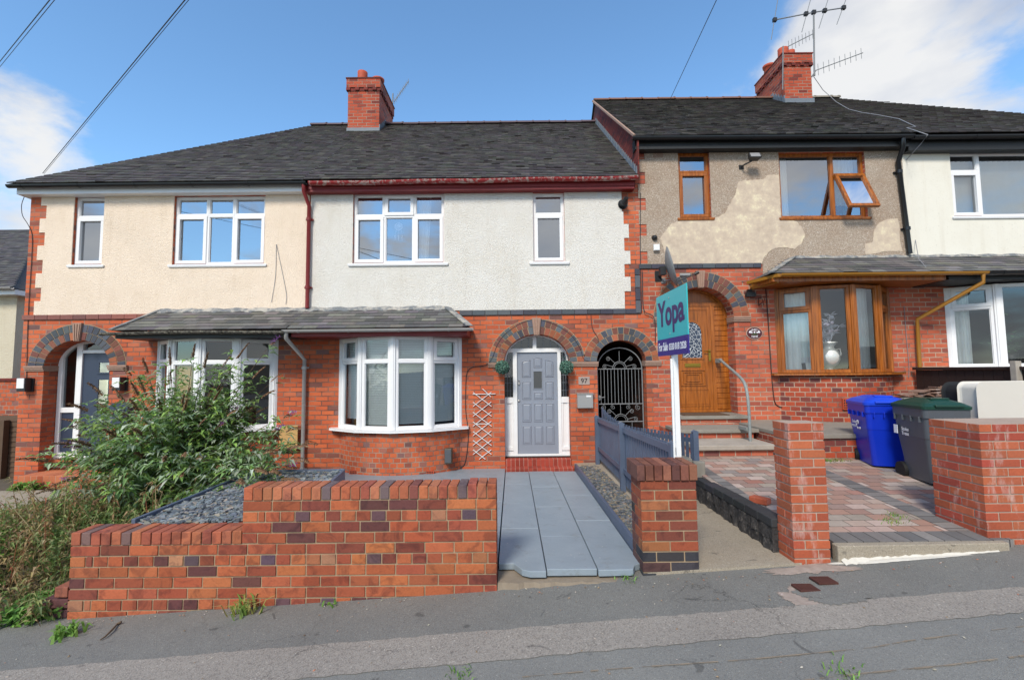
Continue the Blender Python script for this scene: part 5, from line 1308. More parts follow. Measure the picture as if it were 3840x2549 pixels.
# ------------------------------------------------------------------ slate beds
def chips(name, poly, z, n, seed, w=.035, cols=None, zj=.02):
    random.seed(seed); mb = MB(); xs = [p[0] for p in poly]; ys = [p[1] for p in poly]
    def ins(x, y):
        c = False; j = len(poly)-1
        for i in range(len(poly)):
            if (poly[i][1] > y) != (poly[j][1] > y) and x < (poly[j][0]-poly[i][0])*(y-poly[i][1])/(poly[j][1]-poly[i][1])+poly[i][0]: c = not c
            j = i
        return c
    k = 0
    while k < n:
        x, y = random.uniform(min(xs), max(xs)), random.uniform(min(ys), max(ys))
        if not ins(x, y): continue
        k += 1; a = random.uniform(0, 6.28); u = Vector((math.cos(a), math.sin(a), random.uniform(-.35, .35))); v = Vector((-math.sin(a), math.cos(a), random.uniform(-.35, .35)))
        l, m_ = random.uniform(.5, 1.3)*w, random.uniform(.3, .8)*w; c = Vector((x, y, (z(y) if callable(z) else z)+random.uniform(0, zj))); q = Vector((0, 0, .004))
        P = [c-u*l-v*m_*.6, c+u*l*.6-v*m_, c+u*l+v*m_*.5, c-u*l*.4+v*m_]
        cc = jit(random.choice(cols or [(.15, .18, .20), (.20, .23, .25), (.11, .13, .15), (.26, .28, .29), (.08, .09, .11), (.30, .27, .22)]), .15)
        mb.hexa([p-q for p in P]+[p+q for p in P], cc)
    mb2 = MB(); mb.poly([(x, y, (z(y) if callable(z) else z)-.004) for x, y in poly], (.06, .065, .07))
    o = mb.build(name, 'chips', None); o['kind'] = 'stuff'; o['label'] = 'blue grey slate chippings'; return o
bedL = [(-3.30, 4.09), (-2.0, 4.09), (-2.0, 4.5), (-2.24, 6.06), (-3.34, 6.06)]
o = chips('slate_chippings', bedL, .60, 5200, 1, .032); o['label'] = 'pale blue slate chippings filling the raised bed behind the lower front wall'; o['category'] = 'gravel'
bedR = [(1.13, 4.0), (1.13, 8.2), (1.5, 8.45), (1.5, 4.0)]
o = chips('slate_chippings', bedR, lambda y: .27-.02*(y-4), 4200, 2, .03, [(.10, .115, .13), (.15, .16, .17), (.07, .08, .09), (.2, .2, .19), (.28, .22, .15)]); o['label'] = 'dark slate chippings in the strip between the painted kerb and the picket fence'; o['category'] = 'gravel'
t = thing('bed_edging', 'blue grey painted boards round the raised slate bed', 'bed edging', (-2.8, 5, .1))
for a, b in (((-3.34, 4.09), (-3.40, 6.1)), ((-3.42, 6.09), (-2.22, 6.09)), ((-2.22, 6.06), (-2.0, 4.4))):
    mb = MB(); mb.bar((a[0], a[1], .36), (b[0], b[1], .36), .035, .56); mb.build('board', 'blue_grey', t, bevel=.004)
mb = MB(); mb.hexa([(1.10, 3.98, .1), (1.135, 3.98, .1), (1.135, 8.28, .05), (1.10, 8.28, .05), (1.10, 3.98, .345), (1.135, 3.98, .345), (1.135, 8.28, .235), (1.10, 8.28, .235)])
single(mb, 'path_kerb_board', 'blue_grey', 'long blue grey painted kerb board along the right side of the path', 'kerb board', bevel=.004)
# ------------------------------------------------------------------ fences
def picket(nm, label, a, b, zb, ztop, pitch, posts, rails, pw=.042, side=1, rh=.07):
    t = thing(nm, label, 'fence', (a[0], a[1], zb))
    A, B = Vector((a[0], a[1], 0)), Vector((b[0], b[1], 0)); Ln = (B-A).length; d = (B-A)/Ln; nn = Vector((-d.y, d.x, 0))*side
    n = int(Ln/pitch); mb = MB()
    for i in range(n+1):
        s = (i+.5)/(n+1); p = A.lerp(B, s); r = random.uniform(-.006, .006)
        z1 = ztop(s)+r; q = d*pw/2; w = nn*.008
        mb.hexa([p-q-w+Vector((0, 0, zb)), p+q-w+Vector((0, 0, zb)), p+q+w+Vector((0, 0, zb)), p-q+w+Vector((0, 0, zb)), p-q-w+Vector((0, 0, z1)), p+q-w+Vector((0, 0, z1)), p+q+w+Vector((0, 0, z1)), p-q+w+Vector((0, 0, z1))])
    mb.build('pickets', 'blue_grey', t)
    for rf in rails:
        mb = MB(); m = 12
        for i in range(m):
            s0, s1 = i/m, (i+1)/m; p, q = A.lerp(B, s0)-nn*.022, A.lerp(B, s1)-nn*.022; z0, z1 = rf(s0), rf(s1); w = nn*.013
            V = lambda p, z: Vector((p.x, p.y, z))
            mb.hexa([V(p-w, z0), V(q-w, z1), V(q+w, z1), V(p+w, z0), V(p-w, z0+rh), V(q-w, z1+rh), V(q+w, z1+rh), V(p+w, z0+rh)])
        mb.build('rail', 'blue_grey', t)
    for s, pz in posts:
        p = A.lerp(B, s)-nn*.04; mb = MB(); mb.box(p.x-.035, p.x+.035, p.y-.035, p.y+.035, zb-.1, pz); mb.prism([(p.x-.035, pz), (p.x+.035, pz), (p.x, pz+.02)], p.y-.035, p.y+.035); mb.build('post', 'blue_grey', t, bevel=.004)
    return t
random.seed(51)
fA = lambda s: 1.045+.14*s
picket('picket_fence', 'blue grey picket fence along the slate strip beside the painted path', (1.56, 8.42), (1.56, 4.32), .30, fA, .085, [(0.02, 1.06), (.48, 1.15), (.985, 1.2)], [lambda s: fA(s)-.085, lambda s: .47], side=1, rh=.068)
def fB(s): return .98+.27*max(0, 1-s/.42)**2+.07*max(0, (s-.4)/.6)
picket('picket_fence', 'dip topped blue grey fence running from the passage gate to the stone steps', (1.62, 8.40), (2.36, 6.02), .28, fB, .092, [(0.99, 1.08)], [lambda s: fB(s)-.11, lambda s: .45], side=-1, rh=.06)
# boundary fence between 99 and 101
t = thing('board_fence', 'dark brown stained board fence with concrete post behind the mattress', 'fence', (7.42, 7.3, .6)); random.seed(52)
mb = MB(); y = 6.15
while y < 8.4: mb.box(7.42, 7.44+.006*random.random(), y+.003, y+.147, .5, 1.84); y += .15
mb.build('boards', 'timber_dark', t)
mb = MB(); mb.box(7.375, 7.46, 6.15, 8.42, 1.842, 1.89); mb.box(7.385, 7.419, 6.15, 8.4, 1.3, 1.38); mb.build('rail', 'timber_dark', t, bevel=.004)
mb = MB(); mb.box(7.33, 7.419, 6.64, 6.73, .5, 1.97); mb.build('post', 'concrete', t, bevel=.01)
mb = MB(); mb.box(7.5, 13, 6.0, 8.45, .3, .95); struct(mb, 'neighbour_terrace', 'concrete')
# far-left wall and wooden fence
t = thing('garden_wall', 'dark red brick wall far left beyond the cream house', 'brick wall', (-10.8, 9.5, 0))
mb = MB(); mb.box(-13.5, -9.62, 9.5, 9.72, -1, 1.80); mb.build('brickwork', 'brick_bay', t); mb = MB(); mb.box(-13.5, -9.6, 9.47, 9.75, 1.801, 1.86); mb.build('coping', 'brick_dark', t)
t = thing('timber_fence', 'weathered brown slatted fence panel at the far left below the brick wall', 'fence', (-10.2, 9.2, -.4))
mb = MB(); z = -.7
while z < 1.0: mb.box(-12.6, -9.72, 9.22, 9.245, z, z+.115); mb.v[-8:] = [Vector((v.x, v.y-(.02 if v.z < z+.05 else 0), v.z)) for v in mb.v[-8:]]; z += .1
mb.build('boards', 'timber_mid', t)
for x in (-10.12, -12.2): mb = MB(); mb.box(x-.06, x+.06, 9.08, 9.19, -.7, 1.03); mb.build('post', 'timber_mid', t, bevel=.004)
# ------------------------------------------------------------------ for-sale board
t = thing('for_sale_board', 'teal and purple estate agent board on a white post behind the dark pillar', 'sign', (1.53, 4.34, .1))
mb = MB(); mb.box(1.525, 1.57, 4.31, 4.365, .1, 2.6); mb.box(1.505, 1.5245, 4.33, 4.345, .1, 2.0); mb.build('post', 'white_paint', t, bevel=.003)
yl, yr_ = 4.72, 3.90; zb, zt = 2.035, 2.645; zm = zb+.165
mb = MB(); mb.box(1.512, 1.522, yr_, yl, zm, zt); b1 = mb.build('panel', 'teal', t)
mb = MB(); mb.box(1.512, 1.522, yr_, yl, zb, zm-.0005); b2 = mb.build('band', 'purple', t)
for dy, dz, m, nm, dx in ((0, 0, 'purple_text', 'lettering', 1.5105),):
    text_mesh('lettering', 'Yopa', m, b1, .34, (lambda dy, dz, dx: (lambda p: Vector((dx-p[2]*.2, (yl+yr_)/2-p[0]+dy, zm+.135+p[1]+dz))))(dy, dz, dx), .003, 'CENTER', .010, .98)
text_mesh('lettering', 'For Sale', 'white_text', b2, .115, lambda p: Vector((1.5108-p[2]*.2, yl-.17-p[0], zb+.05+p[1])), .003, 'CENTER', .002, .72)
text_mesh('lettering', '0330 818 2828', 'white_text', b2, .088, lambda p: Vector((1.5108-p[2]*.2, yl-.56-p[0], zb+.05+p[1])), .003, 'CENTER', .0015, .82)
mb = MB()
for z in (zm+.04, zt-.06): mb.lathe([(.0001, 0), (.007, 0), (.007, .004), (.0001, .004)], (0, 0, 0), 8); mb.v[-32:] = [Vector((1.512-v.z, 4.34+v.x, z+v.y)) for v in mb.v[-32:]]
mb.build('screw', 'steel', b1)
# ------------------------------------------------------------------ wheelie bins
def wbin(nm, label, px, py, z0, ang, W, D, H, bm, lm, txt):
    """px,py = nearest lower corner; depth axis = +y rotated by ang"""
    t = thing(nm, label, 'wheelie bin', (px, py, z0), 'wheelie bins on the block drive')
    ca, sa = math.cos(ang), math.sin(ang)
    def T(p): return Vector((px+p[0]*ca-p[1]*sa, py+p[0]*sa+p[1]*ca, z0+p[2]))
    hb = H*.86; mb = MB(); mb.T = T
    # tapered body, rows of rounded sections
    def sec(z, g, r=.05):
        x0, x1, y0, y1 = .035-g, W-.035+g, .04-g, D-.08+g; P = []
        for cx, cy, a0 in ((x0+r, y0+r, 180), (x1-r, y0+r, 270), (x1-r, y1-r, 0), (x0+r, y1-r, 90)):
            for k in range(5): a = R(a0+22.5*k); P.append((cx+r*math.cos(a), cy+r*math.sin(a), z))
        return P
    levels = [(.03, -.045), (.3, -.02), (hb*.6, .005), (hb*.62, .010), (hb-.10, .022), (hb-.10, .034), (hb, .037)]
    for (za, ga), (zc, gc) in zip(levels[:-1], levels[1:]):
        A_, B_ = sec(za, ga), sec(zc, gc); n = len(A_); mb.add(A_+B_, [(i, (i+1) % n, n+(i+1) % n, n+i) for i in range(n)], sm=False)
    mb.add(sec(.03, -.045), [tuple(range(20))[::-1]])
    for i in range(4): x = .09+(W-.18)*i/3; mb.box(x-.006, x+.006, -.012, .02, hb-.16, hb-.09)
    for i in range(4): y = .1+(D-.22)*i/3; mb.box(-.012, .02, y-.006, y+.006, hb-.16, hb-.09)
    mb.T = None; b = mb.build('body', bm, t, bevel=.004)
    mb = MB(); mb.T = T
    r0 = sec(hb+.002, .050, .06); r1 = sec(hb+.035, .052, .06); r2 = sec(hb+.075, .0, .08); r3 = sec(hb+.12, -.10, .1)
    for A_, B_ in ((r0, r1), (r1, r2), (r2, r3)): n = 20; mb.add(A_+B_, [(i, (i+1) % n, n+(i+1) % n, n+i) for i in range(n)])
    mb.add(r3, [tuple(range(20))]); mb.add(r0, [tuple(range(20))[::-1]])
    mb.box(W*.2, W*.8, -.035, .05, hb+.03, hb+.055); mb.box(W*.3, W*.7, .12, .2, hb+.11, hb+.128)
    mb.T = None; lid = mb.build('lid', lm, t, bevel=.006)
    mb = MB(); mb.tube([T((.06, D-.02, hb+.02)), T((W-.06, D-.02, hb+.02))], .016); mb.build('handle', bm, t)
    for x in (.03, W-.08):
        mb = MB(); mb.tube([T((x, D-.10, .10)), T((x+.05, D-.10, .10))], .10, 16); mb.build('wheel', 'rubber', t)
    yy, zz = txt[1], hb*.68
    for ln, (s, dz) in enumerate(txt[0]):
        TT = lambda p: T((-.004-p[2]*.2+.006, yy-p[0], zz-dz+p[1]))
        text_mesh('lettering', s, 'white_text', b, .062, TT, .002, 'CENTER', .0008, .95)
    m = MB()
    if txt[2] == 'dots':
        for k in range(7):
            a = k*.9; rr = .03*k*.33
            c = T((-.002, yy-.14-rr*math.cos(a)*1.4, zz+.01+rr*math.sin(a)*1.4)); m.lathe([(.0001, 0), (.016, 0), (.016, .003), (.0001, .003)], (0, 0, 0), 10)
            dn = (T((0, 0, 0))-T((1, 0, 0))).normalized(); dt = (T((0, 1, 0))-T((0, 0, 0))).normalized()
            m.v[-40:] = [c+dt*v.x+Vector((0, 0, 1))*v.y+dn*v.z for v in m.v[-40:]]
    else:
        m.T = T; m.box(-.004, .002, yy+.14, yy+.21, zz-.05, zz+.055); m.T = None
    m.build('emblem', 'white_text', b)
    return t
wbin('wheelie_bin', 'bright blue wheelie bin with blue lid, next to the brown bay window', 4.72, 6.14, zd(6.3)-.01, R(-17), .52, .68, .97, 'bin_blue', 'bin_lid_blue', ([('Stoke', .0), ('recycles', .05)], .40, 'dots'))
wbin('wheelie_bin', 'grey wheelie bin with dark green lid, half behind the wide right pillar', 4.78, 5.33, zd(5.6)-.01, R(-11), .48, .68, 1.04, 'bin_grey', 'bin_green', ([('Stoke', .0), ('Trent', .055)], .38, 'box'))
# ------------------------------------------------------------------ mattresses
def rbox(mb, x0, x1, y0, y1, z0, z1, r=.07, tufts=False):
    P = []
    for cx, cz, a0 in ((x0+r, z0+r, 180), (x1-r, z0+r, 270), (x1-r, z1-r, 0), (x0+r, z1-r, 90)):
        for k in range(7): a = R(a0+15*k); P.append((cx+r*math.cos(a), cz+r*math.sin(a)))
    mb.prism(P, y0, y1)
mb = MB(); rbox(mb, 5.66, 7.3, 5.56, 5.80, zd(5.6), 1.68, .06); single(mb, 'mattress', 'white_fabric', 'white mattress standing on its side behind the wide right pillar', 'mattress', bevel=.03)
mb = MB(); rbox(mb, 5.72, 7.3, 5.85, 6.08, zd(5.9), 1.67, .10); single(mb, 'mattress', 'black_fabric', 'black mattress standing just behind the white one', 'mattress', bevel=.03)
# ------------------------------------------------------------------ handrail
mb = MB(); P = [(3.93, 8.62, wz(2691, 1348, 8.62)), (3.86, 8.2, 0), (3.72, 7.35, wz(2775, 1425, 7.35)), (3.70, 7.22, wz(2795, 1470, 7.22)), (3.69, 7.17, 1.25), (3.69, 7.17, .69)]
P[1] = (3.88, 8.3, P[0][2]+(P[2][2]-P[0][2])*.26)
Q = []
for a, b in zip(P[:-1], P[1:]):
    for k in range(5): Q.append(Vector(a).lerp(Vector(b), k/5))
Q.append(Vector(P[-1]))
for _ in range(3): Q = [Q[0]]+[(Q[i-1]+Q[i]*2+Q[i+1])/4 for i in range(1, len(Q)-1)]+[Q[-1]]
mb.tube(Q, .024, 10); mb.tube([Q[-1]+Vector((0, 0, .02)), Q[-1]-Vector((0, 0, .01))], .045, 12)
mb.box(3.90, 3.96, 8.60, 8.78, P[0][2]-.06, P[0][2]+.02); mb.box(3.65, 3.73, 7.2, 7.45, .93, .98)
single(mb, 'handrail', 'iron_worn', 'bent grey tube handrail with flaking paint on the stone steps', 'handrail')
mb = MB(); mb.box(3.05, 3.85, 8.15, 8.6, 1.0755, 1.092); single(mb, 'doormat', 'timber_mid', 'thin brown doormat on the top stone step', 'doormat')
# ------------------------------------------------------------------ passage gate
t = thing('iron_gate', 'arched wrought iron gate with scrolls in the dark passage', 'gate', (2.03, 8.66, .25))
gy = 8.66; gl, gr = 1.61, 2.46; gm = (gl+gr)/2
zt_, zm_, zb_ = wz(2320, 1383, gy), wz(2320, 1514, gy), .28
mb = MB(); r = .009
for x in (gl, gr): mb.tube([(x, gy, zb_), (x, gy, zt_)], .013, 6)
for z in (zt_, zm_, .93, zb_+.05): mb.tube([(gl, gy, z), (gr, gy, z)], .011, 6)
mb.tube([(gm-(gr-gl)/2*math.cos(math.pi*k/20), gy, zt_+.40*math.sin(math.pi*k/20)) for k in range(21)], .012, 6)
mb.build('gate_frame', 'iron', t)
mb = MB()
for i in range(1, 13): x = gl+(gr-gl)*i/13; mb.tube([(x, gy, zm_), (x, gy, zt_)], .006, 5)
mb.build('bars', 'iron', t)
def scroll(mb, x, z, r0, turns, a0, sgn=1, tail=None):
    P = []
    n = int(18*turns)
    for k in range(n+1): a = a0+sgn*2*math.pi*turns*k/n; rr = r0*(1-.82*k/n); P.append(Vector((x+rr*math.cos(a), gy, z+rr*math.sin(a))))
    mb.tube(P, .0045, 5)
mb = MB()
for (z0, sg) in ((zt_, 1), (.93, 1)):
    mb.tube([(gm-.13*math.cos(math.pi*k/12), gy, z0+.14*math.sin(math.pi*k/12)) for k in range(13)], .007, 5)
    mb.tube([(gm-.10*math.cos(math.pi*k/12), gy, z0+.11*math.sin(math.pi*k/12)) for k in range(13)], .005, 5)
    for an, ln in ((18, .3), (50, .33), (90, .37), (130, .33), (162, .3)):
        a = R(an); x1, z1 = gm+ln*math.cos(a)*.98, z0+ln*math.sin(a)*.92
        mb.tube([(gm+.13*math.cos(a), gy, z0+.14*math.sin(a)), (x1, gy, z1)], .0055, 5)
        if an != 90:
            s = 1 if an < 90 else -1
            scroll(mb, x1, z1-.042, .042, 1.6, R(90), -s)
for s in (-1, 1):
    scroll(mb, gm+s*.33, zm_-.07, .055, 1.6, R(90), s); scroll(mb, gm+s*.14, zm_-.06, .045, 1.5, R(90), -s); mb.tube([(gm+s*.21, gy, .95), (gm+s*.21, gy, .4)], .006, 5)
mb.build('scrollwork', 'iron', t)
mb = MB(); zh = wz(2255, 1490, gy); mb.box(gl-.01, gl+.05, gy-.03, gy+.01, zh-.05, zh+.04); mb.tube([(gl+.02, gy-.03, zh), (gl+.02, gy-.07, zh), (gl+.12, gy-.08, zh+.01)], .008); mb.build('latch', 'iron', t)
# ------------------------------------------------------------------ trellis
ty = YF-.03
def P2b(x, y, Y=ty): return pt(1700+x/2.375, 1140+y/2.375, Y)
mb = MB()
ys_t = [(790, 900), (875, 990), (965, 1080), (1050, 1160), (1130, 1245), (1210, 1330)]
def slat(x0, y0, x1, y1, off): a, b = P2b(x0, y0, ty+off), P2b(x1, y1, ty+off); mb.bar(a, b, .009, .017, up=(0, -1, 0))
slat(260, 753, 335, 825, 0); 
for i, y in enumerate((785, 873, 962, 1048, 1133, 1212, 1295)):
    slat(175, y, 340 if i < 6 else 285, y+125 if i < 6 else y+85, 0.0)
for i, y in enumerate((783, 870, 958, 1043, 1128, 1210, 1295)):
    slat(338, y, 175 if i < 6 else 230, y+128 if i < 6 else y+85, .011)
slat(172, 802, 375, 798, .006); slat(200, 1066, 315, 1066, .018)
single(mb, 'wall_trellis', 'white_paint', 'narrow white expanding trellis on the brick between bay window and grey door', 'trellis')
# ------------------------------------------------------------------ letter box, plaques
t = thing('letter_box', 'brushed steel letter box on the brick pier beside the grey door', 'letter box', (pt(2195, 1500, YF).x, YF, 1.2))
a, b, c, d = RX(2164, 1474, 2226, 1530, YF-.1)
mb = MB(); mb.box(a+.008, b-.008, YF-.10, YF-.004, c, d-.012); mb.build('box', 'steel', t, bevel=.006)
mb = MB(); mb.hexa([(a, YF-.115, d-.016), (b, YF-.115, d-.016), (b, YF-.0, d-.004), (a, YF-.0, d-.004), (a, YF-.115, d-.006), (b, YF-.115, d-.006), (b, YF, d+.012), (a, YF, d+.012)]); mb.build('lid', 'steel', t)
mb = MB(); mb.box(a+.17, a+.26, YF-.108, YF-.1, d-.07, d-.04); mb.build('name_slot', 'white_paint', t)
t = thing('house_number_plaque', 'square stone plaque reading 97 above the steel letter box', 'plaque', (pt(2190, 1427, YF).x, YF, 1.7))
a, b, c, d = RX(2169, 1412, 2211, 1442, YF)
mb = MB(); mb.box(a, b, YF-.012, YF-.002, c, d); pq = mb.build('plate', 'plaque_stone', t, bevel=.002)
text_mesh('lettering', '97', 'dark_text', pq, .125, lambda p: Vector(((a+b)/2+p[0], YF-.014-p[2]*.2, c+.03+p[1])), .003, 'CENTER', .001, 1.0)
mb = MB()
for x in (a+.012, b-.012):
    for z in (c+.012, d-.012): mb.box(x-.004, x+.004, YF-.016, YF-.012, z-.004, z+.004)
mb.build('screw', 'steel', pq)
# oval plaque of 99
pc = pt(2828, 1249, YF); t = thing('house_name_plaque', 'oval maroon plaque with roses reading NINETY NINE beside the wooden door', 'plaque', (pc.x, YF, pc.z))
def oval(mb, rx, rz, y0, y1, n=32): mb.prism([(pc.x+rx*math.cos(2*math.pi*k/n), pc.z+rz*math.sin(2*math.pi*k/n)) for k in range(n)], y0, y1)
mb = MB(); oval(mb, .152, .116, YF-.012, YF-.001); mb.build('rim', 'plaque_rim', t)
mb = MB(); oval(mb, .142, .106, YF-.0155, YF-.0125); pq = mb.build('plate', 'maroon', t)
text_mesh('lettering', 'NINETY', 'white_text', pq, .052, lambda p: Vector((pc.x+p[0], YF-.017-p[2]*.2, pc.z+.045+p[1]-4*p[0]*p[0])), .002, 'CENTER', .0006)
text_mesh('lettering', 'NINE', 'white_text', pq, .052, lambda p: Vector((pc.x+p[0], YF-.017-p[2]*.2, pc.z-.083+p[1]+2*p[0]*p[0])), .002, 'CENTER', .0006)
mb = MB()
for x, z, r in ((-.085, .015, .024), (-.05, .008, .018), (.085, .015, .024), (.05, .008, .018), (0, .012, .02)):
    mb.lathe([(.0001, 0), (r, 0), (r*.6, .006), (.0001, .008)], (0, 0, 0), 8); mb.v[-32:] = [Vector((pc.x+x+v.x, YF-.0156-v.z, pc.z+z+v.y)) for v in mb.v[-32:]]
mb.build('rose', 'silk', pq)
mb = MB()
for k in range(8): a = R(200+k*20); mb.bar((pc.x, YF-.017, pc.z-.005), (pc.x+.08*math.cos(a), YF-.017, pc.z-.015+.04*math.sin(a)), .008, .002)
mb.build('leaves', 'leaf_deco', pq)
# ------------------------------------------------------------------ topiary balls
def ball(px, py, label, seed):
    random.seed(seed); c = pt(px, py, 8.33); t = thing('topiary_ball', label, 'hanging plant', (c.x, c.y, c.z), 'topiary balls flanking the grey door')
    mb = MB(); r = .125
    for k in range(1500):
        z = random.uniform(-1, 1); a = random.uniform(0, 6.283); q = math.sqrt(1-z*z); n = Vector((q*math.cos(a), q*math.sin(a), z)); p = c+n*r*random.uniform(.82, 1.04)
        u = n.cross(Vector((random.uniform(-1, 1), random.uniform(-1, 1), random.uniform(-1, 1)))).normalized(); v = (n*.6+u.cross(n)*.8).normalized(); s = .012
        mb.add([p-u*s*.6, p+v*s*1.3+n*.004, p+u*s*.6, p-v*s*.8], [(0, 1, 2, 3)], jit(random.choice([(.06, .16, .12), (.10, .22, .16), (.03, .09, .07), (.16, .27, .20)]), .2))
    mb.build('foliage', 'leaf', t)
    mb = MB(); n = 8
    mb.lathe([(.0001, -r*.85), (r*.6, -r*.6), (r*.85, 0), (r*.6, r*.6), (.0001, r*.85)], c, 12, (.02, .05, .04)); mb.build('core', 'leaf', t)
    top = Vector((c.x, 8.45, c.z+.42)); mb = MB()
    for dx, dy in ((-.09, 0), (.09, 0), (0, .09)): mb.tube([Vector((c.x+dx, c.y+dy, c.z+.07)), Vector((c.x, c.y, c.z+.26))], .002, 4)
    mb.tube([Vector((c.x, c.y, c.z+.26)), Vector((c.x, c.y, c.z+.34)), Vector((c.x, YF-.012, c.z+.35))], .003, 4); mb.build('chain', 'iron', t)
ball(1883, 1377, 'green topiary ball hanging at the left of the grey door', 1); ball(2124, 1377, 'green topiary ball hanging at the right of the grey door', 2)
# ------------------------------------------------------------------ meter box, cables
t = thing('meter_box', 'small grey green metal meter box low on the brick bay', 'meter box', (pt(1681, 1707, 8.2).x, 8.1, .5))
a, b, c, d = RX(1668, 1680, 1695, 1736, 8.22); mb = MB(); mb.box(a, b, 8.16, 8.32, c, d); mb.build('case', plain('grey_green_metal', '#4e4c42', .5, .4, 12), t, bevel=.008)
mb = MB(); mb.box(a+.01, b-.01, 8.152, 8.16, c+.02, d-.02); mb.build('door', MT['bin_grey'], t, bevel=.002)
def cable(pts, off, r, label, mat='wire', conv=None, cat='cable', Y=YF-.012):
    P = [pt(*conv(x, y), Y) if conv else pt(x, y, Y) for x, y in pts]; Q = []
    for i in range(len(P)-1):
        for k in range(4): Q.append(P[i].lerp(P[i+1], k/4))
    Q.append(P[-1])
    for _ in range(2): Q = [Q[0]]+[(Q[i-1]+Q[i]*2+Q[i+1])/4 for i in range(1, len(Q)-1)]+[Q[-1]]
    mb = MB(); mb.tube(Q, r, 5); return single(mb, 'cable', mat, label, cat)
c2b = lambda x, y: (1700+x/2.375, 1140+y/2.375)
c3b = lambda x, y: (2350+x/2.24, 1000+y/2.24)
c1 = lambda x, y: (x/1.96, 600+y/1.96)
c4b = lambda x, y: (2880+x/2.852, 950+y/2.852)
cable([(1290, 512), (1200, 510), (1155, 490), (1135, 400), (1050, 268), (905, 178), (745, 128), (600, 165), (450, 270), (385, 370), (350, 480), (300, 545), (160, 560), (112, 610), (106, 960), (140, 1150), (110, 1420), (60, 1462), (0, 1458)], 0, .007, 'black cable looping round the grey door arch down to the meter box', conv=c2b)
cable([(1225, 98), (1235, 220), (1290, 300), (1290, 345)], 0, .006, 'short black cable hanging over the passage arch', conv=c2b)
cable([(182, 262), (156, 330), (162, 410), (205, 470), (240, 545), (235, 700), (205, 1150), (195, 1600)], 0, .006, 'brown cable down the left edge of the cream house', 'cable_brown', c1)
cable([(2030, 620), (2028, 850), (1995, 1045)], 0, .004, 'loose grey cable loop on the cream roughcast above the left bay roof', 'cable_grey', c1, Y=YFR-.01)
cable([(2032, 620), (2070, 800), (2110, 1000), (2100, 1060)], 0, .004, 'second loose strand hanging right of the grey cable loop on cream roughcast', 'cable_grey', c1, Y=YFR-.01)
cable([(1165, 140), (1185, 400), (1215, 900), (1240, 1150), (1290, 1180), (1344, 1180)], 0, .009, 'dark cable down the brick beside the brown bay window', 'cable_brown', c3b)
cable([(130, 35), (135, 380), (200, 400), (240, 430), (240, 640)], 0, .008, 'black cable following the blue brick edging beside the board', 'wire', c3b, Y=YF-.045)
cable([(1455, 560), (1480, 900), (1510, 1200), (1505, 1330)], 0, .005, 'white cable on the brick right of the brown bay window', 'cable_grey', c4b)
cable([(155, 650), (155, 1040), (163, 1340)], 0, .008, 'long black cable down the brick quoin between white and pebbledash houses', 'wire', lambda x, y: (2300+x/1.534, 300+y/1.534), Y=YF-.012)
# aerial lead over the right roof
def onroof(px, py):
    sl2 = (ZR2-ZE2)/(YR-Y0R); Y = 9.0
    for _ in range(30):
        p = pt(px, py, Y); zr = ZE2+sl2*(Y-Y0R)+.03; e = p.z-zr; Y += e*.35 if False else 0
        # secant by slopes
        p2 = pt(px, py, Y+.01); de = (p2.z-p.z)/.01-sl2; Y -= e/de
    return pt(px, py, Y)
cr_ = lambda x, y: (2700+x/2.072, y/2.072)
P = [onroof(*cr_(x, y)) for x, y in ((905, 795), (1000, 850), (1100, 875), (1230, 895), (1390, 925), (1520, 985), (1450, 995), (1500, 1010), (1615, 1048))]
P = [pt(*cr_(720, 585), 11.5), pt(*cr_(800, 700), 11.7)]+P+[pt(*cr_(1560, 1120), 8.0), pt(*cr_(1450, 1240), YF-.02)]
mb = MB(); mb.tube(P, .008, 5); single(mb, 'cable', 'cable_grey', 'pale aerial lead trailing over the right hand roof and gutter', 'cable')
P = [pt(3433, 900, YF-.03), pt(3445, 970, 8.2), pt(3470, 1000, 7.95), pt(3497, 1025, 7.72)]
mb = MB(); mb.tube(P, .006, 5); single(mb, 'cable', 'cable_grey', 'pale cable crossing the slate bay roof beside the black downpipe', 'cable')
# ------------------------------------------------------------------ small fixings
def disc(mb, c, r, y0, y1, n=16, ry=None): mb.prism([(c.x+r*math.cos(2*math.pi*k/n), c.z+(ry or r)*math.sin(2*math.pi*k/n)) for k in range(n)], y0, y1)
c = pt(2334, 768, YF); t = thing('boiler_flue', 'black plastic boiler flue at the top right of the white roughcast', 'flue', (c.x, YF, c.z))
mb = MB(); disc(mb, c, .088, YF-.03, YF-.002, 20); mb.build('wall_plate', 'black_plastic', t, bevel=.004)
mb = MB(); mb.tube([(c.x, YF-.02, c.z-.01), (c.x+.01, YF-.12, c.z), (c.x+.03, YF-.2, c.z+.06)], [.06, .055, .04], 14)
for k in range(4): mb.tube([(c.x+.002*k, YF-.06-.02*k, c.z-.008+.003*k), (c.x+.002*k, YF-.066-.02*k, c.z-.008+.003*k)], .068, 14)
mb.build('outlet', 'charcoal', t)
def wlamp(px, py, label):
    c = pt(px, py, YF); t = thing('wall_lamp', label, 'wall lamp', (c.x, YF, c.z), 'cube wall lamps beside the blue door')
    mb = MB(); mb.box(c.x-.05, c.x+.09, YF-.03, YF-.002, c.z-.14, c.z+.11); mb.build('back_plate', 'charcoal', t, bevel=.004)
    mb = MB(); mb.box(c.x-.085, c.x+.07, YF-.15, YF-.03, c.z-.13, c.z+.118); mb.build('housing', 'charcoal', t, bevel=.006)
    mb = MB(); mb.box(c.x-.075, c.x+.06, YF-.165, YF-.1505, c.z-.075, c.z+.11); mb.build('lamp_shade', 'white_paint', t, bevel=.006)
wlamp(112, 1440, 'white fronted wall lamp on the left pier of the blue door'); wlamp(463, 1437, 'white fronted wall lamp on the right pier of the blue door')
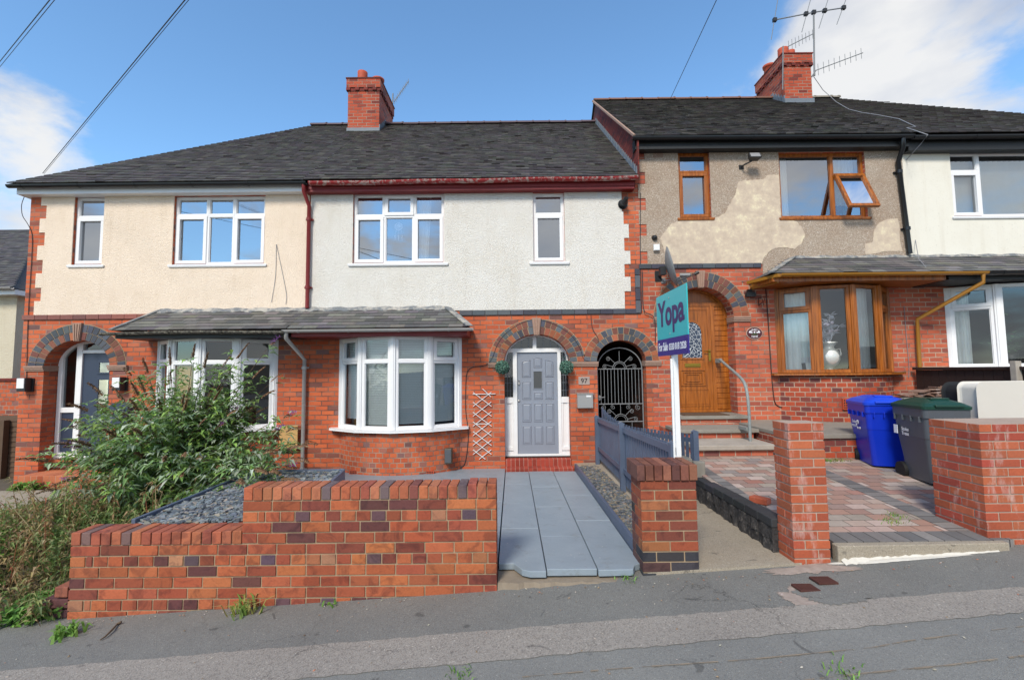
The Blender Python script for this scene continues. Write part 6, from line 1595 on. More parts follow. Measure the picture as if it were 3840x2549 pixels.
c = pt(466, 1548, YF); t = thing('letter_box', 'dark navy letter box half hidden behind the bush', 'letter box', (c.x, YF, c.z))
mb = MB(); mb.prism([(c.x-.17, c.z-.2), (c.x+.17, c.z-.2), (c.x+.17, c.z+.12), (c.x+.1, c.z+.18), (c.x-.1, c.z+.18), (c.x-.17, c.z+.12)], YF-.14, YF-.002); b = mb.build('box', 'navy', t, bevel=.01)
mb = MB(); mb.box(c.x-.13, c.x+.13, YF-.155, YF-.14, c.z+.03, c.z+.07); mb.build('flap', 'charcoal', b)
# floodlight on 99
c = pt(2828, 584, YF-.24); c.z -= .02; t = thing('floodlight', 'old grey floodlight under the black eaves with soot mark below', 'floodlight', (c.x, YF, c.z))
mb = MB(); cc = Vector((c.x, YF-.22, c.z)); 
def TL(p): a = R(28); return cc+Vector((p[0], p[1]*math.cos(a)+p[2]*math.sin(a), -p[1]*math.sin(a)+p[2]*math.cos(a)))
mb.T = TL; mb.hexa([(-.10, -.05, -.06), (.12, -.05, -.06), (.09, .06, -.04), (-.07, .06, -.04), (-.10, -.05, .07), (.12, -.05, .07), (.09, .06, .05), (-.07, .06, .05)]); mb.T = None; mb.build('housing', 'charcoal', t, bevel=.006)
mb = MB(); mb.T = TL; mb.quad((-.08, -.053, -.045), (.10, -.053, -.045), (.10, -.053, .055), (-.08, -.053, .055)); mb.T = None; mb.build('lens', 'steel', t)
mb = MB(); mb.tube([(c.x-.14, YF-.0, c.z-.1), (c.x-.13, YF-.12, c.z-.1), (c.x-.02, YF-.2, c.z-.06)], .014); mb.box(c.x-.18, c.x-.09, YF-.03, YF, c.z-.14, c.z-.06); mb.build('bracket', 'charcoal', t)
for px, py, nm, lb in ((2453, 893, 'camera', 'small black dome camera on the pebbledash left of the plaster patch'),):
    c = pt(px, py, YF); mb = MB(); mb.lathe([(.0001, 0), (.055, 0), (.05, .03), (.035, .06), (.0001, .075)], (0, 0, 0), 14); mb.v = [Vector((c.x+v.x, YFR-v.z, c.z+v.y)) for v in mb.v]; single(mb, 'dome_camera', 'charcoal', lb, 'security camera')
c = pt(2459, 931, YF); mb = MB(); mb.box(c.x-.055, c.x+.055, YF-.07, YFR, c.z-.06, c.z+.06); mb.box(c.x-.05, c.x+.05, YF-.078, YF-.07, c.z-.055, c.z+.055); single(mb, 'junction_box', 'white_paint', 'square white junction box below the small dome camera', 'junction box', bevel=.006)
# satellite dish
c = pt(2498, 1005, 8.15); t = thing('satellite_dish', 'grey satellite dish seen edge on at the left of the wooden door arch', 'satellite dish', (c.x, 8.15, c.z))
mb = MB(); n = 20; ax = Vector((.93, -.28, .22)).normalized(); u = Vector((0, 0, 1)); u = (u-ax*u.dot(ax)).normalized(); v = ax.cross(u)
V = []; F = []
for i in range(6):
    rr = .36*i/5; dd = .10*(i/5)**2
    for k in range(n): a = 2*math.pi*k/n; V.append(c+u*rr*math.cos(a)*1.05+v*rr*math.sin(a)*.9+ax*dd)
for i in range(5):
    for k in range(n): F.append((i*n+k, i*n+(k+1) % n, (i+1)*n+(k+1) % n, (i+1)*n+k))
mb.add(V, F, sm=True); mb.build('dish', 'iron', t, solid=.006)
mb = MB(); mb.tube([c-u*.3+ax*.06, c-u*.28+ax*.42+u*.03], .011, 6); e = c-u*.25+ax*.43; mb.tube([e, e+Vector((.1, -.02, .03))-Vector((.16, 0, -.02))*.2], .028, 10); mb.build('receiver_arm', 'charcoal', t)
mb = MB(); w_ = pt(2468, 1035, YF-.01); mb.tube([c-ax*.02, Vector((w_.x+.08, YF-.2, w_.z)), Vector((w_.x, YF-.0, w_.z))], .018, 8); mb.box(w_.x-.06, w_.x+.06, YF-.02, YF-.001, w_.z-.1, w_.z+.1); mb.box(c.x-.12, c.x-.02, 8.1, 8.2, c.z-.13, c.z+.02); mb.build('bracket', 'charcoal', t)
c = pt(2565, 1035, 8.3); t = thing('security_camera', 'grey bullet camera on an arm above the wooden door', 'security camera', (c.x, 8.3, c.z))
mb = MB(); mb.tube([(c.x-.06, 8.32, c.z+.02), (c.x+.09, 8.22, c.z)], .035, 12); mb.build('body', 'alu', t); mb = MB(); mb.tube([(c.x-.32, YF, c.z-.05), (c.x-.2, 8.42, c.z-.04), (c.x-.02, 8.3, c.z-.0)], .012); mb.box(c.x-.36, c.x-.28, YF-.02, YF, c.z-.1, c.z); mb.build('arm', 'alu', t)
c = pt(2806, 1096, YF); t = thing('wall_lantern', 'black bulkhead lamp high on the brick right of the wooden door', 'wall lamp', (c.x, YF, c.z))
mb = MB(); mb.box(c.x-.09, c.x+.08, YF-.12, YF-.04, c.z-.10, c.z-.01); mb.build('housing', 'black_plastic', t, bevel=.012); mb = MB()
for k in range(5): mb.box(c.x-.1, c.x+.09, YF-.127, YF-.12, c.z-.095+.018*k, c.z-.088+.018*k)
mb.box(c.x-.03, c.x+.05, YF-.05, YF-.001, c.z-.05, c.z+.05); mb.build('grille', 'charcoal', t)
mb = MB(); mb.tube([(c.x-.12, YF-.01, c.z+.2), (c.x, YF-.05, c.z+.2), (c.x+.04, YF-.06, c.z+.1), (c.x, YF-.06, c.z+.03)], .006, 6); mb.build('lead', 'wire', t)
c = pt(2850, 1130, YF); mb = MB()
mb.tube([(c.x-.03, YF-.01, c.z-.09), (c.x-.03, YF-.01, c.z+.06), (c.x+.02, YF-.12, c.z+.07), (c.x+.05, YF-.2, c.z+.06)], .007, 6); mb.tube([(c.x-.03, YF-.01, c.z-.07), (c.x+.02, YF-.1, c.z-.01), (c.x+.03, YF-.13, c.z+.07)], .006, 6); mb.tube([(c.x+.04, YF-.05, c.z-.08), (c.x+.02, YF-.04, c.z+.04)], .006, 6)
single(mb, 'basket_bracket', 'rust', 'small rusty hanging basket bracket right of the bulkhead lamp', 'bracket')
# ------------------------------------------------------------------ blinds, curtains, vase
random.seed(61)
lbs = ['white venetian blind in the left end pane of the white bay window', 'white venetian blind in the second pane of the white bay window from the trellis side', 'white venetian blind in the second pane from the left of the white bay window', 'white venetian blind in the bay pane nearest the trellis']
order = [0, 2, 1, 3]
for k in range(4):
    Tf, W = facetT(arc97.p(k/4), arc97.p((k+1)/4)); mb = MB(); mb.T = Tf
    z = 2.47; zb = .97+(.12 if k == 0 else .02*k)
    mb.box(.05, W-.05, .12, .15, z, z+.04)
    while z > zb: 
        tl = .0; mb.hexa([(.055, .11, z-.027), (W-.055, .11, z-.027), (W-.055, .124, z), (.055, .124, z), (.055, .1085, z-.026), (W-.055, .1085, z-.026), (W-.055, .1225, z+.001), (.055, .1225, z+.001)]); z -= .030
    mb.box(.055, W-.055, .112, .135, zb-.02, zb-.005)
    for u in (.25, .75): mb.box(u*W-.002, u*W+.002, .1085, .1095, zb, 2.47)
    mb.T = None; single(mb, 'venetian_blind', 'blind', lbs[k] if k in (0, 3) else ('white venetian blind in the second bay pane, next to the left end pane' if k == 1 else 'white venetian blind in the third bay pane, lefthand neighbour of the one nearest the trellis'), 'blind', 'venetian blinds in the white bay window')
def drape(nm, label, x0, x1, y, z0, z1, mat='curtain', fold=.07, amp=.02, T=None, taper=0):
    mb = MB(); n = max(8, int((x1-x0)/fold*6)); V = []
    for i in range(n+1):
        u = i/n; x = x0+(x1-x0)*u; d = amp*math.sin(2*math.pi*(x-x0)/fold+.6*math.sin(7*u))
        for zz, kk in ((z0, 1), (z1, .8)):
            xx = x0+(x-x0)*(1-taper if zz == z0 else 1); V.append((xx, y+d*kk, zz))
    mb.T = T; mb.add(V, [(2*i, 2*i+2, 2*i+3, 2*i+1) for i in range(n)], sm=True); mb.T = None
    return single(mb, nm, mat, label, 'curtain' if 'blind' not in nm else 'blind')
a, b, c_, d = hole((1324, 724, 1666, 988))
drape('curtain', 'white curtain in the right light of the white house bedroom window', b-.52, b-.28, YF+.22, c_+.02, d, taper=.3)
# dreamcatcher
c = pt(1495, 850, YF+.14); mb = MB()
mb.tube([(c.x+.07*math.cos(2*math.pi*k/14), YF+.14, c.z+.07*math.sin(2*math.pi*k/14)) for k in range(15)], .012, 6); mb.lathe([(.0001, 0), (.06, 0), (.0001, .003)], (0, 0, 0), 10); mb.v[-30:] = [Vector((c.x+v.x, YF+.14-v.z, c.z+v.y)) for v in mb.v[-30:]]
for dx in (-.05, 0, .05): mb.tube([(c.x+dx, YF+.14, c.z-.07), (c.x+dx*1.3, YF+.14, c.z-.18)], .003, 4); mb.tube([(c.x+dx*1.3, YF+.14, c.z-.17), (c.x+dx*1.35, YF+.14, c.z-.28)], [.016, .002], 5)
single(mb, 'dreamcatcher', 'silk', 'white dreamcatcher hanging inside the middle pane of the white house bedroom window', 'ornament')
a, b, c_, d = hole((2923, 571, 3247, 816))
drape('curtain', 'white curtain at the left edge of the wide brown framed bedroom window', a+.05, a+.28, YF+.2, c_+.04, d)
drape('curtain', 'white curtain behind the propped open brown casement', b-.55, b-.05, YF+.22, c_+.3, d)
T5 = None; a = wx(3566, 690, YF)
mb = MB()
x = a+.08
while x < 11.0: mb.hexa([(x, YF+.2, 4.62), (x+.085, YF+.17, 4.62), (x+.086, YF+.172, 4.62), (x+.001, YF+.202, 4.62), (x, YF+.2, 5.9), (x+.085, YF+.17, 5.9), (x+.086, YF+.172, 5.9), (x+.001, YF+.202, 5.9)]); x += .105
single(mb, 'vertical_blind', 'curtain', 'white vertical blind in the upstairs window of the far right house', 'blind')
Tf, W = facetT(arc99.p(0), arc99.p(.25))
drape('curtain', 'cream net curtain in the left pane of the brown bay window', .08, W-.06, .16, 1.86, 3.34, 'curtain', .09, .02, Tf)
Tf, W = facetT(arc99.p(.5), arc99.p(.75)); drape('curtain', 'pale patterned curtain in the third pane of the brown bay window', W*.45, W-.04, .2, 1.86, 3.34, 'curtain', .07, .02, Tf)
arc101 = Arc(8.17, 10.5, YF, .55)
Tf, W = facetT(arc101.p(0), arc101.p(.25)); drape('curtain', 'white net curtain in the left pane of the far right bay window', .06, .32, .16, 1.93, 3.3, 'curtain', .08, .02, Tf)
# vase with silk flowers
x, y = arc99.p(.365); c = Vector((x+.02, y+.20, 1.80)); k = .9
mb = MB(); mb.box(5.1, 6.95, 8.0+.35, 8.48, 1.77, 1.795); mb.box(c.x-.25, c.x+.25, c.y-.1, 8.36, 1.77, 1.799); single(mb, 'window_board', 'white_paint', 'white inner window board behind the brown bay window', 'shelf')
c.z = 1.80
t = thing('flower_vase', 'large silver vase of white silk flowers in the brown bay window', 'vase', tuple(c))
mb = MB(); mb.lathe([(.0001, 0), (.13, 0), (.12, .02), (.06, .04), (.045, .09), (.06, .11), (.13, .16), (.165, .24), (.17, .32), (.14, .40), (.085, .45), (.08, .48), (.12, .53), (.15, .56), (.13, .55), (.07, .49)], c, 20); mb.build('body', 'silver', t)
mb = MB()
for s in (-1, 1): mb.tube([(c.x+s*.12, c.y, c.z+.42), (c.x+s*.2, c.y, c.z+.44), (c.x+s*.22, c.y, c.z+.34), (c.x+s*.16, c.y, c.z+.26)], .014, 6)
mb.build('handle', 'silver', t)
random.seed(62); mb = MB(); st = MB()
for i in range(26):
    a = random.uniform(0, 6.28); r = random.uniform(.02, .22); h = .62+random.uniform(0, .5)*(1-r*2); e = c+Vector((r*math.cos(a), r*math.sin(a)*.6, h)); st.tube([c+Vector((0, 0, .5)), c+Vector((r*.4*math.cos(a), r*.3*math.sin(a), h*.8)), e], .004, 4)
    for j in range(7):
        b_ = random.uniform(0, 6.28); d_ = Vector((math.cos(b_), math.sin(b_)*.7, random.uniform(-.2, .7))).normalized(); s_ = d_.cross(Vector((0, .6, 1))).normalized()*.032
        mb.add([e, e+d_*.05+s_, e+d_*.12, e+d_*.05-s_], [(0, 1, 2, 3)])
mb.build('flowers', 'silk', t); st.build('stems', 'silk', t)
Tf, W = facetT(arc99.p(0), arc99.p(.25)); p = Tf((W*.72, .13, 1.86)); mb = MB(); mb.hexa([(p.x-.08, p.y, 1.81), (p.x+.08, p.y+.03, 1.81), (p.x+.08, p.y+.04, 1.81), (p.x-.08, p.y+.01, 1.81), (p.x-.08, p.y+.04, 1.99), (p.x+.08, p.y+.07, 1.99), (p.x+.08, p.y+.08, 1.99), (p.x-.08, p.y+.05, 1.99)]); single(mb, 'photo_frame', 'charcoal', 'small dark photo frame at the foot of the left brown bay pane', 'photo frame')
# plant in 101 window
random.seed(63); Tf, W = facetT(arc101.p(.25), arc101.p(.5)); p = Tf((W*.5, .3, 1.92)); t = thing('pot_plant', 'leafy houseplant with pink flower in the far right bay window', 'houseplant', tuple(p))
mb = MB(); mb.lathe([(.0001, 0), (.09, 0), (.12, .2), (.10, .2)], p, 14); mb.build('pot', 'charcoal', t); mb = MB()
for i in range(90):
    a = random.uniform(0, 6.28); e = p+Vector((random.gauss(0, .16), random.gauss(0, .07), .25+abs(random.gauss(0, .22)))); d_ = Vector((math.cos(a), math.sin(a), random.uniform(-.4, .6))).normalized(); s_ = d_.cross(Vector((0, 0, 1))).normalized()*.022
    mb.add([e, e+d_*.05+s_, e+d_*.11, e+d_*.05-s_], [(0, 1, 2, 3)], jit(random.choice([(.05, .16, .04), (.10, .24, .07)]), .2))
for i in range(14):
    e = p+Vector((.02, -.05, .55)); a = i*.9; d_ = Vector((math.cos(a), math.sin(a), .2)); s_ = d_.cross(Vector((0, 0, 1))).normalized()*.03; mb.add([e, e+d_*.04+s_, e+d_*.07, e+d_*.04-s_], [(0, 1, 2, 3)], (.5, .04, .12))
mb.build('leaves', 'leaf', t)
# chipboard in bay of 95
arc95 = Arc(-6.6, -4.4, YF, .52); Tf, W = facetT(arc95.p(.25), arc95.p(.5)); mb = MB(); mb.T = Tf; mb.box(.07, W*.62, .09, .11, .97, 2.05); mb.T = None; single(mb, 'chipboard_sheet', 'osb', 'sheet of pale chipboard leaning inside the left bay window', 'board')
Tf, W = facetT(arc95.p(.75), arc95.p(1)); p = pt(1070, 1640, 8.3); mb = MB(); mb.box(p.x-.16, p.x+.17, 8.40, 8.42, p.z-.22, p.z+.2); single(mb, 'chipboard_sheet', 'osb', 'small chipboard offcut leaning on the brick beside the grey downpipe', 'board')
# air bricks in the renders
for px, py, mt, own in ((2260, 728, 'white_paint', h97), (2468, 581, 'sandstone', h99)):
    c = pt(px, py, YFR); mb = MB(); w_, h_ = .1, .055
    for i in range(8): mb.box(c.x-w_+.026*i, c.x-w_+.026*i+.008, YFR-.008, YFR-.001, c.z-h_, c.z+h_)
    for j in range(5): mb.box(c.x-w_, c.x+w_-.01, YFR-.0105, YFR-.008, c.z-h_+.025*j, c.z-h_+.025*j+.008)
    mb.build('air_brick', mt, own)
# ------------------------------------------------------------------ aerials
def yagi(nm, label, a, b, n, el, mast=None, elv=None, taper=.3, mat='iron', r=.012):
    t = thing(nm, label, 'tv aerial', tuple(a), 'television aerials on the chimneys'); a, b = Vector(a), Vector(b); mb = MB(); mb.tube([a, b], r, 6); mb.build('boom', mat, t)
    mb = MB(); v = Vector(elv or (0, 0, 1)).normalized()
    for i in range(n):
        p = a.lerp(b, (i+.3)/(n-.4)); l = el*(1-taper*i/n); mb.tube([p-v*l, p+v*l], r*.55, 5)
    mb.build('elements', mat, t)
    if mast:
        mb = MB(); mb.tube([Vector(q) for q in mast], r*1.6, 8); mb.build('mast', mat, t)
    return t
ca = lambda x, y, Y: pt(1200+x/1.817, 200+y/1.817, Y)
a, b = ca(505, 330, 12.9), ca(605, 190, 13.1)
yagi('television_aerial', 'small ribbed aerial behind the left chimney', a, b, 10, .10, [ca(495, 345, 12.9), ca(497, 275, 12.9)], taper=.1)
cc_ = lambda x, y, Y=12.4: pt(2700+x/2.072, y/2.072, Y)
yagi('television_aerial', 'long lower aerial pointing right from the right chimney', cc_(750, 547), cc_(1110, 412), 9, .17, [cc_(712, 600), cc_(745, 548)], taper=.1)
yagi('television_aerial', 'short aerial pointing left of the tall mast above the right chimney pots', cc_(728, 262), cc_(525, 365), 8, .13, None, taper=-.3)
t = thing('television_aerial', 'tall mast with a wide four rod aerial above the right chimney', 'tv aerial', tuple(cc_(730, 560)), 'television aerials on the chimneys')
mb = MB(); mb.tube([cc_(735, 590), cc_(733, 560), cc_(728, 90)], .022, 8); mb.build('mast', 'iron', t)
mb = MB(); mb.tube([cc_(425, 157), cc_(728, 98), cc_(965, 62)], .017, 6); mb.build('boom', 'alu', t)
mb = MB()
for x0, y0, x1, y1 in ((398, 308, 452, -20), (635, 252, 706, -10), (768, 222, 845, -20), (907, 192, 985, -20)): mb.tube([cc_(x0, y0), cc_(x1, y1)], .010, 5)
mb.build('elements', 'iron', t)
mb = MB(); 
for q in (cc_(728, 98), cc_(668, 110), cc_(813, 85), cc_(960, 62), cc_(425, 157)): mb.box(q.x-.05, q.x+.05, q.y-.04, q.y+.04, q.z-.05, q.z+.05)
mb.build('clamp', 'charcoal', t)
mb = MB(); mb.tube([cc_(490, 360, 11.5), cc_(487, 700, 11.55)], .016, 6); single(mb, 'television_aerial_pole', 'iron', 'thin grey pole strapped to the left corner of the right chimney', 'pole')
# overhead wires: from house brackets up to poles across the street
def wire(a, b, sag, label, r=.008):
    r *= .45; a, b = Vector(a), Vector(b); mb = MB(); n = 24; mb.tube([a.lerp(b, k/n)-Vector((0, 0, sag*4*(k/n)*(1-k/n))) for k in range(n+1)], r, 5)
    o = single(mb, 'overhead_wire', 'wire', label, 'wire', 'overhead wires')
wire(pt(160, 650, 8.12), pt(760, -80, 3.6), .0, 'overhead wire running from the left eaves up across the sky', .011)
wire(pt(165, 652, 8.12), pt(775, -80, 3.6), .0, 'thinner wire right beside the one from the left eaves', .006)
wire(pt(-60, 305, 7.0), pt(260, -90, 3.5), .0, 'upper left corner wire, the left strand of its pair', .010)
wire(pt(-40, 300, 7.0), pt(275, -85, 3.5), .0, 'upper left corner wire, the right strand of its pair', .007)
wire(pt(2448, 512, 8.14), pt(2720, -70, 3.6), .0, 'overhead wire rising from the black fascia of the pebbledash house', .008)
# ------------------------------------------------------------------ vegetation
def leafq(mb, p, d, l, w, c, up=Vector((0, 0, 1)), droop=.25):
    d = d.normalized(); s = d.cross(up)
    if s.length < .05: s = Vector((1, 0, 0))
    s.normalize(); n = s.cross(d)
    m = p+d*l*.45+n*l*.05; e = p+d*l-up*l*droop; s = s*w/2; q = n*w*.25
    mb.add([p, m+s+q, e, m], [(0, 1, 2, 3)], c); mb.add([p, m, e, m-s+q], [(0, 1, 2, 3)], c)
random.seed(71)
t = thing('buddleia_bush', 'large sprawling buddleia with brown seed heads and a few purple flowers', 'bush', (-4.75, 6.5, 0))
st, lf, sh, fl = MB(), MB(), MB(), MB()
root = Vector((-4.75, 6.55, .1))
LC = [(.19, .31, .13), (.16, .28, .10), (.26, .37, .20), (.36, .44, .30), (.12, .20, .08), (.24, .38, .10), (.42, .48, .37), (.28, .42, .10)]
def endpt():
    while True:
        u, v = random.uniform(-1, 1), random.uniform(-1, 1)
        w = random.uniform(-1, 1)
        if u*u+v*v+w*w <= 1:
            p = Vector((-4.60+u*1.36, 6.2+w*1.05, .84+v*.88))
            return p
def outside(p):
    q = ((p.x+4.72)/1.45)**2+((p.z-.92)/.88)**2+((p.y-6.35)/.95)**2
    return q
specials = [(1000, 1310, 6.3), (880, 1360, 6.4), (500, 1430, 6.4), (400, 1500, 6.2), (330, 1690, 6.0), (330, 1790, 5.8), (1050, 1570, 6.3), (1120, 1660, 6.2), (1050, 1755, 5.9), (640, 1390, 6.5), (760, 1400, 6.2), (940, 1430, 6.2), (970, 1500, 6.3), (640, 1460, 6.0), (300, 1740, 6.1), (420, 1850, 5.2), (1010, 1440, 6.4), (720, 1360, 6.5), (560, 1420, 6.3), (830, 1390, 6.2), (430, 1560, 6.1), (350, 1620, 6.0), (1060, 1620, 6.2), (1090, 1720, 5.8), (1040, 1800, 5.5), (960, 1830, 5.3), (1000, 1760, 5.6), (900, 1850, 5.1), (820, 1880, 5.0), (1060, 1690, 5.9), (980, 1700, 5.6), (940, 1760, 5.4), (880, 1800, 5.3)]
ends = [pt(*s) for s in specials]+[endpt() for _ in range(250)]
ci = 0
for ei, e in enumerate(ends):
    mid = root.lerp(e, .5)+Vector((0, 0, .28*(1 if e.z > .3 else .6)))
    P = []
    for k in range(9):
        s = k/8; P.append((1-s)**2*root+2*s*(1-s)*mid+s*s*e)
    st.tube(P, [.014*(1-.8*k/8) for k in range(9)], 5)
    out = (e-Vector((-4.72, 6.35, .6))).normalized()
    clump = random.choice([.75, 1.0, 1.25]); 
    base_k = .35 if ei < len(specials) else .25
    for j in range(46):
        s = random.uniform(base_k, 1.0); i = min(int(s*8), 7); p = P[i].lerp(P[i+1], s*8-i)
        # side shoot
        a = random.uniform(0, 6.283); d = Vector((math.cos(a), math.sin(a), random.uniform(-.25, .7)))+out*.5; off = d.normalized()*random.uniform(.0, .20)
        for _ in range(2):
            a2 = random.uniform(-.9, .9); dd = d.normalized()+Vector((math.cos(a+a2*2), math.sin(a+a2*2), random.uniform(-.4, .4)))*.8
            c = random.choice(LC); c = tuple(v*clump for v in c)
            leafq(lf, p+off, dd, random.uniform(.07, .19), random.uniform(.024, .056), jit(c, .2), droop=random.uniform(.1, .5))
    if random.random() < .5 or ei < len(specials):
        d = (P[8]-P[6]).normalized()*.7+out*.5+Vector((0, 0, random.uniform(-.2, .25))); d.normalize(); L_ = random.uniform(.17, .33); p = P[8]+d*.08
        if random.random() < .12 and ei >= len(specials) or ei in (0, 6, 4, 5, 8):
            for k in range(40):
                s = random.random()**.7*.13; a = random.uniform(0, 6.28); q = p+d*(s+.03)+Vector((math.cos(a), math.sin(a), math.sin(a*2)))*.018; leafq(fl, q, Vector((math.cos(a), math.sin(a), .3)), .022, .018, jit(random.choice([(.36, .10, .48), (.46, .16, .56), (.28, .07, .38)]), .15))
            L_ *= .6
        if ei not in (0, 6, 4, 5, 8) and L_ > .22: sh.tube([p, p+d*L_*.5-Vector((0, 0, .012)), p+d*L_-Vector((0, 0, .05))], [.013, .011, .003], 5, jit((.15, .08, .04), .2))
        for k in range(100):
            s = k/100; a = random.uniform(0, 6.28); r = .030*(1-s*.75); n1 = Vector((math.cos(a), math.sin(a), math.sin(a+1))); q = p+d*L_*s-Vector((0, 0, .05*s*s))+n1*r*.4
            leafq(sh, q, n1+d*.6, .028*(1-.5*s), .020, jit(random.choice([(.17, .085, .04), (.23, .12, .06), (.11, .06, .03), (.28, .17, .09)]), .2))
st.build('stem', 'bark', t); lf.build('foliage', 'leaf_thin', t); sh.build('seed_heads', 'leaf', t); fl.build('flowers', 'leaf', t)
# golden grass tuft and others
def tuft(mb, x, y, z, n, h, spread, cols, w=.008, lean=(0, 0)):
    for k in range(n):
        a = random.uniform(0, 6.28); d = Vector((math.cos(a)*spread+lean[0], math.sin(a)*spread*.8+lean[1], 1)); hh = h*random.uniform(.6, 1.1); b = Vector((x+random.gauss(0, .05), y+random.gauss(0, .05), z)); c = jit(random.choice(cols), .2)
        s = Vector((-math.sin(a), math.cos(a), 0))*w; p0 = b; p1 = b+Vector((d.x*hh*.4, d.y*hh*.4, hh*.6)); p2 = b+Vector((d.x*hh*1.1, d.y*hh*1.1, hh*(.75-.3*random.random())))
        mb.add([p0-s, p0+s, p1+s*.8, p1-s*.8], [(0, 1, 2, 3)], c); mb.add([p1-s*.8, p1+s*.8, p2], [(0, 1, 2)], c)
GOLD = [(.34, .22, .06), (.26, .17, .05), (.18, .15, .05), (.12, .14, .04)]
random.seed(72)
for i, (fx, fy, Y, lb) in enumerate(((640, 1925, 4.75, 'golden arching grass tuft at the foot of the buddleia, right of the other tuft'), (545, 1930, 4.6, 'golden arching grass tuft to the left behind the low front wall'))):
    p = pt(fx, fy, Y); mb = MB()
    for k in range(6): tuft(mb, p.x+random.uniform(-.22, .22), Y+random.uniform(-.1, .1), gz95(p.x, Y)-.02, 60, .5, .75, GOLD, .006)
    single(mb, 'grass_tuft', 'leaf', lb, 'ornamental grass')
# weeds as uncountable cover
mb = MB(); random.seed(73)
def inw(x, y): return True
for k in range(2600):
    x = random.uniform(-8.6, -3.5); y = random.uniform(3.75, 6.6)
    if x < -6.9 and y > 5.8: continue
    if x > -3.75 and y < 4.2: continue
    # path region on the left rear
    z = gz95(x, y); dens = math.exp(-((x+5)/2.6)**2); 
    if random.random() > .35+dens: continue
    front = y < 4.3
    if front and random.random() < .35: continue
    brown = math.sin(x*2.3+1)+math.sin(y*3.1+x)+random.uniform(-1.2, 1.2) > .0
    cols = [(.24, .15, .08), (.32, .20, .10), (.15, .09, .05), (.40, .31, .17)] if brown else [(.15, .22, .07), (.20, .28, .09), (.11, .17, .06), (.30, .32, .13)]
    h = random.uniform(.1, .34)*(1.3 if x > -5.6 and y > 4.4 else .8)
    st_ = Vector((random.gauss(0, .2), random.gauss(0, .2), 1)); top = Vector((x, y, z))+st_*h
    mb.tube([(x, y, z-.01), top], .0025, 3, jit(cols[0], .2), cap=False)
    for j in range(9):
        s = random.uniform(.2, 1); a = random.uniform(0, 6.28); leafq(mb, Vector((x, y, z)).lerp(top, s), Vector((math.cos(a), math.sin(a), random.uniform(-.2, .8))), random.uniform(.04, .11), random.uniform(.014, .034), jit(random.choice(cols), .25), droop=.3)
for k in range(230):
    x = random.uniform(-6.8, -3.6); y = random.uniform(3.8, 5.2); tuft(mb, x, y, gz95(x, y), 7, random.uniform(.15, .4), .5, [(.30, .22, .11), (.22, .17, .07), (.14, .15, .05)], .003)
for k in range(90):
    x, y = random.gauss(-4.9, .75), random.uniform(3.95, 5.6)
    if x > -3.6 or x < -7.6: continue
    z = gz95(x, y); h = random.uniform(.35, .75); lean = Vector((random.gauss(0, .35), random.gauss(0, .25), 1)); c = jit(random.choice([(.34, .22, .11), (.45, .34, .19), (.22, .12, .06), (.30, .10, .05)]), .2); P0 = Vector((x, y, z))
    mb.tube([P0, P0+lean*h*.5+Vector((0, 0, .03)), P0+lean*h], [.005, .004, .002], 4, c, cap=False)
    for j in range(26):
        s = random.uniform(.3, 1); a = random.uniform(0, 6.28); leafq(mb, P0+lean*h*s, Vector((math.cos(a), math.sin(a), random.uniform(-.1, .9))), random.uniform(.03, .10), random.uniform(.008, .022), jit(random.choice([c, (.36, .26, .13), (.26, .13, .06), (.22, .26, .09)]), .25), droop=.5)
o = mb.build('overgrown_weeds', 'leaf_thin', None); o['kind'] = 'stuff'; o['label'] = 'tangle of dry brown and green weeds filling the left front garden'; o['category'] = 'weeds'
mb = MB(); random.seed(74)
for k in range(1500):
    r = random.random()
    if r < .75: x, y = random.gauss(-5.9, .6), random.gauss(5.2, .5)
    else: x, y = random.gauss(-3.95, .12), random.gauss(4.0, .08)
    z = gz95(x, y)
    for j in range(5):
        a = random.uniform(0, 6.28); leafq(mb, Vector((x, y, z+random.uniform(.0, .12))), Vector((math.cos(a), math.sin(a), random.uniform(.1, 1))), random.uniform(.05, .10), random.uniform(.025, .05), jit(random.choice([(.12, .26, .04), (.16, .32, .06), (.08, .19, .035)]), .2), droop=.4)
o = mb.build('ground_cover', 'leaf_gloss', None); o['kind'] = 'stuff'; o['label'] = 'bright green leafy ground cover in the left front garden'; o['category'] = 'ground cover'
def weed(nm, label, fx, fy, Y, n, h, cols, sp=.7, w=.012, zb=None, kind='t'):
    p = gp(fx, fy) if Y is None else pt(fx, fy, Y); mb = MB(); z = p.z if zb is None else zb
    if kind == 't': tuft(mb, p.x, p.y, z, n, h, sp, cols, w)
    else:
        for j in range(n):
            a = random.uniform(0, 6.28); leafq(mb, Vector((p.x+random.gauss(0, h*.3), p.y+random.gauss(0, h*.2), z+random.uniform(0, h*.5))), Vector((math.cos(a), math.sin(a), random.uniform(.1, 1.2))), h*random.uniform(.4, .8), h*.25, jit(random.choice(cols), .2), droop=.4)
    return single(mb, nm, 'leaf_gloss', label, 'weed')
GR = [(.15, .30, .05), (.20, .36, .07), (.10, .2, .04)]; YG = [(.30, .30, .08), (.38, .28, .12), (.18, .28, .06)]
weed('weed', 'bright green dandelion like weed in a dark pavement crack at the lower left', 250, 2385, None, 40, .13, GR, .7, .010)
weed('weed', 'yellowing grassy weed at the foot of the front wall below its step', 915, 2300, None, 45, .17, YG, .8, .008)
weed('weed', 'tiny two leaf weed at the base of the front wall near its middle', 1235, 2265, None, 7, .06, GR, .6, .012)
weed('weed', 'small green grass sprout at the bottom edge of the road near the centre', 1735, 2540, None, 22, .05, GR, .9, .004)
weed('weed', 'green grass sprout at the lower right of the road crack', 3170, 2535, None, 30, .05, GR, .9, .004)
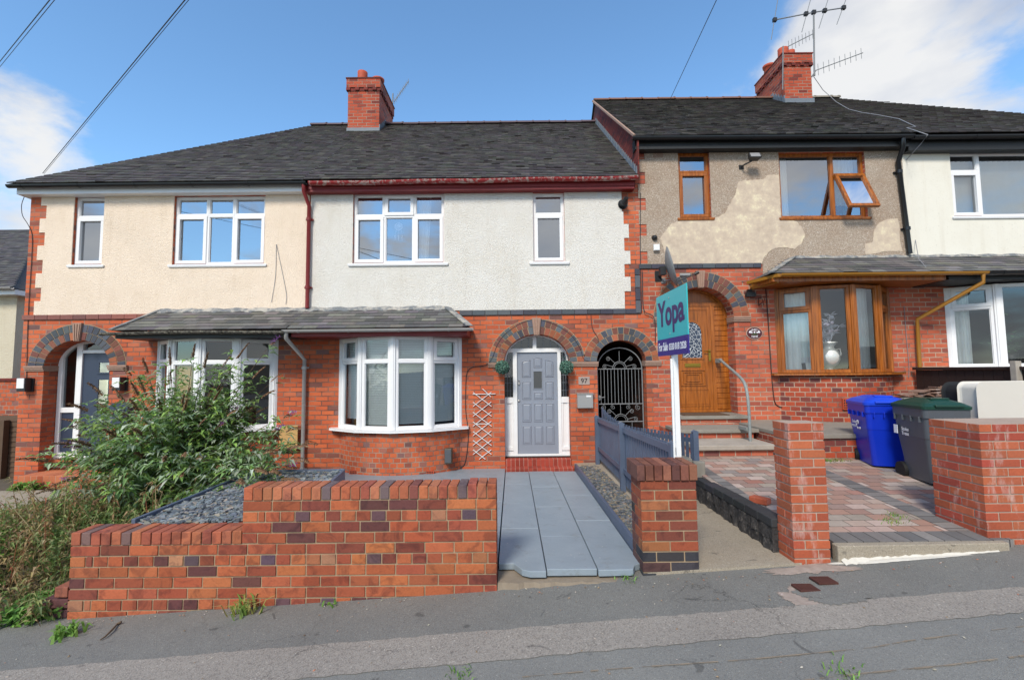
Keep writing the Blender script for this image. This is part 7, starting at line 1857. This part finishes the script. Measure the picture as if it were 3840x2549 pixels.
weed('weed', 'green weed on the concrete edge right of the painted path', 2352, 2172, None, 20, .05, GR, .9, .005)
weed('weed', 'fern like green plant at the foot of the left brick pier', 90, 1815, 8.0, 120, .28, GR, 1, .01, zb=-.12, kind='l')
for i, (fx, fy, Y, lb) in enumerate(((3355, 1930, None, 'grass tuft growing in the drive joints nearest the wide pillar'), (3350, 1950, None, 'grass tuft in the drive just in front of another tuft'), (3120, 1708, 6.55, 'mossy grass along the foot of the stone terrace'))):
    Y = Y or (4.55 if i == 0 else 4.42); p = pt(fx, fy, Y); mb = MB()
    for k in range(3 if i < 2 else 10): tuft(mb, p.x+random.uniform(-.04, .04)*(6 if i == 2 else 1), p.y+random.uniform(-.02, .02), zd(p.y), 16, .045, 1, GR+YG, .003)
    single(mb, 'grass_tuft', 'leaf_gloss', lb, 'grass')
# litter
random.seed(75); mb = MB()
P = [gp(440, 2338, .01), gp(420, 2360, .02), gp(395, 2385, .015), gp(375, 2398, .01)]
mb.tube(P, [.006, .008, .006, .004], 6); mb.tube([P[0], gp(455, 2330, .02)], .01, 5); single(mb, 'dead_twig', 'bark', 'dead brown twig on the pavement below the left part of the front wall', 'twig')
mb = MB()
for k in range(240):
    fx, fy = random.uniform(150, 3700), 0; 
    x = random.uniform(-3.6, 4); y = random.choice([random.uniform(2.6, 3.8), random.gauss(3.80, .04)]); 
    if y > 3.85: continue
    z = gz(x)+.006; a = random.uniform(0, 6.28); s = random.uniform(.004, .012); u = Vector((math.cos(a), math.sin(a), .2))*s; v = Vector((-math.sin(a), math.cos(a), .1))*s*.6; c = Vector((x, y, z))
    mb.add([c-u, c-v, c+u, c+v, c+Vector((0, 0, s*.5))], [(0, 1, 4), (1, 2, 4), (2, 3, 4), (3, 0, 4)], jit(random.choice([(.3, .2, .12), (.4, .36, .3), (.18, .12, .07), (.35, .3, .25), (.4, .15, .08)]), .2))
o = mb.build('pavement_litter', 'leaf', None); o['kind'] = 'stuff'; o['label'] = 'scattered grit, leaf scraps and small stones on the pavement'; o['category'] = 'litter'
# ------------------------------------------------------------------ world and sun
wd = bpy.data.worlds.new('World'); S.world = wd; wd.use_nodes = True
t = wd.node_tree; bg = t.nodes['Background']; 
def N_(k, **kw):
    n = t.nodes.new(k)
    for a, v in kw.items():
        if a in n.inputs.keys(): n.inputs[a].default_value = v
        else: setattr(n, a, v)
    return n
SUN_EL, SUN_AZ = R(42), R(200)   # azimuth clockwise from +Y (north)
sky = N_('ShaderNodeTexSky'); sky.sky_type = 'NISHITA'; sky.sun_disc = False; sky.sun_elevation = SUN_EL; sky.sun_rotation = SUN_AZ
sky.air_density = 1.0; sky.dust_density = .1; sky.ozone_density = 5.0
tc = N_('ShaderNodeTexCoord'); vec = tc.outputs['Generated']
def mth(op, a, b=0., cl=False):
    n = t.nodes.new('ShaderNodeMath'); n.operation = op; n.use_clamp = cl
    for i, v in ((0, a), (1, b)):
        if hasattr(v, 'links'): t.links.new(v, n.inputs[i])
        else: n.inputs[i].default_value = v
    return n.outputs[0]
def rayd(px, py):
    d = _fw + _rt*((px-1920)/FL) - _up*((py-1274.5)/FL); return d.normalized()
def blob(px, py, r, amp):
    d = rayd(px, py) if not isinstance(px, Vector) else px
    n = N_('ShaderNodeVectorMath', operation='DISTANCE'); t.links.new(vec, n.inputs[0]); n.inputs[1].default_value = d
    m = N_('ShaderNodeMapRange', interpolation_type='SMOOTHSTEP'); t.links.new(n.outputs['Value'], m.inputs[0])
    m.inputs[1].default_value = 0; m.inputs[2].default_value = r; m.inputs[3].default_value = amp; m.inputs[4].default_value = 0
    return m.outputs[0]
bl = [blob(-60, 760, .23, .52), blob(120, 470, .12, .30), blob(-300, 900, .3, .25), blob(3560, 40, .38, .45), blob(3330, 300, .16, .3), blob(3900, 200, .35, .35), blob(3100, 60, .14, .25),
      blob(Vector((0, -1, .5)).normalized(), 0, 1.7, 1.05), blob(Vector((.9, -.6, .5)).normalized(), 0, .7, .3)]
acc = bl[0]
for b in bl[1:]: acc = mth('ADD', acc, b)
acc = mth('MINIMUM', acc, .62)
mp = N_('ShaderNodeMapping'); mp.inputs['Scale'].default_value = (1, 1, 2.0); t.links.new(vec, mp.inputs[0])
nz = N_('ShaderNodeTexNoise', Scale=3.4, Detail=9, Roughness=.55, Distortion=.25); t.links.new(mp.outputs[0], nz.inputs['Vector'])
cov = mth('ADD', mth('MULTIPLY', mth('SUBTRACT', nz.outputs['Fac'], .60), 2.4), acc)
cr = N_('ShaderNodeMapRange', interpolation_type='SMOOTHSTEP'); t.links.new(cov, cr.inputs[0]); cr.inputs[1].default_value = .08; cr.inputs[2].default_value = .46
nz2 = N_('ShaderNodeTexNoise', Scale=5.0, Detail=6); t.links.new(mp.outputs[0], nz2.inputs['Vector'])
rc = N_('ShaderNodeValToRGB'); t.links.new(nz2.outputs['Fac'], rc.inputs[0])
CB = 3.9
rc.color_ramp.elements[0].position = .3; rc.color_ramp.elements[0].color = (.60*CB, .65*CB, .76*CB, 1)
rc.color_ramp.elements[1].position = .62; rc.color_ramp.elements[1].color = (1.0*CB, .99*CB, .97*CB, 1)
tm = N_('ShaderNodeMix', data_type='RGBA', blend_type='MULTIPLY'); tm.inputs[0].default_value = 1; t.links.new(sky.outputs[0], tm.inputs[6]); tm.inputs[7].default_value = (1.0, 1.14, 1.10, 1); skc = tm.outputs[2]
mx = N_('ShaderNodeMix', data_type='RGBA'); t.links.new(mth('MULTIPLY', cr.outputs[0], .93), mx.inputs[0]); t.links.new(skc, mx.inputs[6]); t.links.new(rc.outputs[0], mx.inputs[7])
t.links.new(mx.outputs[2], bg.inputs[0]); bg.inputs[1].default_value = .15
sd = bpy.data.lights.new('sun', 'SUN'); sd.energy = 2.3; sd.angle = R(14); sd.color = (1, .93, .82)
so = bpy.data.objects.new('sun', sd); COL.objects.link(so)
sv = Vector((math.sin(SUN_AZ)*math.cos(SUN_EL), math.cos(SUN_AZ)*math.cos(SUN_EL), math.sin(SUN_EL)))
so.rotation_euler = sv.to_track_quat('Z', 'Y').to_euler(); so.location = (0, -5, 12)
S.view_settings.view_transform = 'Standard'; S.view_settings.look = 'None'; S.view_settings.gamma = 1; S.view_settings.exposure = 0.66
for o in bpy.data.objects:
    if '_o' in o: del o['_o']
